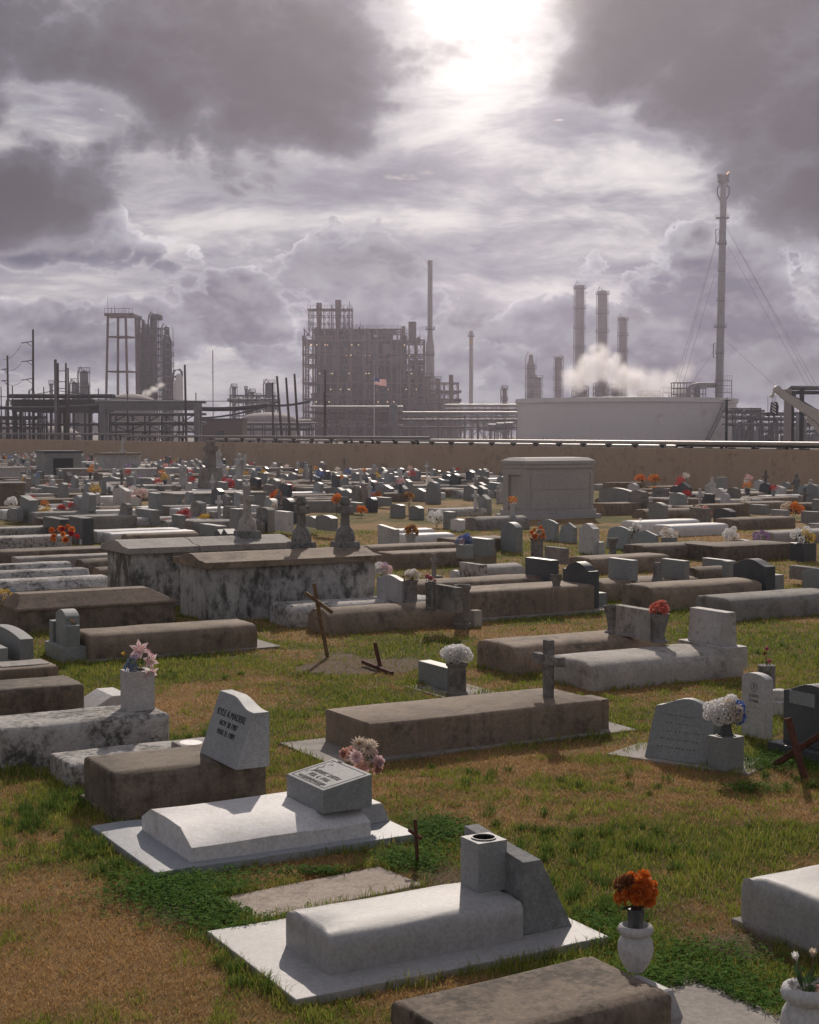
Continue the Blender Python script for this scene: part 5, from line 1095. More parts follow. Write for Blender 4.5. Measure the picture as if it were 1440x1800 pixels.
# dark column cluster
CL = 'dark column cluster beside the water tower'
for i, (px, tp, wp, neck, lb) in enumerate([(254, 563, 11, True, 'dark column on the water tower side of the cluster'), (272, 553, 13, False, 'tallest dark column of the cluster with a drum shaped head'), (295, 575, 17, True, 'smooth dark column on the white vessel side of the cluster'), (262, 572, 8, False, 'slim dark column in the middle of the cluster'), (246, 556, 6, False, 'thin dark pipe column at the edge of the cluster')]):
    column_tower('process_column', lb, px, tp, wp, 430 + 3 * i, 'steel_dark', 6 if wp > 8 else 3, neck, 'dark column cluster', True)
frame_rack('access_tower', 'dark access scaffold of many floors between the cluster columns', 246, 292, 427, tuple(range(576, 712, 12)), 4, 6, 'steel_dark', True, .3, .28, 'scaffold', None)
o = rthing('drum', 'dark round drum on top of the tallest cluster column', 'drum', 277, 428); z0, z1 = zpx(563, 428), zpx(553, 428); q = MB(); q.lathe([(1.6, z0), (1.7, z0 + .2), (1.7, z1 - .2), (1.5, z1)], 18); obj('shell', q, 'steel_dark', o, smooth=50)
q = MB(); [q.tube([(x, 0, z1 - .2), (x, 0, z1 + h_)], .06, 5) for x, h_ in ((-.9, .8), (.2, 1.1), (1.0, .7))]; obj('vent', q, 'steel_dark', o)
for px, tp, wp, lb in ((316, 656, 13, 'pale bullet shaped vessel beside the dark cluster'), (308, 668, 6, 'slim pale vessel between the cluster and the bullet shaped one')):
    o = rthing('vessel', lb, 'vessel', px, 425, 'pale vessels'); z = zpx(tp, 425); r = wp / 2 * mpp(425); q = MB(); q.lathe([(r, 0), (r, z - r * 1.2), (r * .85, z - r * .5), (r * .5, z - r * .12), (.05, z)], 18); obj('shell', q, 'tank_white', o, smooth=60)
    q = MB(); q.tube([(-r - .7, 0, 0), (-r - .7, 0, z - .5), (-r - .3, 0, z + .8), (.2, 0, z + 1.0), (.7, 0, z + .3), (.7, 0, z - 1)], .35, 8); obj('gooseneck_pipe', q, 'steel_dark', o, smooth=50)
# mast
o = rthing('radio_mast', 'hair thin radio mast standing alone', 'mast', 375, 500); q = MB(); z = zpx(616, 500); q.tube([(0, 0, 0), (0, 0, z)], .16, 5); obj('shaft', q, 'steel_dark', o); q = MB(); q.bar((-.5, 0, z * .75), (.5, 0, z * .75), .1); obj('crossbar', q, 'steel_dark', o)
# brown shed
Y = 260; o = rthing('shed', 'flat roofed brown metal shed behind the wall', 'shed', 388, Y); x0, x1 = (350 - 388) * mpp(Y), (426 - 388) * mpp(Y); z = zpx(738, Y)
q = MB(); q.box(x0, x1, 0, 8, -.1, z); obj('shed_wall', q, 'brown_metal', o); q = MB(); q.box(x0 - .2, x1 + .2, -.2, 8.2, z + .002, z + .25); obj('roof', q, 'steel_dark', o)
q = MB(); q.box(-.6, .6, -.05, .02, z * .2, z * .62); obj('door', q, 'steel_dark', o)
# small process block
frame_rack('process_block', 'small process block of short dark vessels between the shed and the great unit', 405, 482, 440, (694, 706, 718, 730), 5, 12, 'steel_dark', True, .3, .3, 'plant', None, pipes=((706, 3, .5, 'steel_grey'), (719, 3, .4, 'steel_dark')))
for px, tp, wp, lb, mt in ((412, 679, 8, 'pale column with platforms on the small process block', 'steel_grey'), (433, 683, 4, 'leaning thin stack on the small process block', 'steel_dark'), (444, 688, 8, 'short twin headed vessel on the small process block', 'steel_grey'), (455, 696, 7, 'stubby vessel at the end of the small process block', 'steel_grey'), (474, 672, 15, 'bulky dark column at the end of the small process block', 'steel_dark'), (437, 690, 4, 'short vent stub on the small process block', 'steel_grey')):
    column_tower('process_column', lb, px, tp, wp, 452, mt, 3, False, 'columns of the small process block', wp > 7)
frame_rack('pipe_rack', 'low pipe rack behind the leaning poles', 420, 545, 300, (745, 755), 6, 5, 'steel_dark', False, .2, .25, pipes=((746, 3, .2, 'steel_grey'), (756, 3, .2, 'steel_dark')))

# ---- the great process unit
Y = 480; m_ = mpp(Y); o = rthing('process_unit', 'great rust brown process unit, a many floored steel frame packed with vessels', 'process unit', 640, Y); zz = lambda py: zpx(py, Y); X = lambda px: (px - 640) * m_
LV = [578, 597, 622, 640, 672, 700, 722, 745]
FX = [534, 551, 572, 594, 617, 640, 664, 688, 704, 719, 733, 746]
for px in FX:
    tp = 578 if px < 700 else 598
    if px == 534: tp = 590
    q = MB(); q.box(-.28, .28, -.28, .28, -.1, zz(tp)); me = q.mesh('post', 'steel_rusty')
    for yy in (0, 12, 24): link('post', me, o, (X(px), yy, 0))
for py in LV:
    x0 = 551 if py == 578 else 532; x1 = 704 if py < 597 else 747
    q = MB(); q.box(X(x0), X(x1), -.2, .2, -.45, 0); me = q.mesh('beam', 'steel_rusty')
    for yy in (-.5, 12.5, 24.5): link('beam', me, o, (0, yy, zz(py)))
    q = MB(); q.box(X(x0 + 10) if py != 578 else X(552), X(x1 - 8), .3, 24, -.12, 0); obj('floor_deck', q, 'steel_rusty', o, (0, 0, zz(py) - .02))
    q = MB(); n_ = 26
    for k in range(n_ + 1): xx = X(x0) + (X(x1) - X(x0)) * k / n_; q.bar((xx, -.9, zz(py)), (xx, -.9, zz(py) + 1.1), .07)
    q.bar((X(x0), -.9, zz(py) + 1.1), (X(x1), -.9, zz(py) + 1.1), .08); q.bar((X(x0), -.9, zz(py) + .55), (X(x1), -.9, zz(py) + .55), .06); q.box(X(x0), X(x1), -1.1, -.6, zz(py) - .12, zz(py)); obj('railing', q, 'steel_rusty', o)
q = MB()
for i in range(len(FX) - 1):
    for a, b in zip(LV[:-1], LV[1:]):
        if a == 578 and FX[i] > 690: continue
        if i == 0 or i > 7:
            q.bar((X(FX[i]), -.1, zz(a)), (X(FX[i + 1]), -.1, zz(b)), .16); q.bar((X(FX[i]), -.1, zz(b)), (X(FX[i + 1]), -.1, zz(a)), .16)
        elif (i + a) % 3 == 0: q.bar((X(FX[i]), -.1, zz(a)), (X(FX[i + 1]), -.1, zz(b)), .16)
obj('bracing', q, 'steel_rusty', o)
q = MB()
for a, b in zip(range(580, 745, 7), range(587, 752, 7)):
    x0, x1 = (X(537), X(545)) if (a // 7) % 2 else (X(545), X(537)); q.bar((x0, -1.2, zz(b)), (x1, -1.2, zz(a)), .18)
obj('stair_flight', q, 'steel_rusty', o)
# bulk inside the frame: furnaces and vessels, each its own part
rr = random.Random(3)
for x0, x1, t0, yy in ((552, 600, 584, 15), (600, 655, 582, 17), (655, 702, 592, 15), (702, 744, 648, 16)):
    q = MB(); q.box(X(x0), X(x1), yy, yy + 6, 0, zz(t0)); obj('furnace_casing', q, 'plant_mass', o)
for (x0, x1, t0, t1, yy) in [(553, 612, 590, 640, 4), (556, 600, 642, 738, 5), (603, 640, 584, 700, 7), (612, 650, 702, 745, 4), (643, 690, 590, 668, 6), (652, 700, 670, 744, 7), (553, 596, 580, 590, 3), (693, 716, 600, 690, 9), (700, 742, 692, 745, 6), (722, 742, 640, 690, 12)]:
    q = MB(); q.box(X(x0), X(x1), yy, yy + 8, zz(t1), zz(t0), tx=.25)
    for k in range(int((x1 - x0) / 9)): xx = X(x0 + 5 + k * 9); q.box(xx, xx + .35, yy - .25, yy, zz(t1) + .3, zz(t0) - .3)
    obj('furnace_casing', q, 'plant_mass', o, bevel=.05)
for k in range(34):
    px = rr.uniform(556, 738); a = rr.choice(LV[1:-1]); hh = rr.uniform(2.2, 4.2); r = rr.uniform(.5, 1.3); yy = rr.uniform(.8, 3); q = MB()
    z0 = zz(a)
    if rr.random() < .5: q.lathe([(r, z0), (r, z0 + hh * .8), (r * .6, z0 + hh)], 12, (X(px), yy, 0))
    else: q.tube([(X(px) - hh * .8, yy, z0 + r + .1), (X(px) + hh * .8, yy, z0 + r + .1)], r, 12)
    obj('vessel', q, rr.choice(['steel_rusty', 'steel_grey', 'plant_mass', 'steel_dark']), o, smooth=50)
for k in range(40):
    px = rr.uniform(552, 735); a, b = sorted(rr.sample(LV, 2)); q = MB(); yy = rr.uniform(-.5, .6); z0, z1 = zz(b), zz(a); dx = rr.uniform(-5, 5)
    q.tube([(X(px), yy, z0), (X(px), yy, (z0 + z1) / 2), (X(px) + dx, yy, (z0 + z1) / 2 + .2), (X(px) + dx, yy, z1)], rr.uniform(.12, .3), 6); obj('pipe', q, rr.choice(['steel_rusty', 'steel_grey', 'steel_rusty']), o, smooth=50)
q = MB()
for k in range(46):
    px = rr.uniform(540, 742); a = rr.choice(LV[2:]); z = zz(a) + 2.6; q.lathe([(.05, z), (.22, z + .1), (.05, z + .3)], 6, (X(px), -.8 + rr.uniform(0, 1), 0))
obj('flood_lamp', q, 'lamp_glow', o)
# clutter on the roof: drums, exchangers and stub stacks of uneven height
for px, tp, wd, yy in ((556, 574, 9, 3), (604, 571, 8, 6), (616, 575, 12, 3), (631, 572, 6, 8), (644, 576, 10, 4), (662, 579, 7, 6), (684, 581, 10, 4), (698, 586, 9, 6), (713, 588, 7, 4), (736, 590, 8, 6), (541, 585, 6, 5), (672, 584, 14, 3)):
    q = MB(); r = wd / 2 * m_; b0 = zz(596 if px > 700 else 580); z1 = zz(tp)
    if wd > 8: q.box(X(px) - r, X(px) + r, yy, yy + 3, b0 - 1, z1, tx=.3)
    else: q.lathe([(r, b0 - 1), (r, z1 - .5), (r * .5, z1)], 12, (X(px), yy, 0))
    q.bar((X(px) + r * .6, yy, z1 - .4), (X(px) + r * .6, yy, z1 + rr.uniform(.8, 2.4)), .14); obj('roof_vessel', q, rr.choice(['steel_rusty', 'plant_mass', 'steel_dark']), o, smooth=40)
# chimneys and scaffold on the unit
for px, tp, wp, bt in ((559, 528, 10, 582), (593, 523, 11, 580)):
    q = MB(); r = wp / 2 * m_; q.lathe([(r * .75, zz(bt)), (r, zz(bt) + 5.5), (r, zz(tp))], 18, (X(px), 9, 0)); obj('chimney', q, 'steel_rusty', o, smooth=50)
for px, tp, wp, bt in ((725, 562, 14, 600), (709, 570, 7, 600), (675, 574, 6, 592), (655, 577, 7, 585)):
    q = MB(); r = wp / 2 * m_; q.lathe([(r, zz(bt)), (r, zz(tp)), (r * .8, zz(tp))], 18, (X(px), 9, 0)); obj('chimney', q, 'steel_rusty', o, smooth=50)
q = MB()
for px in (541, 548, 568, 576, 583, 603, 611, 618):
    for yy in (5, 13): q.bar((X(px), yy, zz(580)), (X(px), yy, zz(541 if px < 580 else 536)), .22)
for py in (541, 553, 566):
    for yy in (5, 13): q.bar((X(541), yy, zz(py)), (X(618), yy, zz(py)), .25)
for a, b in ((541, 548), (548, 541), (568, 576), (576, 583), (603, 611), (611, 618), (611, 603)):
    for t0, t1 in ((541, 553), (553, 566), (566, 580)): q.bar((X(a), 5, zz(t0)), (X(b), 5, zz(t1)), .14)
q.box(X(539), X(619), 4.5, 13.5, zz(541) - .15, zz(541)); q.bar((X(539), 4.5, zz(541) + 1.2), (X(619), 4.5, zz(541) + 1.2), .1)
for px in range(540, 620, 5): q.bar((X(px), 4.5, zz(541)), (X(px), 4.5, zz(541) + 1.2), .08)
obj('chimney_scaffold', q, 'steel_rusty', o)
for px, tp in ((614, 527), (582, 532), (620, 566), (626, 568), (637, 570), (668, 575), (692, 576)): q = MB(); q.tube([(X(px), 5, zz(585)), (X(px), 5, zz(tp))], .1, 5); obj('antenna', q, 'steel_dark', o)
q = MB(); q.tube([(X(648), 4, zz(580)), (X(648), 4, zz(577)), (X(653), 4, zz(577)), (X(653), 4, zz(582))], .25, 6); obj('gooseneck_pipe', q, 'steel_rusty', o, smooth=50)
# tall stacks
def stack(label, px, top, wt, wb, Y, mat, bands=(), plats=(), base=None, group='tall chimney stacks'):
    o = rthing('chimney_stack', label, 'chimney', px, Y, group); z = zpx(top, Y); r1, r0 = wt / 2 * mpp(Y), wb / 2 * mpp(Y)
    q = MB(); pr = [(r0, 0)]
    if base: zb = zpx(base, Y); pr += [(r0, zb), (r1 * 1.05, zb + 4)]
    pr += [(r1, z - .4), (r1 * 1.08, z - .3), (r1 * 1.08, z), (r1 * .8, z)]
    q.lathe(pr, 20); obj('shaft', q, mat, o, smooth=40)
    for a, b, bmat in bands:
        za, zb = zpx(b, Y), zpx(a, Y); q = MB(); q.lathe([(r1 * 1.03, za), (r1 * 1.02, zb)], 20); obj('painted_band', q, bmat, o, smooth=40)
    for py in plats:
        zp = zpx(py, Y); q = MB(); q.lathe([(r1 * .9, zp), (r1 * 1.9, zp), (r1 * 1.9, zp + .25), (r1 * .9, zp + .25)], 14); [q.bar((r1 * 1.85 * math.cos(k * .5), r1 * 1.85 * math.sin(k * .5), zp), (r1 * 1.85 * math.cos(k * .5), r1 * 1.85 * math.sin(k * .5), zp + 1.3), .08) for k in range(13)]; obj('platform', q, 'steel_dark', o)
    return o
stack('tallest pale concrete chimney stack rising behind the great process unit', 756, 458, 8.5, 15, 520, 'stack_concrete', plats=(580, 625), base=610)
stack('buff and white banded chimney stack standing alone', 828, 582, 6.5, 7.5, 640, 'stack_concrete', bands=((593, 606, 'paint_yellow'), (625, 640, 'paint_yellow')), plats=(592,))
stack('short rusty chimney beside the end of the great unit', 793, 659, 8, 8.5, 470, 'steel_rusty')
frame_rack('process_block', 'dim process block of pipes at the foot of the tall concrete stack', 745, 806, 490, (672, 690, 705, 722, 740), 5, 14, 'steel_rusty', True, .35, .35, 'plant', None, pipes=((690, 4, .4, 'steel_rusty'), (706, 4, .5, 'steel_rusty'), (723, 4, .4, 'steel_grey')))
for px, tp, wp in ((752, 660, 12), (770, 665, 9), (781, 700, 14), (762, 690, 20), (799, 708, 14)): column_tower('process_column', {752: 'rusty vessel at the foot of the tall concrete stack', 770: 'slimmer rusty vessel before the tall concrete stack', 781: 'fat short vessel below the short rusty chimney', 762: 'wide low vessel of the dim process block', 799: 'low vessel beside the short rusty chimney'}[px], px, tp, wp, 482, 'steel_rusty', 3, False, 'vessels of the dim process block')
# US flag
Y = 230; o = rthing('flagpole', 'white flagpole flying a striped flag before the great process unit', 'flagpole', 658, Y); z = zpx(664, Y); q = MB(); q.tube([(0, 0, 0), (0, 0, z + .3)], [.09, .05], 8); obj('shaft', q, 'lamp_metal', o)
W_, H_ = 21 * mpp(Y), 12 * mpp(Y); nx = 12
def fl_(u, v): return (.05 + u * W_, .18 * math.sin(u * 7) * u + .1 * u, z - .05 - v * H_ - .22 * u * u * H_ * 1.3 + .05 * math.sin(u * 9))
fm = MB()
for s_ in range(13):
    for i in range(nx):
        if s_ < 7 and i < nx * .4 - .5: continue
        fm.add([fl_(i / nx, s_ / 13), fl_((i + 1) / nx, s_ / 13), fl_((i + 1) / nx, (s_ + 1) / 13), fl_(i / nx, (s_ + 1) / 13)], [(0, 1, 2, 3)], 0 if s_ % 2 == 0 else 1)
for s_ in range(7):
    for i in range(5): fm.add([fl_(i / nx, s_ / 13), fl_((i + 1) / nx, s_ / 13), fl_((i + 1) / nx, (s_ + 1) / 13), fl_(i / nx, (s_ + 1) / 13)], [(0, 1, 2, 3)], 2)
obj('flag', fm, ['flag_red', 'flag_white', 'flag_blue'], o, smooth=60)
# racks across the middle
MID = [('long pipe rack before the great process unit', 555, 700, 330, (718, 728, 740, 752), 8, 6, 'steel_rusty'), ('grey pipe rack between the great unit and the storage tank', 700, 912, 340, (728, 742, 754), 9, 6, 'steel_grey'), ('dark upper pipe rack behind the banded stack', 790, 915, 430, (714, 722, 735), 6, 8, 'steel_rusty'), ('hazy low rack at the foot of the great unit', 520, 640, 380, (742, 752), 7, 6, 'steel_grey')]
for lb, x0, x1, Y, lv, n_, d_, mt in MID:
    frame_rack('pipe_rack', lb, x0, x1, Y, lv, n_, d_, mt, True, .25, .25, pipes=tuple((l_ - 1, 4, .22 + .08 * (k % 2), ('pipe_silver', 'steel_grey', 'steel_rusty')[k % 3]) for k, l_ in enumerate(lv)))
for px, tp in ((692, 709), (865, 745), (880, 743), (895, 742)):
    o = rthing('drum', {692: 'pale upright drum behind the flag', 865: 'pale lying drum farthest from the storage tank', 880: 'pale lying drum, the middle of three before the storage tank', 895: 'pale lying drum nearest the storage tank'}[px], 'drum', px, 325, 'pale drums'); z = zpx(tp, 325); q = MB()
    q.lathe([(.9, 0), (.9, z - .6), (.5, z)], 14) if px == 692 else q.tube([(-.9, 0, z - .8), (-.8, 0, z - .8), (.8, 0, z - .8), (.9, 0, z - .8)], [.3, .8, .8, .3], 12); obj('shell', q, 'steel_grey', o, smooth=60)
    if px != 692: q = MB(); q.box(-.6, -.4, -.3, .3, 0, z - 1.4); q.box(.4, .6, -.3, .3, 0, z - 1.4); obj('saddle', q, 'steel_grey', o)
column_tower('process_column', 'small lone column between the banded stack and the storage tank', 887, 682, 8, 480, 'steel_rusty', 3, False, 'tall process towers')
# ---- the big white tank with stair and the towers behind it
Y = 300; o = rthing('storage_tank', 'huge low white storage tank with a stair climbing its side', 'tank', 1100, Y, 'storage tanks'); m_ = mpp(Y); r = 186 * m_; z = zpx(706, Y); zr = zpx(698, Y)
o.location.y = Y + r
r = 190 * mpp(322); o.location = Vector((xpx(1100, 322), 322, 0))
q = MB(); q.lathe([(r, -.2), (r, z)], 96); obj('shell', q, 'tank_white', o, smooth=40)
q = MB(); q.lathe([(r * 1.004, z - .1), (r * 1.018, z), (r * 1.018, zr), (r * .99, zr), (r * .6, zr + .25), (.3, zr + .4)], 96); obj('rim', q, 'tank_white', o, smooth=40)
for k in (1, 2, 3):
    q = MB(); zk = z * k / 4; q.lathe([(r * 1.0005, zk), (r * 1.0015, zk + .02), (r * 1.0005, zk + .05)], 96); obj('weld_seam', q, 'tank_white', o, smooth=40)
q = MB(); n_ = 30
def rim_at(px): return math.acos(max(-1, min(1, (px - 1100) * m_ / r)))
t0, t1 = -rim_at(1212), -rim_at(1256)
pr_ = None
for k in range(n_ + 1):
    t = t0 + (t1 - t0) * k / n_; h_ = z * k / n_ + .1; P_ = Vector((math.cos(t) * (r + .15), math.sin(t) * (r + .15), h_)); Q_ = Vector((math.cos(t) * (r + 1.0), math.sin(t) * (r + 1.0), h_))
    q.bar(P_, Q_, .26, .05); q.bar(Q_, Q_ + Vector((0, 0, 1.05)), .05)
    if pr_: q.bar(pr_[0], Q_, .12, .25); q.bar(pr_[0] + Vector((0, 0, 1.05)), Q_ + Vector((0, 0, 1.05)), .06); q.bar(pr_[1], P_, .1, .25)
    pr_ = (Q_, P_)
obj('stair', q, 'steel_grey', o)
for px in (935, 960, 1165): q = MB(); t = -rim_at(px); c_ = Vector((math.cos(t) * (r + .03), math.sin(t) * (r + .03), 0)); q.tube([c_ + Vector((0, 0, .1)), c_ + Vector((0, 0, 1.6))], .06, 5); obj('drain_pipe', q, 'steel_grey', o)
for px, tp, wp, Y, lb, nk, sd in ((1018, 500, 16, 620, 'tallest smooth pinkish tower of the trio behind the storage tank', False, 1), (1058, 510, 17, 625, 'middle pinkish tower of the trio behind the storage tank', False, 1), (1094, 557, 14, 615, 'shortest tower of the trio, with a bent pipe at its head', False, 1), (933, 624, 15, 600, 'stout tower with a nipple head, farthest from the trio', True, 1), (944, 662, 15, 596, 'squat vessel leaning against the stout nipple headed tower', False, 1), (981, 627, 13, 600, 'ringed tower between the stout tower and the trio', False, -1)):
    column_tower('process_tower', lb, px, tp, wp, Y, 'tower_clad', 5, nk, 'tall process towers', side=sd)
for i, (x0, x1, tp, lb) in enumerate([(1008, 1034, 678, 'pipe deck at the foot of the tallest trio tower'), (1046, 1068, 672, 'pipe deck at the foot of the middle trio tower'), (1074, 1100, 674, 'pipe deck at the foot of the shortest trio tower'), (1165, 1225, 680, 'dim pipe deck under the flare stack elbow'), (1125, 1160, 686, 'low pipe deck half hidden by steam')]):
    frame_rack('pipe_deck', lb, x0, x1, 590 + i, (tp, tp + 9, tp + 18), 4, 6, 'steel_rusty', True, .4, .4, 'pipe deck', 'pipe decks behind the storage tank')
    o = rthing('equipment_drum', lb.replace('pipe deck', 'grimy drum'), 'drum', (x0 + x1) / 2, 594 + i, 'grimy drums behind the storage tank'); q = MB(); z = zpx(tp + 3, 594); q.lathe([(2.0, 0), (2.0, z - 1), (1.2, z)], 14); obj('shell', q, 'steel_rusty', o, smooth=50)
# ---- flare stack
Y = 420; o = rthing('flare_stack', 'very tall guyed flare stack with a crown shaped tip', 'flare stack', 1265, Y); m_ = mpp(Y); z = zpx(322, Y); lean = 5 * m_
def FZ(py): return zpx(py, Y)
def FX_(zq): return -3 * m_ + lean * zq / z
q = MB(); q.tube([(FX_(0), 0, 0), (FX_(FZ(560)), 0, FZ(560)), (FX_(z), 0, z)], [1.05, .95, .78], 16); obj('shaft', q, 'steel_grey', o, smooth=50)
q = MB(); xx = FX_(z); q.lathe([(.8, z - .3), (1.1, z), (1.55, z + .3), (1.6, z + .9), (1.35, z + 1.0), (1.35, z + 1.3), (1.65, z + 1.4), (1.65, z + 2.1), (1.2, z + 2.1)], 18, (xx, 0, 0))
for k in range(9): t = k * 2 * math.pi / 9; q.box(xx + 1.5 * math.cos(t) - .15, xx + 1.5 * math.cos(t) + .15, 1.5 * math.sin(t) - .15, 1.5 * math.sin(t) + .15, z + 2.0, z + 2.5)
obj('flare_tip', q, 'steel_dark', o, smooth=35)
q = MB(); q.sections([[(xx + .9 + a * .3, b * .25, z + 2.3) for a, b in ((-1, -1), (1, -1), (1, 1), (-1, 1))], [(xx + 1.15 + a * .35, b * .25, z + 2.7) for a, b in ((-1, -1), (1, -1), (1, 1), (-1, 1))], [(xx + 1.5 + a * .08, b * .08, z + 3.2) for a, b in ((-1, -1), (1, -1), (1, 1), (-1, 1))]]); obj('flame', q, 'flame', o, smooth=80)
for py, rr_ in ((384, 1.9), (430, 1.3), (478, 1.1), (530, 1.1), (576, 1.75), (622, 1.2)):
    zp = FZ(py); q = MB(); q.lathe([(.7, zp), (rr_, zp), (rr_, zp + .2), (.7, zp + .2)], 14, (FX_(zp), 0, 0))
    for k in range(12): t = k * math.pi / 6; q.bar((FX_(zp) + rr_ * .97 * math.cos(t), rr_ * .97 * math.sin(t), zp), (FX_(zp) + rr_ * .97 * math.cos(t), rr_ * .97 * math.sin(t), zp + 1.1), .07)
    obj('platform', q, 'steel_dark', o)
for a, b, dx in ((402, 428, -1.7), (603, 630, -1.7)):
    za, zb = FZ(b), FZ(a); q = MB(); q.tube([(FX_(za), 0, za), (FX_(za) + dx, 0, za + .2), (FX_(za) + dx, 0, zb - .2), (FX_(zb), 0, zb)], .14, 6); obj('loop_pipe', q, 'steel_dark', o, smooth=50)
for s in (-1, 1): q = MB(); q.tube([(xx + s * .7, 0, FZ(352)), (xx + s * 1.6, 0, FZ(342)), (xx + s * 1.6, 0, FZ(330)), (xx + s * .9, 0, FZ(325))], .2, 6); obj('loop_pipe', q, 'steel_dark', o, smooth=50)
q = MB(); xl = 1.15
for dy in (-.2, .2): q.bar((FX_(0) + xl + .1, dy, 0), (FX_(z) + xl - .3, dy, z - 4), .08)
for k in range(72): zq = k * (z - 4) / 72; q.bar((FX_(zq) + xl - .2, -.2, zq), (FX_(zq) + xl - .2, .2, zq), .06)
obj('ladder', q, 'steel_dark', o)
for (py, tx, ty) in ((384, 1183, 690), (386, 1188, 692), (440, 1196, 690), (600, 1212, 680), (384, 1440, 700), (390, 1460, 720), (415, 1432, 700), (590, 1360, 676)):
    q = MB(); zp = FZ(py); e = AT(tx, ty, Y) - o.location; q.tube([(FX_(zp), 0, zp), tuple(e)], .035, 4); obj('guy_wire', q, 'wire', o)
q = MB(); zp = FZ(677)
q.tube([(FX_(zp), 0, zp), ((1225 - 1265) * m_, -1, zp), ((1213 - 1265) * m_, -1, zp - .4), ((1209 - 1265) * m_, -1, zp - 1.4), ((1209 - 1265) * m_, -1, 0)], .75, 10); obj('elbow_pipe', q, 'steel_grey', o, smooth=50)
q = MB(); q.tube([((1224 - 1265) * m_, -1, zp), ((1224 - 1265) * m_, -1, 0)], .8, 10); obj('support_pipe', q, 'steel_dark', o, smooth=50)
q = MB()
for py in (668, 678, 690): q.box(-1.5, 3.0, -1.4, 1.4, FZ(py) - .1, FZ(py)); q.bar((-1.5, -1.4, FZ(py) + 1.1), (3, -1.4, FZ(py) + 1.1), .07); [q.bar((-1.5 + k * .64, -1.4, FZ(py)), (-1.5 + k * .64, -1.4, FZ(py) + 1.1), .06) for k in range(8)]
for x_ in (-1.4, 2.9): q.bar((x_, -1.3, 0), (x_, -1.3, FZ(668)), .16)
obj('access_stage', q, 'steel_dark', o)
frame_rack('pipe_deck', 'railed pipe deck at the foot of the flare stack', 1184, 1240, 425, (672, 682, 692), 5, 4, 'steel_dark', False, .22, .2, 'pipe deck', 'pipe decks behind the storage tank')
# ---- right: racks, crane, lamp, pier
frame_rack('pipe_rack', 'green grey pipe rack with railings to one side of the storage tank', 1288, 1336, 290, (717, 724, 735, 746), 3, 6, 'steel_dark', True, .25, .3, pipes=((724, 4, .2, 'steel_dark'), (735, 4, .25, 'steel_grey'), (747, 3, .2, 'steel_grey')))
frame_rack('pipe_rack', 'long green grey pipe rack behind the crane hook', 1330, 1480, 300, (728, 737, 747, 758), 7, 6, 'steel_dark', True, .25, .3, pipes=((728, 3, .2, 'steel_dark'), (737, 4, .22, 'steel_grey'), (748, 4, .25, 'steel_dark'), (759, 3, .2, 'steel_grey')))
for k in range(18):
    px = 1292 + k * 9.2; o = rthing('valve_drum', 'small grey drum among the pipes, ' + ['nearest', 'second', 'third', 'fourth', 'fifth', 'sixth', 'seventh', 'eighth', 'ninth', 'tenth', 'eleventh', 'twelfth', 'thirteenth', 'fourteenth', 'fifteenth', 'sixteenth', 'seventeenth', 'farthest'][k] + ' in its row from the storage tank', 'drum', px, 288 + (k % 4) * 3, 'small drums under the pipe racks'); q = MB(); h_ = rr.uniform(2, 6.5); r_ = rr.uniform(.4, .8); q.lathe([(r_, 0), (r_, h_ * .85), (r_ * .5, h_)], 10); obj('shell', q, rr.choice(['steel_dark', 'steel_grey', 'steel_dark']), o, smooth=50)
Y = 120; o = rthing('light_pole', 'tall lamp post with twin heads before the storage tank', 'lamp post', 1277, Y); z = zpx(704, Y); q = MB(); q.tube([(0, 0, 0), (0, 0, z)], [.12, .09], 10); obj('shaft', q, 'steel_dark', o, smooth=50)
q = MB(); q.bar((-.35, 0, z), (.4, 0, z), .07); obj('cross_arm', q, 'steel_dark', o)
for dx in (-.36, .38): q = MB(); q.box(dx - .14, dx + .14, -.2, .2, z - .02, z + .13, tx=.03, ty=.03); obj('lamp_head', q, 'lamp_metal', o, bevel=.02)
Y = 150; o = rthing('pipe_bridge', 'heavy pipe bridge on a concrete pier at the right edge', 'pipe bridge', 1400, Y, 'steel pipe racks'); m_ = mpp(Y); z = zpx(682, Y)
q = MB(); q.box(-20 * m_, -9 * m_, 0, .6, 0, z - .1); obj('pier', q, 'stack_concrete', o, bevel=.03); q = MB(); q.box(-9 * m_, -4 * m_, .02, .5, 0, z - .3); obj('pier_column', q, 'steel_dark', o)
for dx in (8, 11): q = MB(); q.box(dx * m_ - .12, dx * m_ + .12, 0, .3, 0, z); obj('post', q, 'steel_dark', o)
q = MB(); q.tube([(-13 * m_, .3, z - .25), (-9 * m_, .3, z), (70 * m_, .3, z)], .24, 10); obj('pipe', q, 'steel_grey', o, smooth=50); q = MB(); q.box(-8 * m_, 70 * m_, .1, .5, z - .62, z - .27); obj('beam', q, 'steel_dark', o)
# crane
Y = 135; o = rthing('crane', 'cream telescopic crane boom reaching in from the right edge with a hanging hook block', 'crane', 1440, Y); m_ = mpp(Y)
def CP(px, py, dy=0.0): return AT(px, py, Y + dy) - o.location
def boombox(name, a, b, w0, w1, d, mat):
    a, b = CP(*a), CP(*b); dr = (b - a).normalized(); up = Vector((-dr.z, 0, dr.x)); q = MB(); q.sections([[a + up * w0 / 2 + Vector((0, -d / 2, 0)), a + up * w0 / 2 + Vector((0, d / 2, 0)), a - up * w0 / 2 + Vector((0, d / 2, 0)), a - up * w0 / 2 + Vector((0, -d / 2, 0))], [b + up * w1 / 2 + Vector((0, -d / 2, 0)), b + up * w1 / 2 + Vector((0, d / 2, 0)), b - up * w1 / 2 + Vector((0, d / 2, 0)), b - up * w1 / 2 + Vector((0, -d / 2, 0))]]); return obj(name, q, mat, o, bevel=.02)
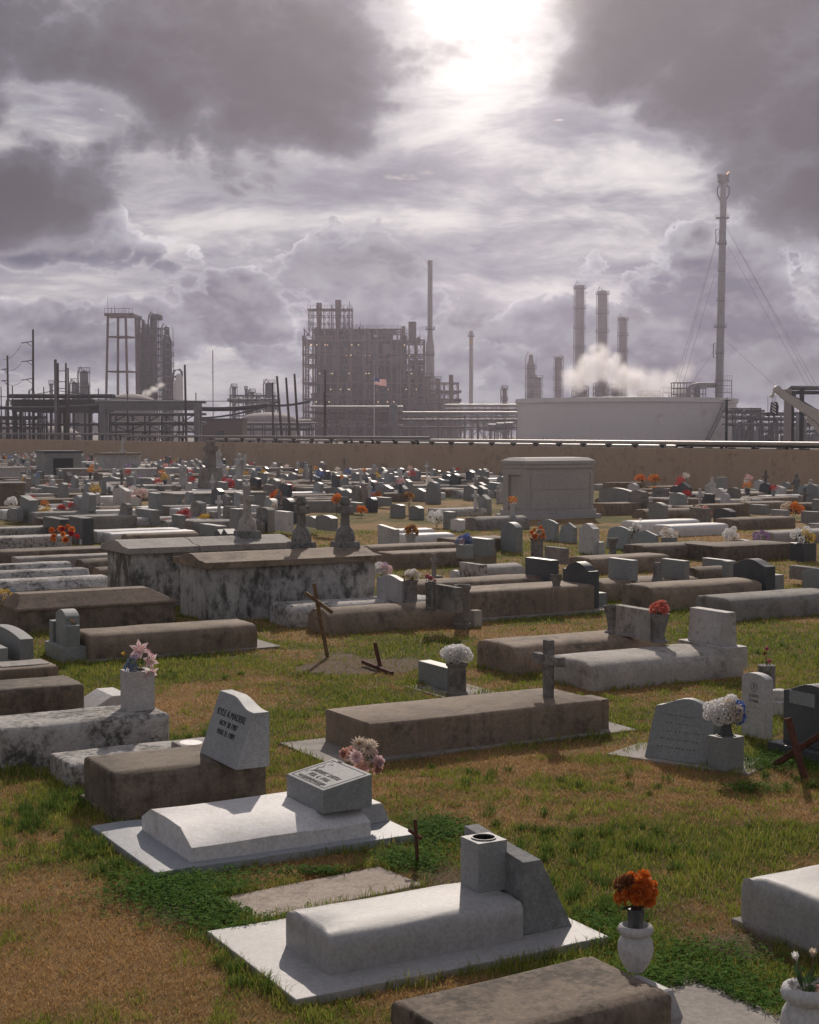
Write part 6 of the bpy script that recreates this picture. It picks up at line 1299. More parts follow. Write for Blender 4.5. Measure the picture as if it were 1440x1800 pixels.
boombox('boom_section', (1374, 692), (1428, 727), .62, .72, .7, 'crane_cream'); boombox('boom_section', (1424, 724), (1500, 775), .86, .98, .85, 'crane_cream')
boombox('boom_head', (1362, 684), (1377, 692), .42, .66, .55, 'crane_cream')
q = MB(); c_ = CP(1366, 684); q.tube([c_ + Vector((0, -.35, 0)), c_ + Vector((0, .35, 0))], .30, 14); obj('sheave', q, 'crane_cream', o, smooth=40)
q = MB(); c_ = CP(1357, 696); q.tube([c_ + Vector((0, -.25, 0)), c_ + Vector((0, .25, 0))], .16, 12); q.bar(CP(1362, 686), c_, .16); obj('jib_sheave', q, 'crane_cream', o)
boombox('lift_cylinder', (1418, 733), (1470, 790), .34, .34, .34, 'crane_cream')
for dx in (-4, 0, 4): q = MB(); q.tube([CP(1361 + dx * .8, 694), CP(1361 + dx * .7, 709)], .02, 4); obj('hoist_rope', q, 'wire', o)
q = MB(); q.tube([CP(1350, 697), CP(1350, 725)], .02, 4); obj('hoist_rope', q, 'wire', o)
q = MB(); q.lathe([(.04, -.2), (.16, -.1), (.16, .12), (.04, .2)], 10, CP(1350, 728)); obj('ball_hook', q, 'steel_dark', o, smooth=50)
q = MB(); c_ = CP(1361, 719); pr = [(-.26, .62), (.24, .62), (.36, .2), (.30, -.5), (-.08, -.62), (-.34, -.2)]; q.sections([[(c_.x + x, c_.y + d_, c_.z + z_) for x, z_ in pr] for d_ in (-.22, .22)]); hb = obj('hook_block', q, 'black_paint', o, bevel=.02)
for k in range(4): q = MB(); z_ = c_.z - .35 + k * .26; q.sections([[(c_.x - .26, c_.y + d_, z_ + .16), (c_.x - .26, c_.y + d_, z_ + .28), (c_.x + .10, c_.y + d_, z_ + .02), (c_.x + .10, c_.y + d_, z_ - .10)] for d_ in (-.232, -.222)]); obj('warning_stripe', q, 'plaque_white', hb)
q = MB(); q.tube([c_ + Vector((0, 0, -.55)), c_ + Vector((.0, 0, -.8)), c_ + Vector((.16, 0, -.98)), c_ + Vector((.02, 0, -1.12)), c_ + Vector((-.14, 0, -1.0))], .06, 8); obj('hook', q, 'steel_dark', hb, smooth=50)
for k in range(3): q = MB(); q.tube([CP(1379 + k, 686 + k), CP(1480, 745 + k * 3)], .03, 5); obj('hose', q, 'black_paint', o)
q = MB(); q.tube([CP(1395, 695) + Vector((0, -.44, 0)), CP(1395, 695) + Vector((0, -.36, 0))], .12, 10); obj('boom_bolt', q, 'steel_dark', o)

# ---- pipelines running along behind the wall
def along(px, off): P_ = Vector(((px - CX) / F * wall_y(px), wall_y(px), 0)); return P_ + WN * off
def runpipe(label, x0, x1, off, z, r, mat, supports, beam=False):
    a, b = along(x0, off), along(x1, off); o = thing('pipeline', label, 'pipeline', a, 0, 'pipelines along the wall'); e = b - a
    q = MB(); q.tube([(0, 0, z), (e.x, e.y, z)], r, 12); obj('pipe', q, mat, o, smooth=50)
    if beam: q = MB(); q.bar((0, 0, z - r - .22), (e.x, e.y, z - r - .22), .3, .34); obj('beam', q, 'steel_dark', o)
    d = e.normalized(); n_ = supports
    s_ = MB(); s_.box(-.07, .07, -.07, .07, 0, z - r - .10); s_.box(-.15, .15, -.12, .12, z - r - .10, z - r - .01); me = s_.mesh('support', 'steel_dark')
    for k in range(n_): c_ = e * ((k + .5) / n_); link('support', me, o, (c_.x, c_.y, 0), math.atan2(d.y, d.x))
    return o
runpipe('bright silver pipeline running the length of the wall, the higher one', 560, 1500, 1.6, 2.36, .10, 'pipe_silver', 22)
runpipe('second silver pipeline under the bright one along the wall', 560, 1130, 2.4, 2.12, .11, 'pipe_silver', 16)
runpipe('dark pipeline on a beam along the wall at the right, below the bright one', 1125, 1520, 2.6, 2.26, .13, 'steel_dark', 9, True)
runpipe('grey pipeline behind the left part of the wall', 190, 720, 1.6, 2.50, .11, 'steel_grey', 18)
runpipe('pale low pipeline behind the left part of the wall', 330, 740, 2.6, 2.26, .08, 'pipe_silver', 14)
runpipe('thin grey pipeline near the left end of the wall', -60, 200, 1.6, 2.66, .10, 'steel_grey', 10)
# far tree line
tl = MB(); r = random.Random(9)
for i in range(150):
    x = -420 + i * 5.6 + r.uniform(-2, 2); y = 905 + r.uniform(-12, 12); h_ = r.uniform(7, 13); w_ = r.uniform(4, 7)
    for k in range(5):
        c_ = (x + r.uniform(-w_, w_) * .5, y + r.uniform(-2, 2), h_ * r.uniform(.35, .8)); s_ = r.uniform(.3, .55) * w_
        tl.lathe([(s_ * .3, -s_ * .8), (s_, -s_ * .2), (s_ * .9, s_ * .35), (s_ * .3, s_ * .8)], 7, c_)
o = obj('treeline', tl, 'leaf_dark', smooth=None); tag(o, None, None, kind='stuff')
# ---- steam behind the tank
def steam(label, lobes, Y, density, col=(.985, .97, .97)):
    """one closed cloud of billows; its volume thins out from the lobes' middles"""
    c0 = AT(lobes[0][0], lobes[0][1], Y); m = bpy.data.materials.new('steam'); m.use_nodes = True; t = m.node_tree; t.nodes.clear(); n = N(t)
    out = n.new('ShaderNodeOutputMaterial'); v = n.new('ShaderNodeVolumePrincipled'); t.links.new(v.outputs[0], out.inputs['Volume'])
    v.inputs['Color'].default_value = (*col, 1); v.inputs['Anisotropy'].default_value = .55
    tc = n.new('ShaderNodeTexCoord'); p = tc.outputs['Object']; w = n.vm('SCALE', n.vm('SUBTRACT', n.noise(p, .16, 4, .6, color=True), (.5, .5, .5)), scale=4.5); pw = n.vm('ADD', p, w); tot = None; lo, hi = Vector((1e9,) * 3), Vector((-1e9,) * 3)
    for px, py, rp in lobes:
        c = AT(px, py, Y) - c0; r_ = rp * 1.5 * mpp(Y); d = n.m('DIVIDE', n.vm('DISTANCE', pw, tuple(c)), r_); k = n.smooth(d, 1.05, .10); tot = k if tot is None else n.m('MAXIMUM', tot, k)
        for i in range(3): lo[i] = min(lo[i], c[i] - r_ * 1.25); hi[i] = max(hi[i], c[i] + r_ * 1.25)
    f = n.noise(p, .32, 5, .65); n.put(v.inputs['Density'], n.m('MULTIPLY', n.m('MULTIPLY', tot, n.smooth(f, .12, .62)), density)); MATS['steam' + label] = m
    q = MB(); q.box(lo.x, hi.x, lo.y, hi.y, max(lo.z, .5 - c0.z), hi.z); o = obj('steam', q, 'steam' + label, loc=c0); return tag(o, label, 'steam', kind='stuff')
steam('white steam cloud rising between the trio towers behind the tank', [(1052, 640, 22), (1032, 655, 21), (1072, 648, 20), (1058, 622, 15), (1012, 668, 20), (1092, 662, 20), (1043, 616, 9), (1030, 636, 12), (1112, 668, 18), (1082, 630, 11), (1000, 660, 13)], 472, .42)
steam('thin steam drifting toward the flare stack', [(1120, 672, 26), (1150, 676, 26), (1180, 672, 22), (1205, 655, 16)], 470, .16)
steam('small puff of steam blowing from the dark column cluster', [(262, 690, 5), (270, 684, 6), (280, 676, 6), (255, 692, 4)], 395, 1.2)

# ------------------------------------------------------------------ haze over the whole place
m = bpy.data.materials.new('haze'); m.use_nodes = True; t = m.node_tree; t.nodes.clear(); n = N(t); out = n.new('ShaderNodeOutputMaterial'); v = n.new('ShaderNodeVolumePrincipled'); t.links.new(v.outputs[0], out.inputs['Volume'])
v.inputs['Color'].default_value = HAZE_COL; v.inputs['Density'].default_value = HAZE_D; v.inputs['Anisotropy'].default_value = HAZE_G; MATS['haze'] = m
q = MB(); q.box(-560, 560, -30, 960, -1.2, 82); o = obj('haze', q, 'haze'); tag(o, None, None, kind='stuff')

# ------------------------------------------------------------------ ground
def _lat(ix, iy, seed): 
    h = (ix.astype(np.int64) * 374761393 + iy.astype(np.int64) * 668265263 + seed * 1442695041) & 0xffffffff
    h = ((h ^ (h >> 13)) * 1274126177) & 0xffffffff
    return ((h ^ (h >> 16)) & 0xffff) / 65535.0
def vnoise(x, y, s, seed=1):
    x, y = np.asarray(x) / s, np.asarray(y) / s; ix, iy = np.floor(x), np.floor(y); fx, fy = x - ix, y - iy; fx, fy = fx * fx * (3 - 2 * fx), fy * fy * (3 - 2 * fy)
    return (_lat(ix, iy, seed) * (1 - fx) + _lat(ix + 1, iy, seed) * fx) * (1 - fy) + (_lat(ix, iy + 1, seed) * (1 - fx) + _lat(ix + 1, iy + 1, seed) * fx) * fy
def fbm(x, y, s, seed=1, o=4): return sum(vnoise(x, y, s / 2 ** i, seed + i) * .5 ** i for i in range(o)) / sum(.5 ** i for i in range(o))
# patches read off the photograph: (px, py, radius along x, radius along y in metres, amount)
GREENS = [(60, 1440, .55, .9, .8), (110, 1410, .45, .7, .95), (165, 1500, .5, .7, .9), (235, 1520, .5, .5, .9), (330, 1570, .6, .6, .8), (400, 1620, .5, .6, .9), (30, 1180, 1.5, 1.5, .6), (120, 1190, 1.2, 1.0, .6),
          (760, 1500, .45, .9, .9), (900, 1520, .9, 1.2, .75), (1080, 1500, 1.4, 1.3, .75), (1250, 1480, 1.4, 1.0, .6), (1030, 1600, .8, .7, .9), (1190, 1720, .8, .7, .7), (1290, 1780, .7, .5, .7), (1080, 1370, 1.2, 1.2, .55), (850, 1400, 1.5, 1.5, .5),
          (1380, 1330, .7, .9, 1.0), (1250, 1250, 1.2, 2.0, .55), (1400, 1130, 2.5, 3, .55), (720, 1130, 2, 2, .35), (620, 1230, 1.5, 1.5, .5), (470, 1290, 1.2, 2.0, .35), (1000, 1060, 4, 3, .55), (1000, 1250, 1.5, 2, .5), (460, 1450, .5, .5, .6), (690, 1420, .6, .9, .6), (560, 1110, 2.5, 1.5, .6), (430, 1160, 2, 1.5, .4)]
DRYS = [(250, 1700, 1.4, 1.3, .9), (60, 1600, 1.0, 1.2, .8), (1290, 1400, 1.8, 1.2, .85), (1050, 1430, 1.5, .6, .7), (700, 1200, 1.2, 1.0, .4), (330, 1240, 1.5, 1.5, .5), (900, 1110, 4, 1.5, .5), (1250, 1170, 2, 1.5, .4), (100, 1770, 1, 1, .9), (1260, 1650, .5, .5, .8), (1280, 945, 12, 3, .7)]
SANDS = [(640, 1170, .95, .8, 1.0), (600, 1155, .5, .5, .7), (1180, 1600, .3, .3, .5), (1290, 1660, .35, .35, .8), (770, 1545, .3, .35, .7), (150, 1345, .6, .5, .7), (310, 1610, .35, .3, .5)]
def patch(x, y, L_):
    t = np.zeros_like(x)
    for px, py, rx, ry, am in L_:
        c = G(px, py); d = np.sqrt(((x - c.x) / rx) ** 2 + ((y - c.y) / ry) ** 2); t = np.maximum(t, am * np.clip(1.25 - d, 0, 1))
    return t
def masks(x, y):
    n1 = fbm(x, y, 1.7, 3); n2 = fbm(x, y, .45, 9, 3)
    g = .51 + (n1 - .5) * 1.3 + (n2 - .5) * .9 + patch(x, y, GREENS) * .62 - patch(x, y, DRYS) * .55
    s = patch(x, y, SANDS) * 1.15 + (n2 - .5) * .9 * (patch(x, y, SANDS) > 0)
    return np.clip(g, 0, 1), np.clip(s, 0, 1)
FA = [(P.x, P.y, math.cos(ANG + a), math.sin(ANG + a), L, w) for P, a, L, w in FOOT]
def edge_dist(x, y):                                         # distance outside the nearest footprint (negative inside)
    d = np.full(x.shape, 9.0)
    for fx, fy, c, s, L, w in FA:
        u = (x - fx) * c + (y - fy) * s; v = -(x - fx) * s + (y - fy) * c
        dx = np.maximum(-u, u - L); dy = np.maximum(-v, v - w)
        d = np.minimum(d, np.maximum(dx, dy))
    return d
xs = np.unique(np.concatenate([np.arange(-7, 7.01, .14), np.sign(np.linspace(-1, 1, 61)) * (7 + 533 * np.abs(np.linspace(-1, 1, 61)) ** 2.2)]))
ys = np.unique(np.concatenate([np.arange(5, 27, .14), np.linspace(27, 70, 50), 70 + 870 * np.linspace(0, 1, 30) ** 1.8, [-25, 0, 2.5]]))
gx, gy = np.meshgrid(xs, ys); gx, gy = gx.ravel(), gy.ravel()
gz = (fbm(gx, gy, .9, 21) - .5) * .035
gz = np.where(gy > 70, 0, gz)
nx_, ny_ = len(xs), len(ys)
ii = (np.arange(ny_ - 1)[:, None] * nx_ + np.arange(nx_ - 1)[None, :]).ravel()
quads = np.stack([ii, ii + 1, ii + 1 + nx_, ii + nx_], 1)
gm = bpy.data.meshes.new('ground'); gm.from_pydata(np.stack([gx, gy, gz], 1).tolist(), [], quads.tolist())
mg, ms = masks(gx, gy)
at = gm.color_attributes.new('cover', 'FLOAT_COLOR', 'POINT'); at.data.foreach_set('color', np.stack([mg, ms, mg * 0, mg * 0 + 1], 1).astype(np.float32).ravel())
gm.polygons.foreach_set('use_smooth', [True] * len(gm.polygons))
m, n, b = bsdf('turf'); v, _ = coords(n, False)
vc = n.new('ShaderNodeVertexColor', layer_name='cover'); r_, g_, _b = [n.new('ShaderNodeSeparateColor')] [0:1] * 3
sepc = r_; n.put(sepc.inputs[0], vc.outputs['Color'])
f1 = n.noise(v, 24, 6, .7); f2 = n.noise(v, 110, 4, .7); f3 = n.noise(v, 3.5, 6, .65)
dry = n.mix(f1, (.28, .165, .072), (.50, .34, .175)); grn = n.mix(f1, (.05, .07, .016), (.19, .19, .05))
k = n.m('ADD', sepc.outputs[0], n.m('MULTIPLY', n.m('SUBTRACT', f3, .5), .9))
k = n.m('ADD', k, n.m('MULTIPLY', n.m('SUBTRACT', f2, .5), .8))
col = n.mix(n.smooth(k, .25, .85), dry, grn)
earth = n.mix(f2, (.16, .115, .085), (.33, .25, .195)); col = n.mix(n.smooth(n.m('ADD', sepc.outputs[1], n.m('MULTIPLY', n.m('SUBTRACT', f1, .5), .6)), .3, .7), col, earth)
col = n.mix(n.smooth(f2, .38, .62, .40, 0), col, (.07, .05, .026))
n.t.links.new(col, b.inputs['Base Color']); b.inputs['Roughness'].default_value = .95; b.inputs['Specular IOR Level'].default_value = .1
bump(n, b, n.m('ADD', n.m('MULTIPLY', f2, .6), f1), .9, .03)
gm.materials.append(MATS['turf']); o = link('ground', gm); tag(o, None, None, kind='structure')
# gravel yard of the refinery, a sheet just above the ground
q = MB(); a, b_ = W0 - WD * 60 + WN * .4, W0 + WD * (WL - 60) + WN * .4
q.add([a + Vector((0, 0, .03)), b_ + Vector((0, 0, .03)), Vector((530, b_.y, .03)), Vector((530, 930, .03)), Vector((-530, 930, .03)), Vector((-530, a.y, .03))], [(0, 1, 2, 3, 4, 5)]); o = obj('refinery_yard', q, 'gravel_yard'); tag(o, None, None, kind='structure')

# ------------------------------------------------------------------ grass
m, n, b = bsdf('blade'); vc = n.new('ShaderNodeVertexColor', layer_name='tint')
n.t.links.new(vc.outputs['Color'], b.inputs['Base Color']); b.inputs['Roughness'].default_value = .85; b.inputs['Specular IOR Level'].default_value = .06
o_ = [q for q in n.t.nodes if q.type == 'OUTPUT_MATERIAL'][0]; tr = n.new('ShaderNodeBsdfTranslucent'); n.t.links.new(vc.outputs['Color'], tr.inputs[0]); mx = n.new('ShaderNodeMixShader'); mx.inputs[0].default_value = .38
n.t.links.new(b.outputs[0], mx.inputs[1]); n.t.links.new(tr.outputs[0], mx.inputs[2]); n.t.links.new(mx.outputs[0], o_.inputs[0])
def blades(name, P, H, Wd, lean, col, kind='stuff'):
    """P (n,3) roots; each blade a bent strip of three triangles"""
    k = len(P); th = nrg.random(k) * 2 * np.pi; ph = nrg.random(k) * 2 * np.pi
    dx, dy = np.cos(th), np.sin(th); sx, sy = np.cos(ph), np.sin(ph)
    mid = P + np.stack([dx * lean * H * .35, dy * lean * H * .35, H * (.62 - .2 * lean)], 1); tip = P + np.stack([dx * lean * H, dy * lean * H, H * (1 - .45 * lean)], 1)
    s = np.stack([sx * Wd / 2, sy * Wd / 2, np.zeros(k)], 1)
    V_ = np.stack([P - s, P + s, mid - s * .8, mid + s * .8, tip], 1).reshape(-1, 3)
    base = np.arange(k)[:, None] * 5
    T = np.concatenate([base + [0, 1, 3], base + [0, 3, 2], base + [2, 3, 4]], 1).reshape(-1, 3)
    me = bpy.data.meshes.new(name); me.vertices.add(len(V_)); me.vertices.foreach_set('co', V_.astype(np.float32).ravel())
    me.loops.add(len(T) * 3); me.loops.foreach_set('vertex_index', T.astype(np.int32).ravel())
    me.polygons.add(len(T)); me.polygons.foreach_set('loop_start', np.arange(len(T), dtype=np.int32) * 3); me.polygons.foreach_set('loop_total', np.full(len(T), 3, np.int32))
    me.update(calc_edges=True)
    c = np.repeat(np.concatenate([col, np.ones((k, 1))], 1)[:, None, :], 5, 1).reshape(-1, 4)
    at = me.color_attributes.new('tint', 'FLOAT_COLOR', 'POINT'); at.data.foreach_set('color', c.astype(np.float32).ravel()); me.materials.append(MATS['blade'])
    return tag(link(name, me), None, None, kind=kind)
def scatter(y0, y1, dens):
    x1 = y1 * (800 / F); area = 2 * x1 * (y1 - y0); k = int(area * dens)
    x, y = nrg.uniform(-x1, x1, k), nrg.uniform(y0, y1, k); keep = np.abs(x) < (y + .3) * (735 / F)
    return x[keep], y[keep]
def gz_at(x, y): return np.where(y > 70, 0, (fbm(x, y, .9, 21) - .5) * .035)
def lerp(a, b, t): return np.asarray(a)[None] * (1 - t[:, None]) + np.asarray(b)[None] * t[:, None]
DRYP, GRNP = [], []
for y0, y1, dn, wd in ((6.0, 9.5, 5200, .0042), (9.5, 14, 3300, .0052), (14, 20, 1500, .0075), (20, 30, 620, .011), (30, 46, 170, .02)):
    x, y = scatter(y0, y1, dn); d = edge_dist(x, y); g, s = masks(x, y)
    rim = np.clip(1 - d / .16, 0, 1) * (fbm(x, y, .5, 33) > .42)
    keep = ((d > .0) | ((d > -.022) & (nrg.random(len(x)) < .35))) & ((s < .45) | (nrg.random(len(x)) < .12)); x, y, d, g, rim = x[keep], y[keep], d[keep], g[keep], rim[keep]
    clump = fbm(x, y, .16, 51, 2)
    isg = (g + (clump - .5) * 1.25 + rim * .5 + nrg.normal(0, .16, len(x))) > .57
    z = gz_at(x, y) - .004
    for sel, out in ((~isg, DRYP), (isg, GRNP)):
        k = sel.sum(); out.append((np.stack([x[sel], y[sel], z[sel]], 1), np.full(k, wd), g[sel], rim[sel], clump[sel]))
def cat(L_): return [np.concatenate([q[i] for q in L_]) for i in range(5)]
P, wd, g, rim, cl = cat(DRYP); k = len(P)
t = nrg.random(k); col = lerp((.29, .155, .05), (.76, .50, .22), t) * (1 - .25 * (g[:, None]))
blades('dry_grass', P, nrg.uniform(.02, .06, k) + rim * .02, wd, nrg.uniform(.5, 1.25, k), col)
P, wd, g, rim, cl = cat(GRNP); k = len(P)
t = np.clip(nrg.random(k) * .6 + cl * .5 - .1, 0, 1); col = lerp((.075, .14, .018), (.40, .43, .075), t)
yel = nrg.random(k) < .18; col[yel] = lerp((.36, .28, .09), (.52, .40, .16), nrg.random(yel.sum()))
blades('green_grass', P, nrg.uniform(.025, .055, k) * (.8 + .9 * np.clip(cl * 1.5 - .4, 0, 1) + .6 * np.clip(g - .5, 0, 1)) + rim * nrg.uniform(.0, .07, k), wd * 1.15, nrg.uniform(.15, .8, k), col)
# tall tussocks along neglected edges
TP = []
for px, py, rx, ry, nt in [(70, 1425, .35, .5, 16), (125, 1410, .35, .35, 18), (170, 1490, .4, .35, 16), (215, 1530, .3, .3, 12), (100, 1460, .4, .4, 10), (420, 1690, .18, .3, 10), (470, 1740, .15, .2, 8), (1000, 1590, .5, .4, 18), (1080, 1610, .3, .3, 12), (1010, 1490, .8, .5, 18), (1150, 1500, .8, .6, 16), (900, 1480, .5, .6, 12), (1390, 1330, .5, .6, 34), (1330, 1345, .3, .3, 14), (1425, 1380, .3, .3, 10),
                           (10, 1260, .3, .6, 6), (1100, 1380, .6, .5, 8), (860, 1370, .8, .6, 8), (1240, 1120, 1.2, 1.2, 10), (1400, 1150, 1.2, 1.0, 10), (330, 1190, .8, .8, 6), (640, 1260, .7, .9, 8), (840, 1080, 1.5, .8, 8), (60, 1185, 1.0, .8, 10), (300, 1300, .2, .8, 6), (1030, 1540, .5, .4, 8), (0, 1450, .3, .3, 6), (830, 1440, .4, .4, 8)]:
    c = G(px, py)
    for _ in range(nt):
        bx, by = c.x + nrg.normal(0, .5) * rx, c.y + nrg.normal(0, .5) * ry; q_ = nrg.integers(30, 60)
        TP.append(np.stack([bx + nrg.normal(0, .022, q_), by + nrg.normal(0, .022, q_), np.zeros(q_) - .004, np.full(q_, nrg.uniform(.06, .13))], 1))
TP = np.concatenate(TP); d = edge_dist(TP[:, 0], TP[:, 1]); TP = TP[d > .005]; k = len(TP)
blades('grass_tussocks', TP[:, :3], TP[:, 3] * nrg.uniform(.55, 1.1, k), np.full(k, .0055), nrg.uniform(.15, .9, k), lerp((.05, .11, .025), (.19, .27, .06), nrg.random(k)))
# clover and weeds: little leaf triples on short stalks
CP_ = []
for px, py, rx, ry, nt in [(330, 1575, .55, .45, 2600), (400, 1610, .4, .4, 1800), (290, 1560, .35, .3, 1000), (440, 1650, .25, .2, 700), (770, 1465, .28, .45, 1700), (720, 1520, .28, .3, 1200), (1200, 1740, .5, .45, 2600), (1290, 1790, .5, .35, 1700), (1230, 1680, .4, .3, 700), (1060, 1640, .25, .3, 700), (560, 1540, .5, .06, 500), (640, 1555, .4, .05, 300), (1380, 1345, .5, .4, 1200), (1320, 1390, .3, .2, 500)]:
    c = G(px, py); CP_.append(np.stack([c.x + nrg.normal(0, .5, nt) * rx, c.y + nrg.normal(0, .5, nt) * ry], 1))
CP_ = np.concatenate(CP_); CP_ = CP_[edge_dist(CP_[:, 0], CP_[:, 1]) > .0]; k = len(CP_); hh = nrg.uniform(.015, .07, k)
rs = nrg.uniform(.006, .013, k); ang = nrg.random(k) * 6.28
VV_, FF_ = [], []
V_ = np.zeros((k, 3, 4, 3))
for j in range(3):
    t = ang + j * 2.094; c_, s_ = np.cos(t), np.sin(t); tl_ = nrg.normal(0, .004, k)
    for q_, (al, ac) in enumerate(((.15, 0), (1.0, -.75), (1.75, 0), (1.0, .75))):
        V_[:, j, q_, 0] = CP_[:, 0] + rs * (c_ * al - s_ * ac); V_[:, j, q_, 1] = CP_[:, 1] + rs * (s_ * al + c_ * ac); V_[:, j, q_, 2] = hh + tl_ * (al)
V_ = V_.reshape(-1, 3); Q_ = np.arange(len(V_)).reshape(-1, 4)
me = bpy.data.meshes.new('clover'); me.vertices.add(len(V_)); me.vertices.foreach_set('co', V_.astype(np.float32).ravel()); me.loops.add(len(Q_) * 4); me.loops.foreach_set('vertex_index', Q_.astype(np.int32).ravel())
me.polygons.add(len(Q_)); me.polygons.foreach_set('loop_start', np.arange(len(Q_), dtype=np.int32) * 4); me.polygons.foreach_set('loop_total', np.full(len(Q_), 4, np.int32)); me.update(calc_edges=True)
c = np.repeat(np.concatenate([lerp((.04, .115, .018), (.15, .28, .045), nrg.random(k)), np.ones((k, 1))], 1), 12, 0); at = me.color_attributes.new('tint', 'FLOAT_COLOR', 'POINT'); at.data.foreach_set('color', c.astype(np.float32).ravel()); me.materials.append(MATS['blade']); tag(link('clover', me), None, None, kind='stuff')
# straw litter
SP = []
for px, py, r0, nt in [(640, 1172, .8, 500), (1290, 1665, .35, 500), (770, 1545, .3, 350), (310, 1615, .3, 300), (160, 1340, .5, 300), (1180, 1610, .4, 300), (1290, 1365, .4, 150)]:
    c = G(px, py); SP.append(np.stack([c.x + nrg.normal(0, .5, nt) * r0, c.y + nrg.normal(0, .5, nt) * r0, np.full(nt, .004)], 1))
SP = np.concatenate(SP); SP = SP[edge_dist(SP[:, 0], SP[:, 1]) > 0]; k = len(SP)
blades('straw_litter', SP, nrg.uniform(.05, .11, k), np.full(k, .004), nrg.uniform(1.2, 1.9, k), lerp((.22, .15, .09), (.46, .36, .25), nrg.random(k)))

# ------------------------------------------------------------------ the far rows of graves
MV = {}
for kd in ('round', 'soft', 'barrel', 'box', 'bevel'):
    for mt in ('brown_concrete', 'dark_concrete', 'grey_concrete', 'pale_concrete', 'white_paint', 'stained_whitewash'): MV[kd, mt] = vault_mesh(2.15, .85, .36, kd, mt, 3)
SHP = {'round': 'rounded', 'soft': 'flat', 'barrel': 'barrel topped', 'box': 'square cut', 'bevel': 'slope edged'}
TONE = {'brown_concrete': 'brown', 'dark_concrete': 'dark brown', 'grey_concrete': 'grey', 'pale_concrete': 'pale', 'white_paint': 'white', 'stained_whitewash': 'stained'}
MH = {}
for tp in ('flat', 'arch', 'serp', 'peak', 'gov', 'round'):
    for mt in ('mid_granite', 'grey_granite', 'dark_granite', 'white_marble', 'grey_concrete', 'pink_marble', 'old_stone'): MH[tp, mt] = slab_mesh(.8, .62, .2, tp, slant=.03).mesh('headstone', mt, 30)
HTOP = {'flat': 'flat topped', 'arch': 'arched', 'serp': 'curved top', 'peak': 'peaked', 'gov': 'shallow arched', 'round': 'round topped'}
HT = {'mid_granite': 'grey granite', 'grey_granite': 'pale granite', 'dark_granite': 'dark granite', 'white_marble': 'white marble', 'grey_concrete': 'pale grey', 'pink_marble': 'rosy', 'old_stone': 'weathered'}
MF = {}
for ci, cols in enumerate((('red', 'red'), ('orange', 'amber'), ('yellow', 'amber'), ('white', 'cream'), ('pale_pink', 'rose'), ('blue', 'dusk'), ('purple', 'lilac'), ('peach', 'cream'))):
    m_ = MB(); r = random.Random(ci)
    for i, d in enumerate(dirs(9, -.5)):
        s_ = .085 * r.uniform(.8, 1.2)
        for j, e in enumerate(dirs(7, -.6)): petals(m_, 3, s_ * .5, s_ * .45, R(50), c=d * .13 + e * s_ * .55 + Vector((0, 0, .12)), ax=frame(e), mi=i % 2)
    for i in range(12): petals(m_, 1, .13, .06, R(15), c=(r.uniform(-.08, .08), r.uniform(-.08, .08), .02), roll=r.random() * 6, mi=2)
    MF[ci] = m_.mesh('flowers', ['petal_' + cols[0], 'petal_' + cols[1], 'leaf_dark'])
FN = ['red', 'orange', 'yellow', 'white', 'pink', 'blue', 'purple', 'peach']
vq = MB(); vq.lathe([(.07, 0), (.05, .1), (.09, .32), (.08, .34)], 10); MVASE = {mt: vq.mesh('vase', mt, 40) for mt in ('mid_granite', 'white_marble', 'dark_granite')}
def blocked(px, py):
    if py > 962 or px < -30 or px > 1470: return True
    for x0, x1, y0, y1 in ((598, 690, 884, 902), (690, 780, 888, 907), (780, 880, 893, 915), (1045, 1440, 934, 962), (1200, 1300, 916, 934), (855, 1060, 905, 985), (880, 1050, 780, 915), (1020, 1200, 915, 990), (660, 830, 915, 1000), (430, 660, 905, 960), (835, 960, 860, 916)):
        if x0 < px < x1 and y0 < py < y1: return True
    return False
cand = []
Lv, Sv = LD(), SD()
r = random.Random(21)
for iu in range(-10, 60):
    for iv in range(5, 150):
        c = Lv * (iu * 2.72 + r.uniform(-.10, .10)) + Sv * (iv * 1.18 + r.uniform(-.12, .12))
        aisle = iv % 17 in (0,) or (iu % 6 == 0 and iv % 5 == 1)
        if c.y < 30: continue
        kx = c.x / c.y
        if abs(kx) > .29: continue
        px, py = PX(c)
        # stay this side of the wall
        if (c + Lv * 2.5 - W0).dot(WN) > -1.2 or (c + Sv * 1.0 - W0).dot(WN) > -1.2: continue
        if blocked(px, py) or aisle or r.random() < .17: continue
        pts = [c + Lv * (a * 2.3 + .05) + Sv * b_ for a in (0, .33, .66, 1) for b_ in (0, .45, .9)]
        xs_, ys_ = np.array([p.x for p in pts]), np.array([p.y for p in pts])
        if (edge_dist(xs_, ys_) < .04).any(): continue
        cand.append(c)
cand.sort(key=lambda c: c.y)
nv = nh = nf = 0; REST = {}
CAP_V, CAP_H, CAP_F = 205, 190, 150
def spill(kind, mesh, mat4):
    REST.setdefault((kind, mesh.name), [mesh, []])[1].append(mat4)
def place(kind, name, mesh, loc, rz, sc, desc, cat_, group, cap):
    global nv, nh, nf
    n_now = {'v': nv, 'h': nh, 'f': nf}[kind]
    if n_now >= cap:
        spill(kind, mesh, Matrix.Translation(loc) @ Matrix.Rotation(rz, 4, 'Z') @ Matrix.Diagonal((*sc, 1))); return None
    if kind == 'v': nv += 1
    elif kind == 'h': nh += 1
    else: nf += 1
    o = link(name, mesh, None, loc, rz, sc); o.rotation_euler.x, o.rotation_euler.y = ((r.gauss(0, .025), r.gauss(0, .03)) if kind == 'h' else (0, 0)); AUTO.append((o, desc)); o['category'] = cat_; o['group'] = group; return o
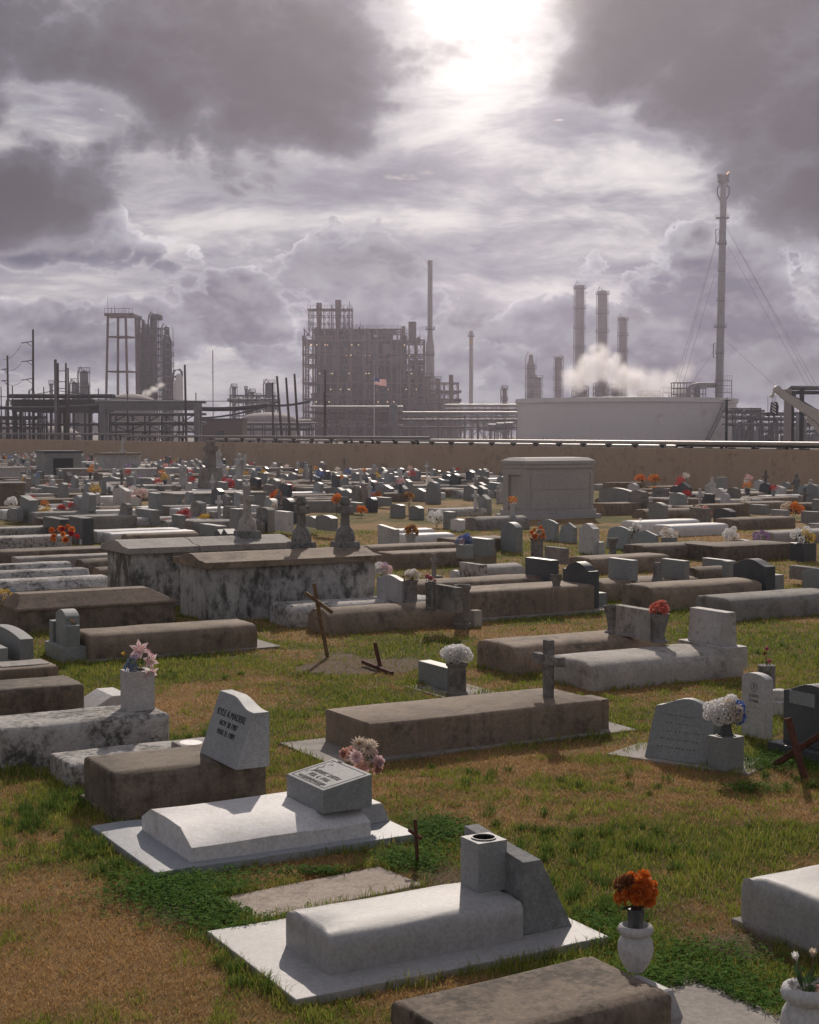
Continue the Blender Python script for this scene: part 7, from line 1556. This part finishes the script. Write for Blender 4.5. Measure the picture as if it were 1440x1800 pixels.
for c in cand:
    far = c.y > 62
    tone = r.choices(['brown_concrete', 'dark_concrete', 'grey_concrete', 'pale_concrete', 'white_paint', 'stained_whitewash'], [.34, .12, .19, .20, .07, .08])[0]
    kd = r.choices(['round', 'soft', 'barrel', 'box', 'bevel'], [.34, .30, .12, .16, .08])[0]
    hz_ = r.uniform(.6, 1.25); lx = r.uniform(.86, 1.06); rz = ANG + r.uniform(-.025, .025)
    has_v = r.random() < .86
    if has_v: place('v', 'grave_vault', MV[kd, tone], c, rz, (lx, r.uniform(.9, 1.1), hz_), f'{TONE[tone]} {SHP[kd]} vault', 'grave vault', 'grave vaults of the cemetery', CAP_V)
    top = .36 * hz_ if has_v else 0
    if r.random() < .66:
        mt = r.choices(list(HT), [.44, .12, .16, .09, .09, .03, .07])[0]; tp = r.choice(list(HTOP)); on_v = has_v and r.random() < .35
        w_ = r.uniform(.55, 1.25) if mt != 'white_marble' else r.uniform(.4, .9); h_ = r.uniform(.75, 1.35)
        p = c + Lv * (2.15 * lx * (.86 if on_v else 1.0) + (.0 if on_v else .06)) + Sv * (.42 - .4 * w_); p.z = (top - .01) if on_v else 0; h_ *= .72 if on_v else 1.1
        place('h', 'headstone', MH[tp, mt], p, rz, (r.uniform(.8, 1.3), w_, h_), f'{HT[mt]} {HTOP[tp]} headstone', 'headstone', 'headstones of the cemetery', CAP_H)
        if not on_v and r.random() < .17:
            pc = c + Lv * (1.9 * lx) + Sv * .42; pc.z = top - .01; AUTO.append((cross(pc, r.uniform(.6, 1.1), .4, .09, .08, r.choice(['white_marble', 'old_stone', 'white_marble']), None, bev=0), 'small stone cross'))
    if r.random() < .27:
        fi = r.choices(range(8), [.2, .17, .12, .2, .12, .08, .05, .06])[0]; s_ = r.uniform(.7, 1.25)
        p = c + Lv * (2.0 * lx if has_v else 2.3) + Sv * r.choice((.12, .78)); p.z = top - .01 if has_v else 0
        if r.random() < .5:
            mt = r.choice(list(MVASE)); vo = link('flower_vase', MVASE[mt], None, p, 0, (1.1, 1.1, 1.1)) if nf < 60 else None
            if vo: AUTO.append((vo, {'mid_granite': 'grey', 'white_marble': 'white', 'dark_granite': 'dark'}[mt] + ' vase under flowers')); vo['category'] = 'vase'; vo['group'] = 'stone urns and vases on the graves'; p = p + Vector((0, 0, .34))
        place('f', 'flower_bouquet', MF[fi], p, r.random() * 6, (s_, s_, s_), f'bunch of {FN[fi]} flowers', 'flowers', 'flowers on the graves', CAP_F)
for pxy, hh_ in (((1313, 880), 1.0), ((1400, 882), 1.2), ((1425, 878), .9), ((1010, 862), .0)):
    if hh_: AUTO.append((statue(G(*pxy), hh_, None, False, 'old_stone' if hh_ > 1 else 'white_marble'), 'grey statue' if hh_ > 1 else 'white statue'))
# what stands beyond the first three hundred of a kind: one mesh each
for kind, nm in (('v', 'distant_vault_rows'), ('h', 'distant_headstone_rows'), ('f', 'distant_flower_rows')):
    V_, F_, MI, mats = [], [], [], []
    for (k_, _), (me, Ms) in REST.items():
        if k_ != kind: continue
        base = len(mats); mats += list(me.materials); co = [v.co.copy() for v in me.vertices]; pol = [(tuple(p.vertices), p.material_index) for p in me.polygons]
        for M_ in Ms:
            o0 = len(V_); V_ += [tuple(M_ @ c_) for c_ in co]; F_ += [tuple(i + o0 for i in p) for p, _m in pol]; MI += [base + _m for p, _m in pol]
    if V_:
        me = bpy.data.meshes.new(nm); me.from_pydata(V_, [], F_); [me.materials.append(x) for x in mats]; me.polygons.foreach_set('material_index', MI); me.update(); tag(link(nm, me), None, None, kind='stuff')
print('far rows:', len(cand), nv, nh, nf, {k: len(v[1]) for k, v in list(REST.items())[:3]})

# ------------------------------------------------------------------ labels by place for what looks much like its neighbours
LM = [('the granite mausoleum', 965, 905), ('the tall stone cross', 371, 868), ('the white tomb with a cross', 190, 832), ('the dark granite tomb', 95, 842), ('the twin white tablets', 740, 831), ('the arched white headstone with two vases', 212, 890),
      ('the great plastered tomb', 500, 1075), ('the wreath hung stone', 1128, 966), ('the bright white vault pair', 1210, 938), ('the russet flowers', 700, 965), ('the black rounded headstone', 1364, 880), ('the autumn flower pillar', 1394, 920), ('the rosy peach posy', 1235, 920), ('the winged angel', 421, 852),
      ('the dark shaft stone', 412, 950), ('the wide blue grey headstone', 88, 880), ('the wall below the flag', 658, 835), ('the wall below the banded stack', 828, 842), ('the wall below the water tower', 212, 812), ('the wall below the flare stack', 1265, 860), ('the wall below the crane', 1400, 868), ('the wall by the leaning poles', 512, 828), ('the buff brick tomb', 0, 892), ('the blue terrace flowers', 357, 896), ('the orange red flowers', 108, 945), ('the twin round topped headstones', 712, 912), ('the white flower heap', 768, 930), ('the stem vase of orange flowers', 1151, 870), ('the tall white flowers by the wall', 1209, 862), ('the rose red flowers', 505, 890), ('the ruined cross flowers', 592, 915), ('the double curved dark stone', 400, 962), ('the dark box tomb', 1330, 985)]
ORD = ['closest', 'second closest', 'third closest', 'fourth closest', 'fifth closest', 'sixth closest', 'seventh closest', 'eighth closest', 'ninth closest', 'tenth closest', 'eleventh closest', 'twelfth closest', 'thirteenth closest', 'fourteenth closest', 'fifteenth closest', 'sixteenth closest']
bpy.context.view_layer.update()
groups = {}
for o, desc in AUTO:
    px, py = PX(o.matrix_world.translation)
    best = min(LM, key=lambda l: (l[1] - px) ** 2 + ((l[2] - py) * 2.2) ** 2)
    dx, dy = px - best[1], (py - best[2]) * 2.2
    if abs(dx) > abs(dy): rel = 'left of' if dx < 0 else 'right of'
    else: rel = 'in front of' if dy > 0 else 'behind'
    groups.setdefault(f'{desc} {rel} {best[0]}', []).append((math.hypot(dx, dy), o))
for base, lst in groups.items():
    lst.sort(key=lambda t: t[0])
    for i, (_d, o) in enumerate(lst): o['label'] = base if len(lst) == 1 else f'{base}, {ORD[min(i, 15)]}'
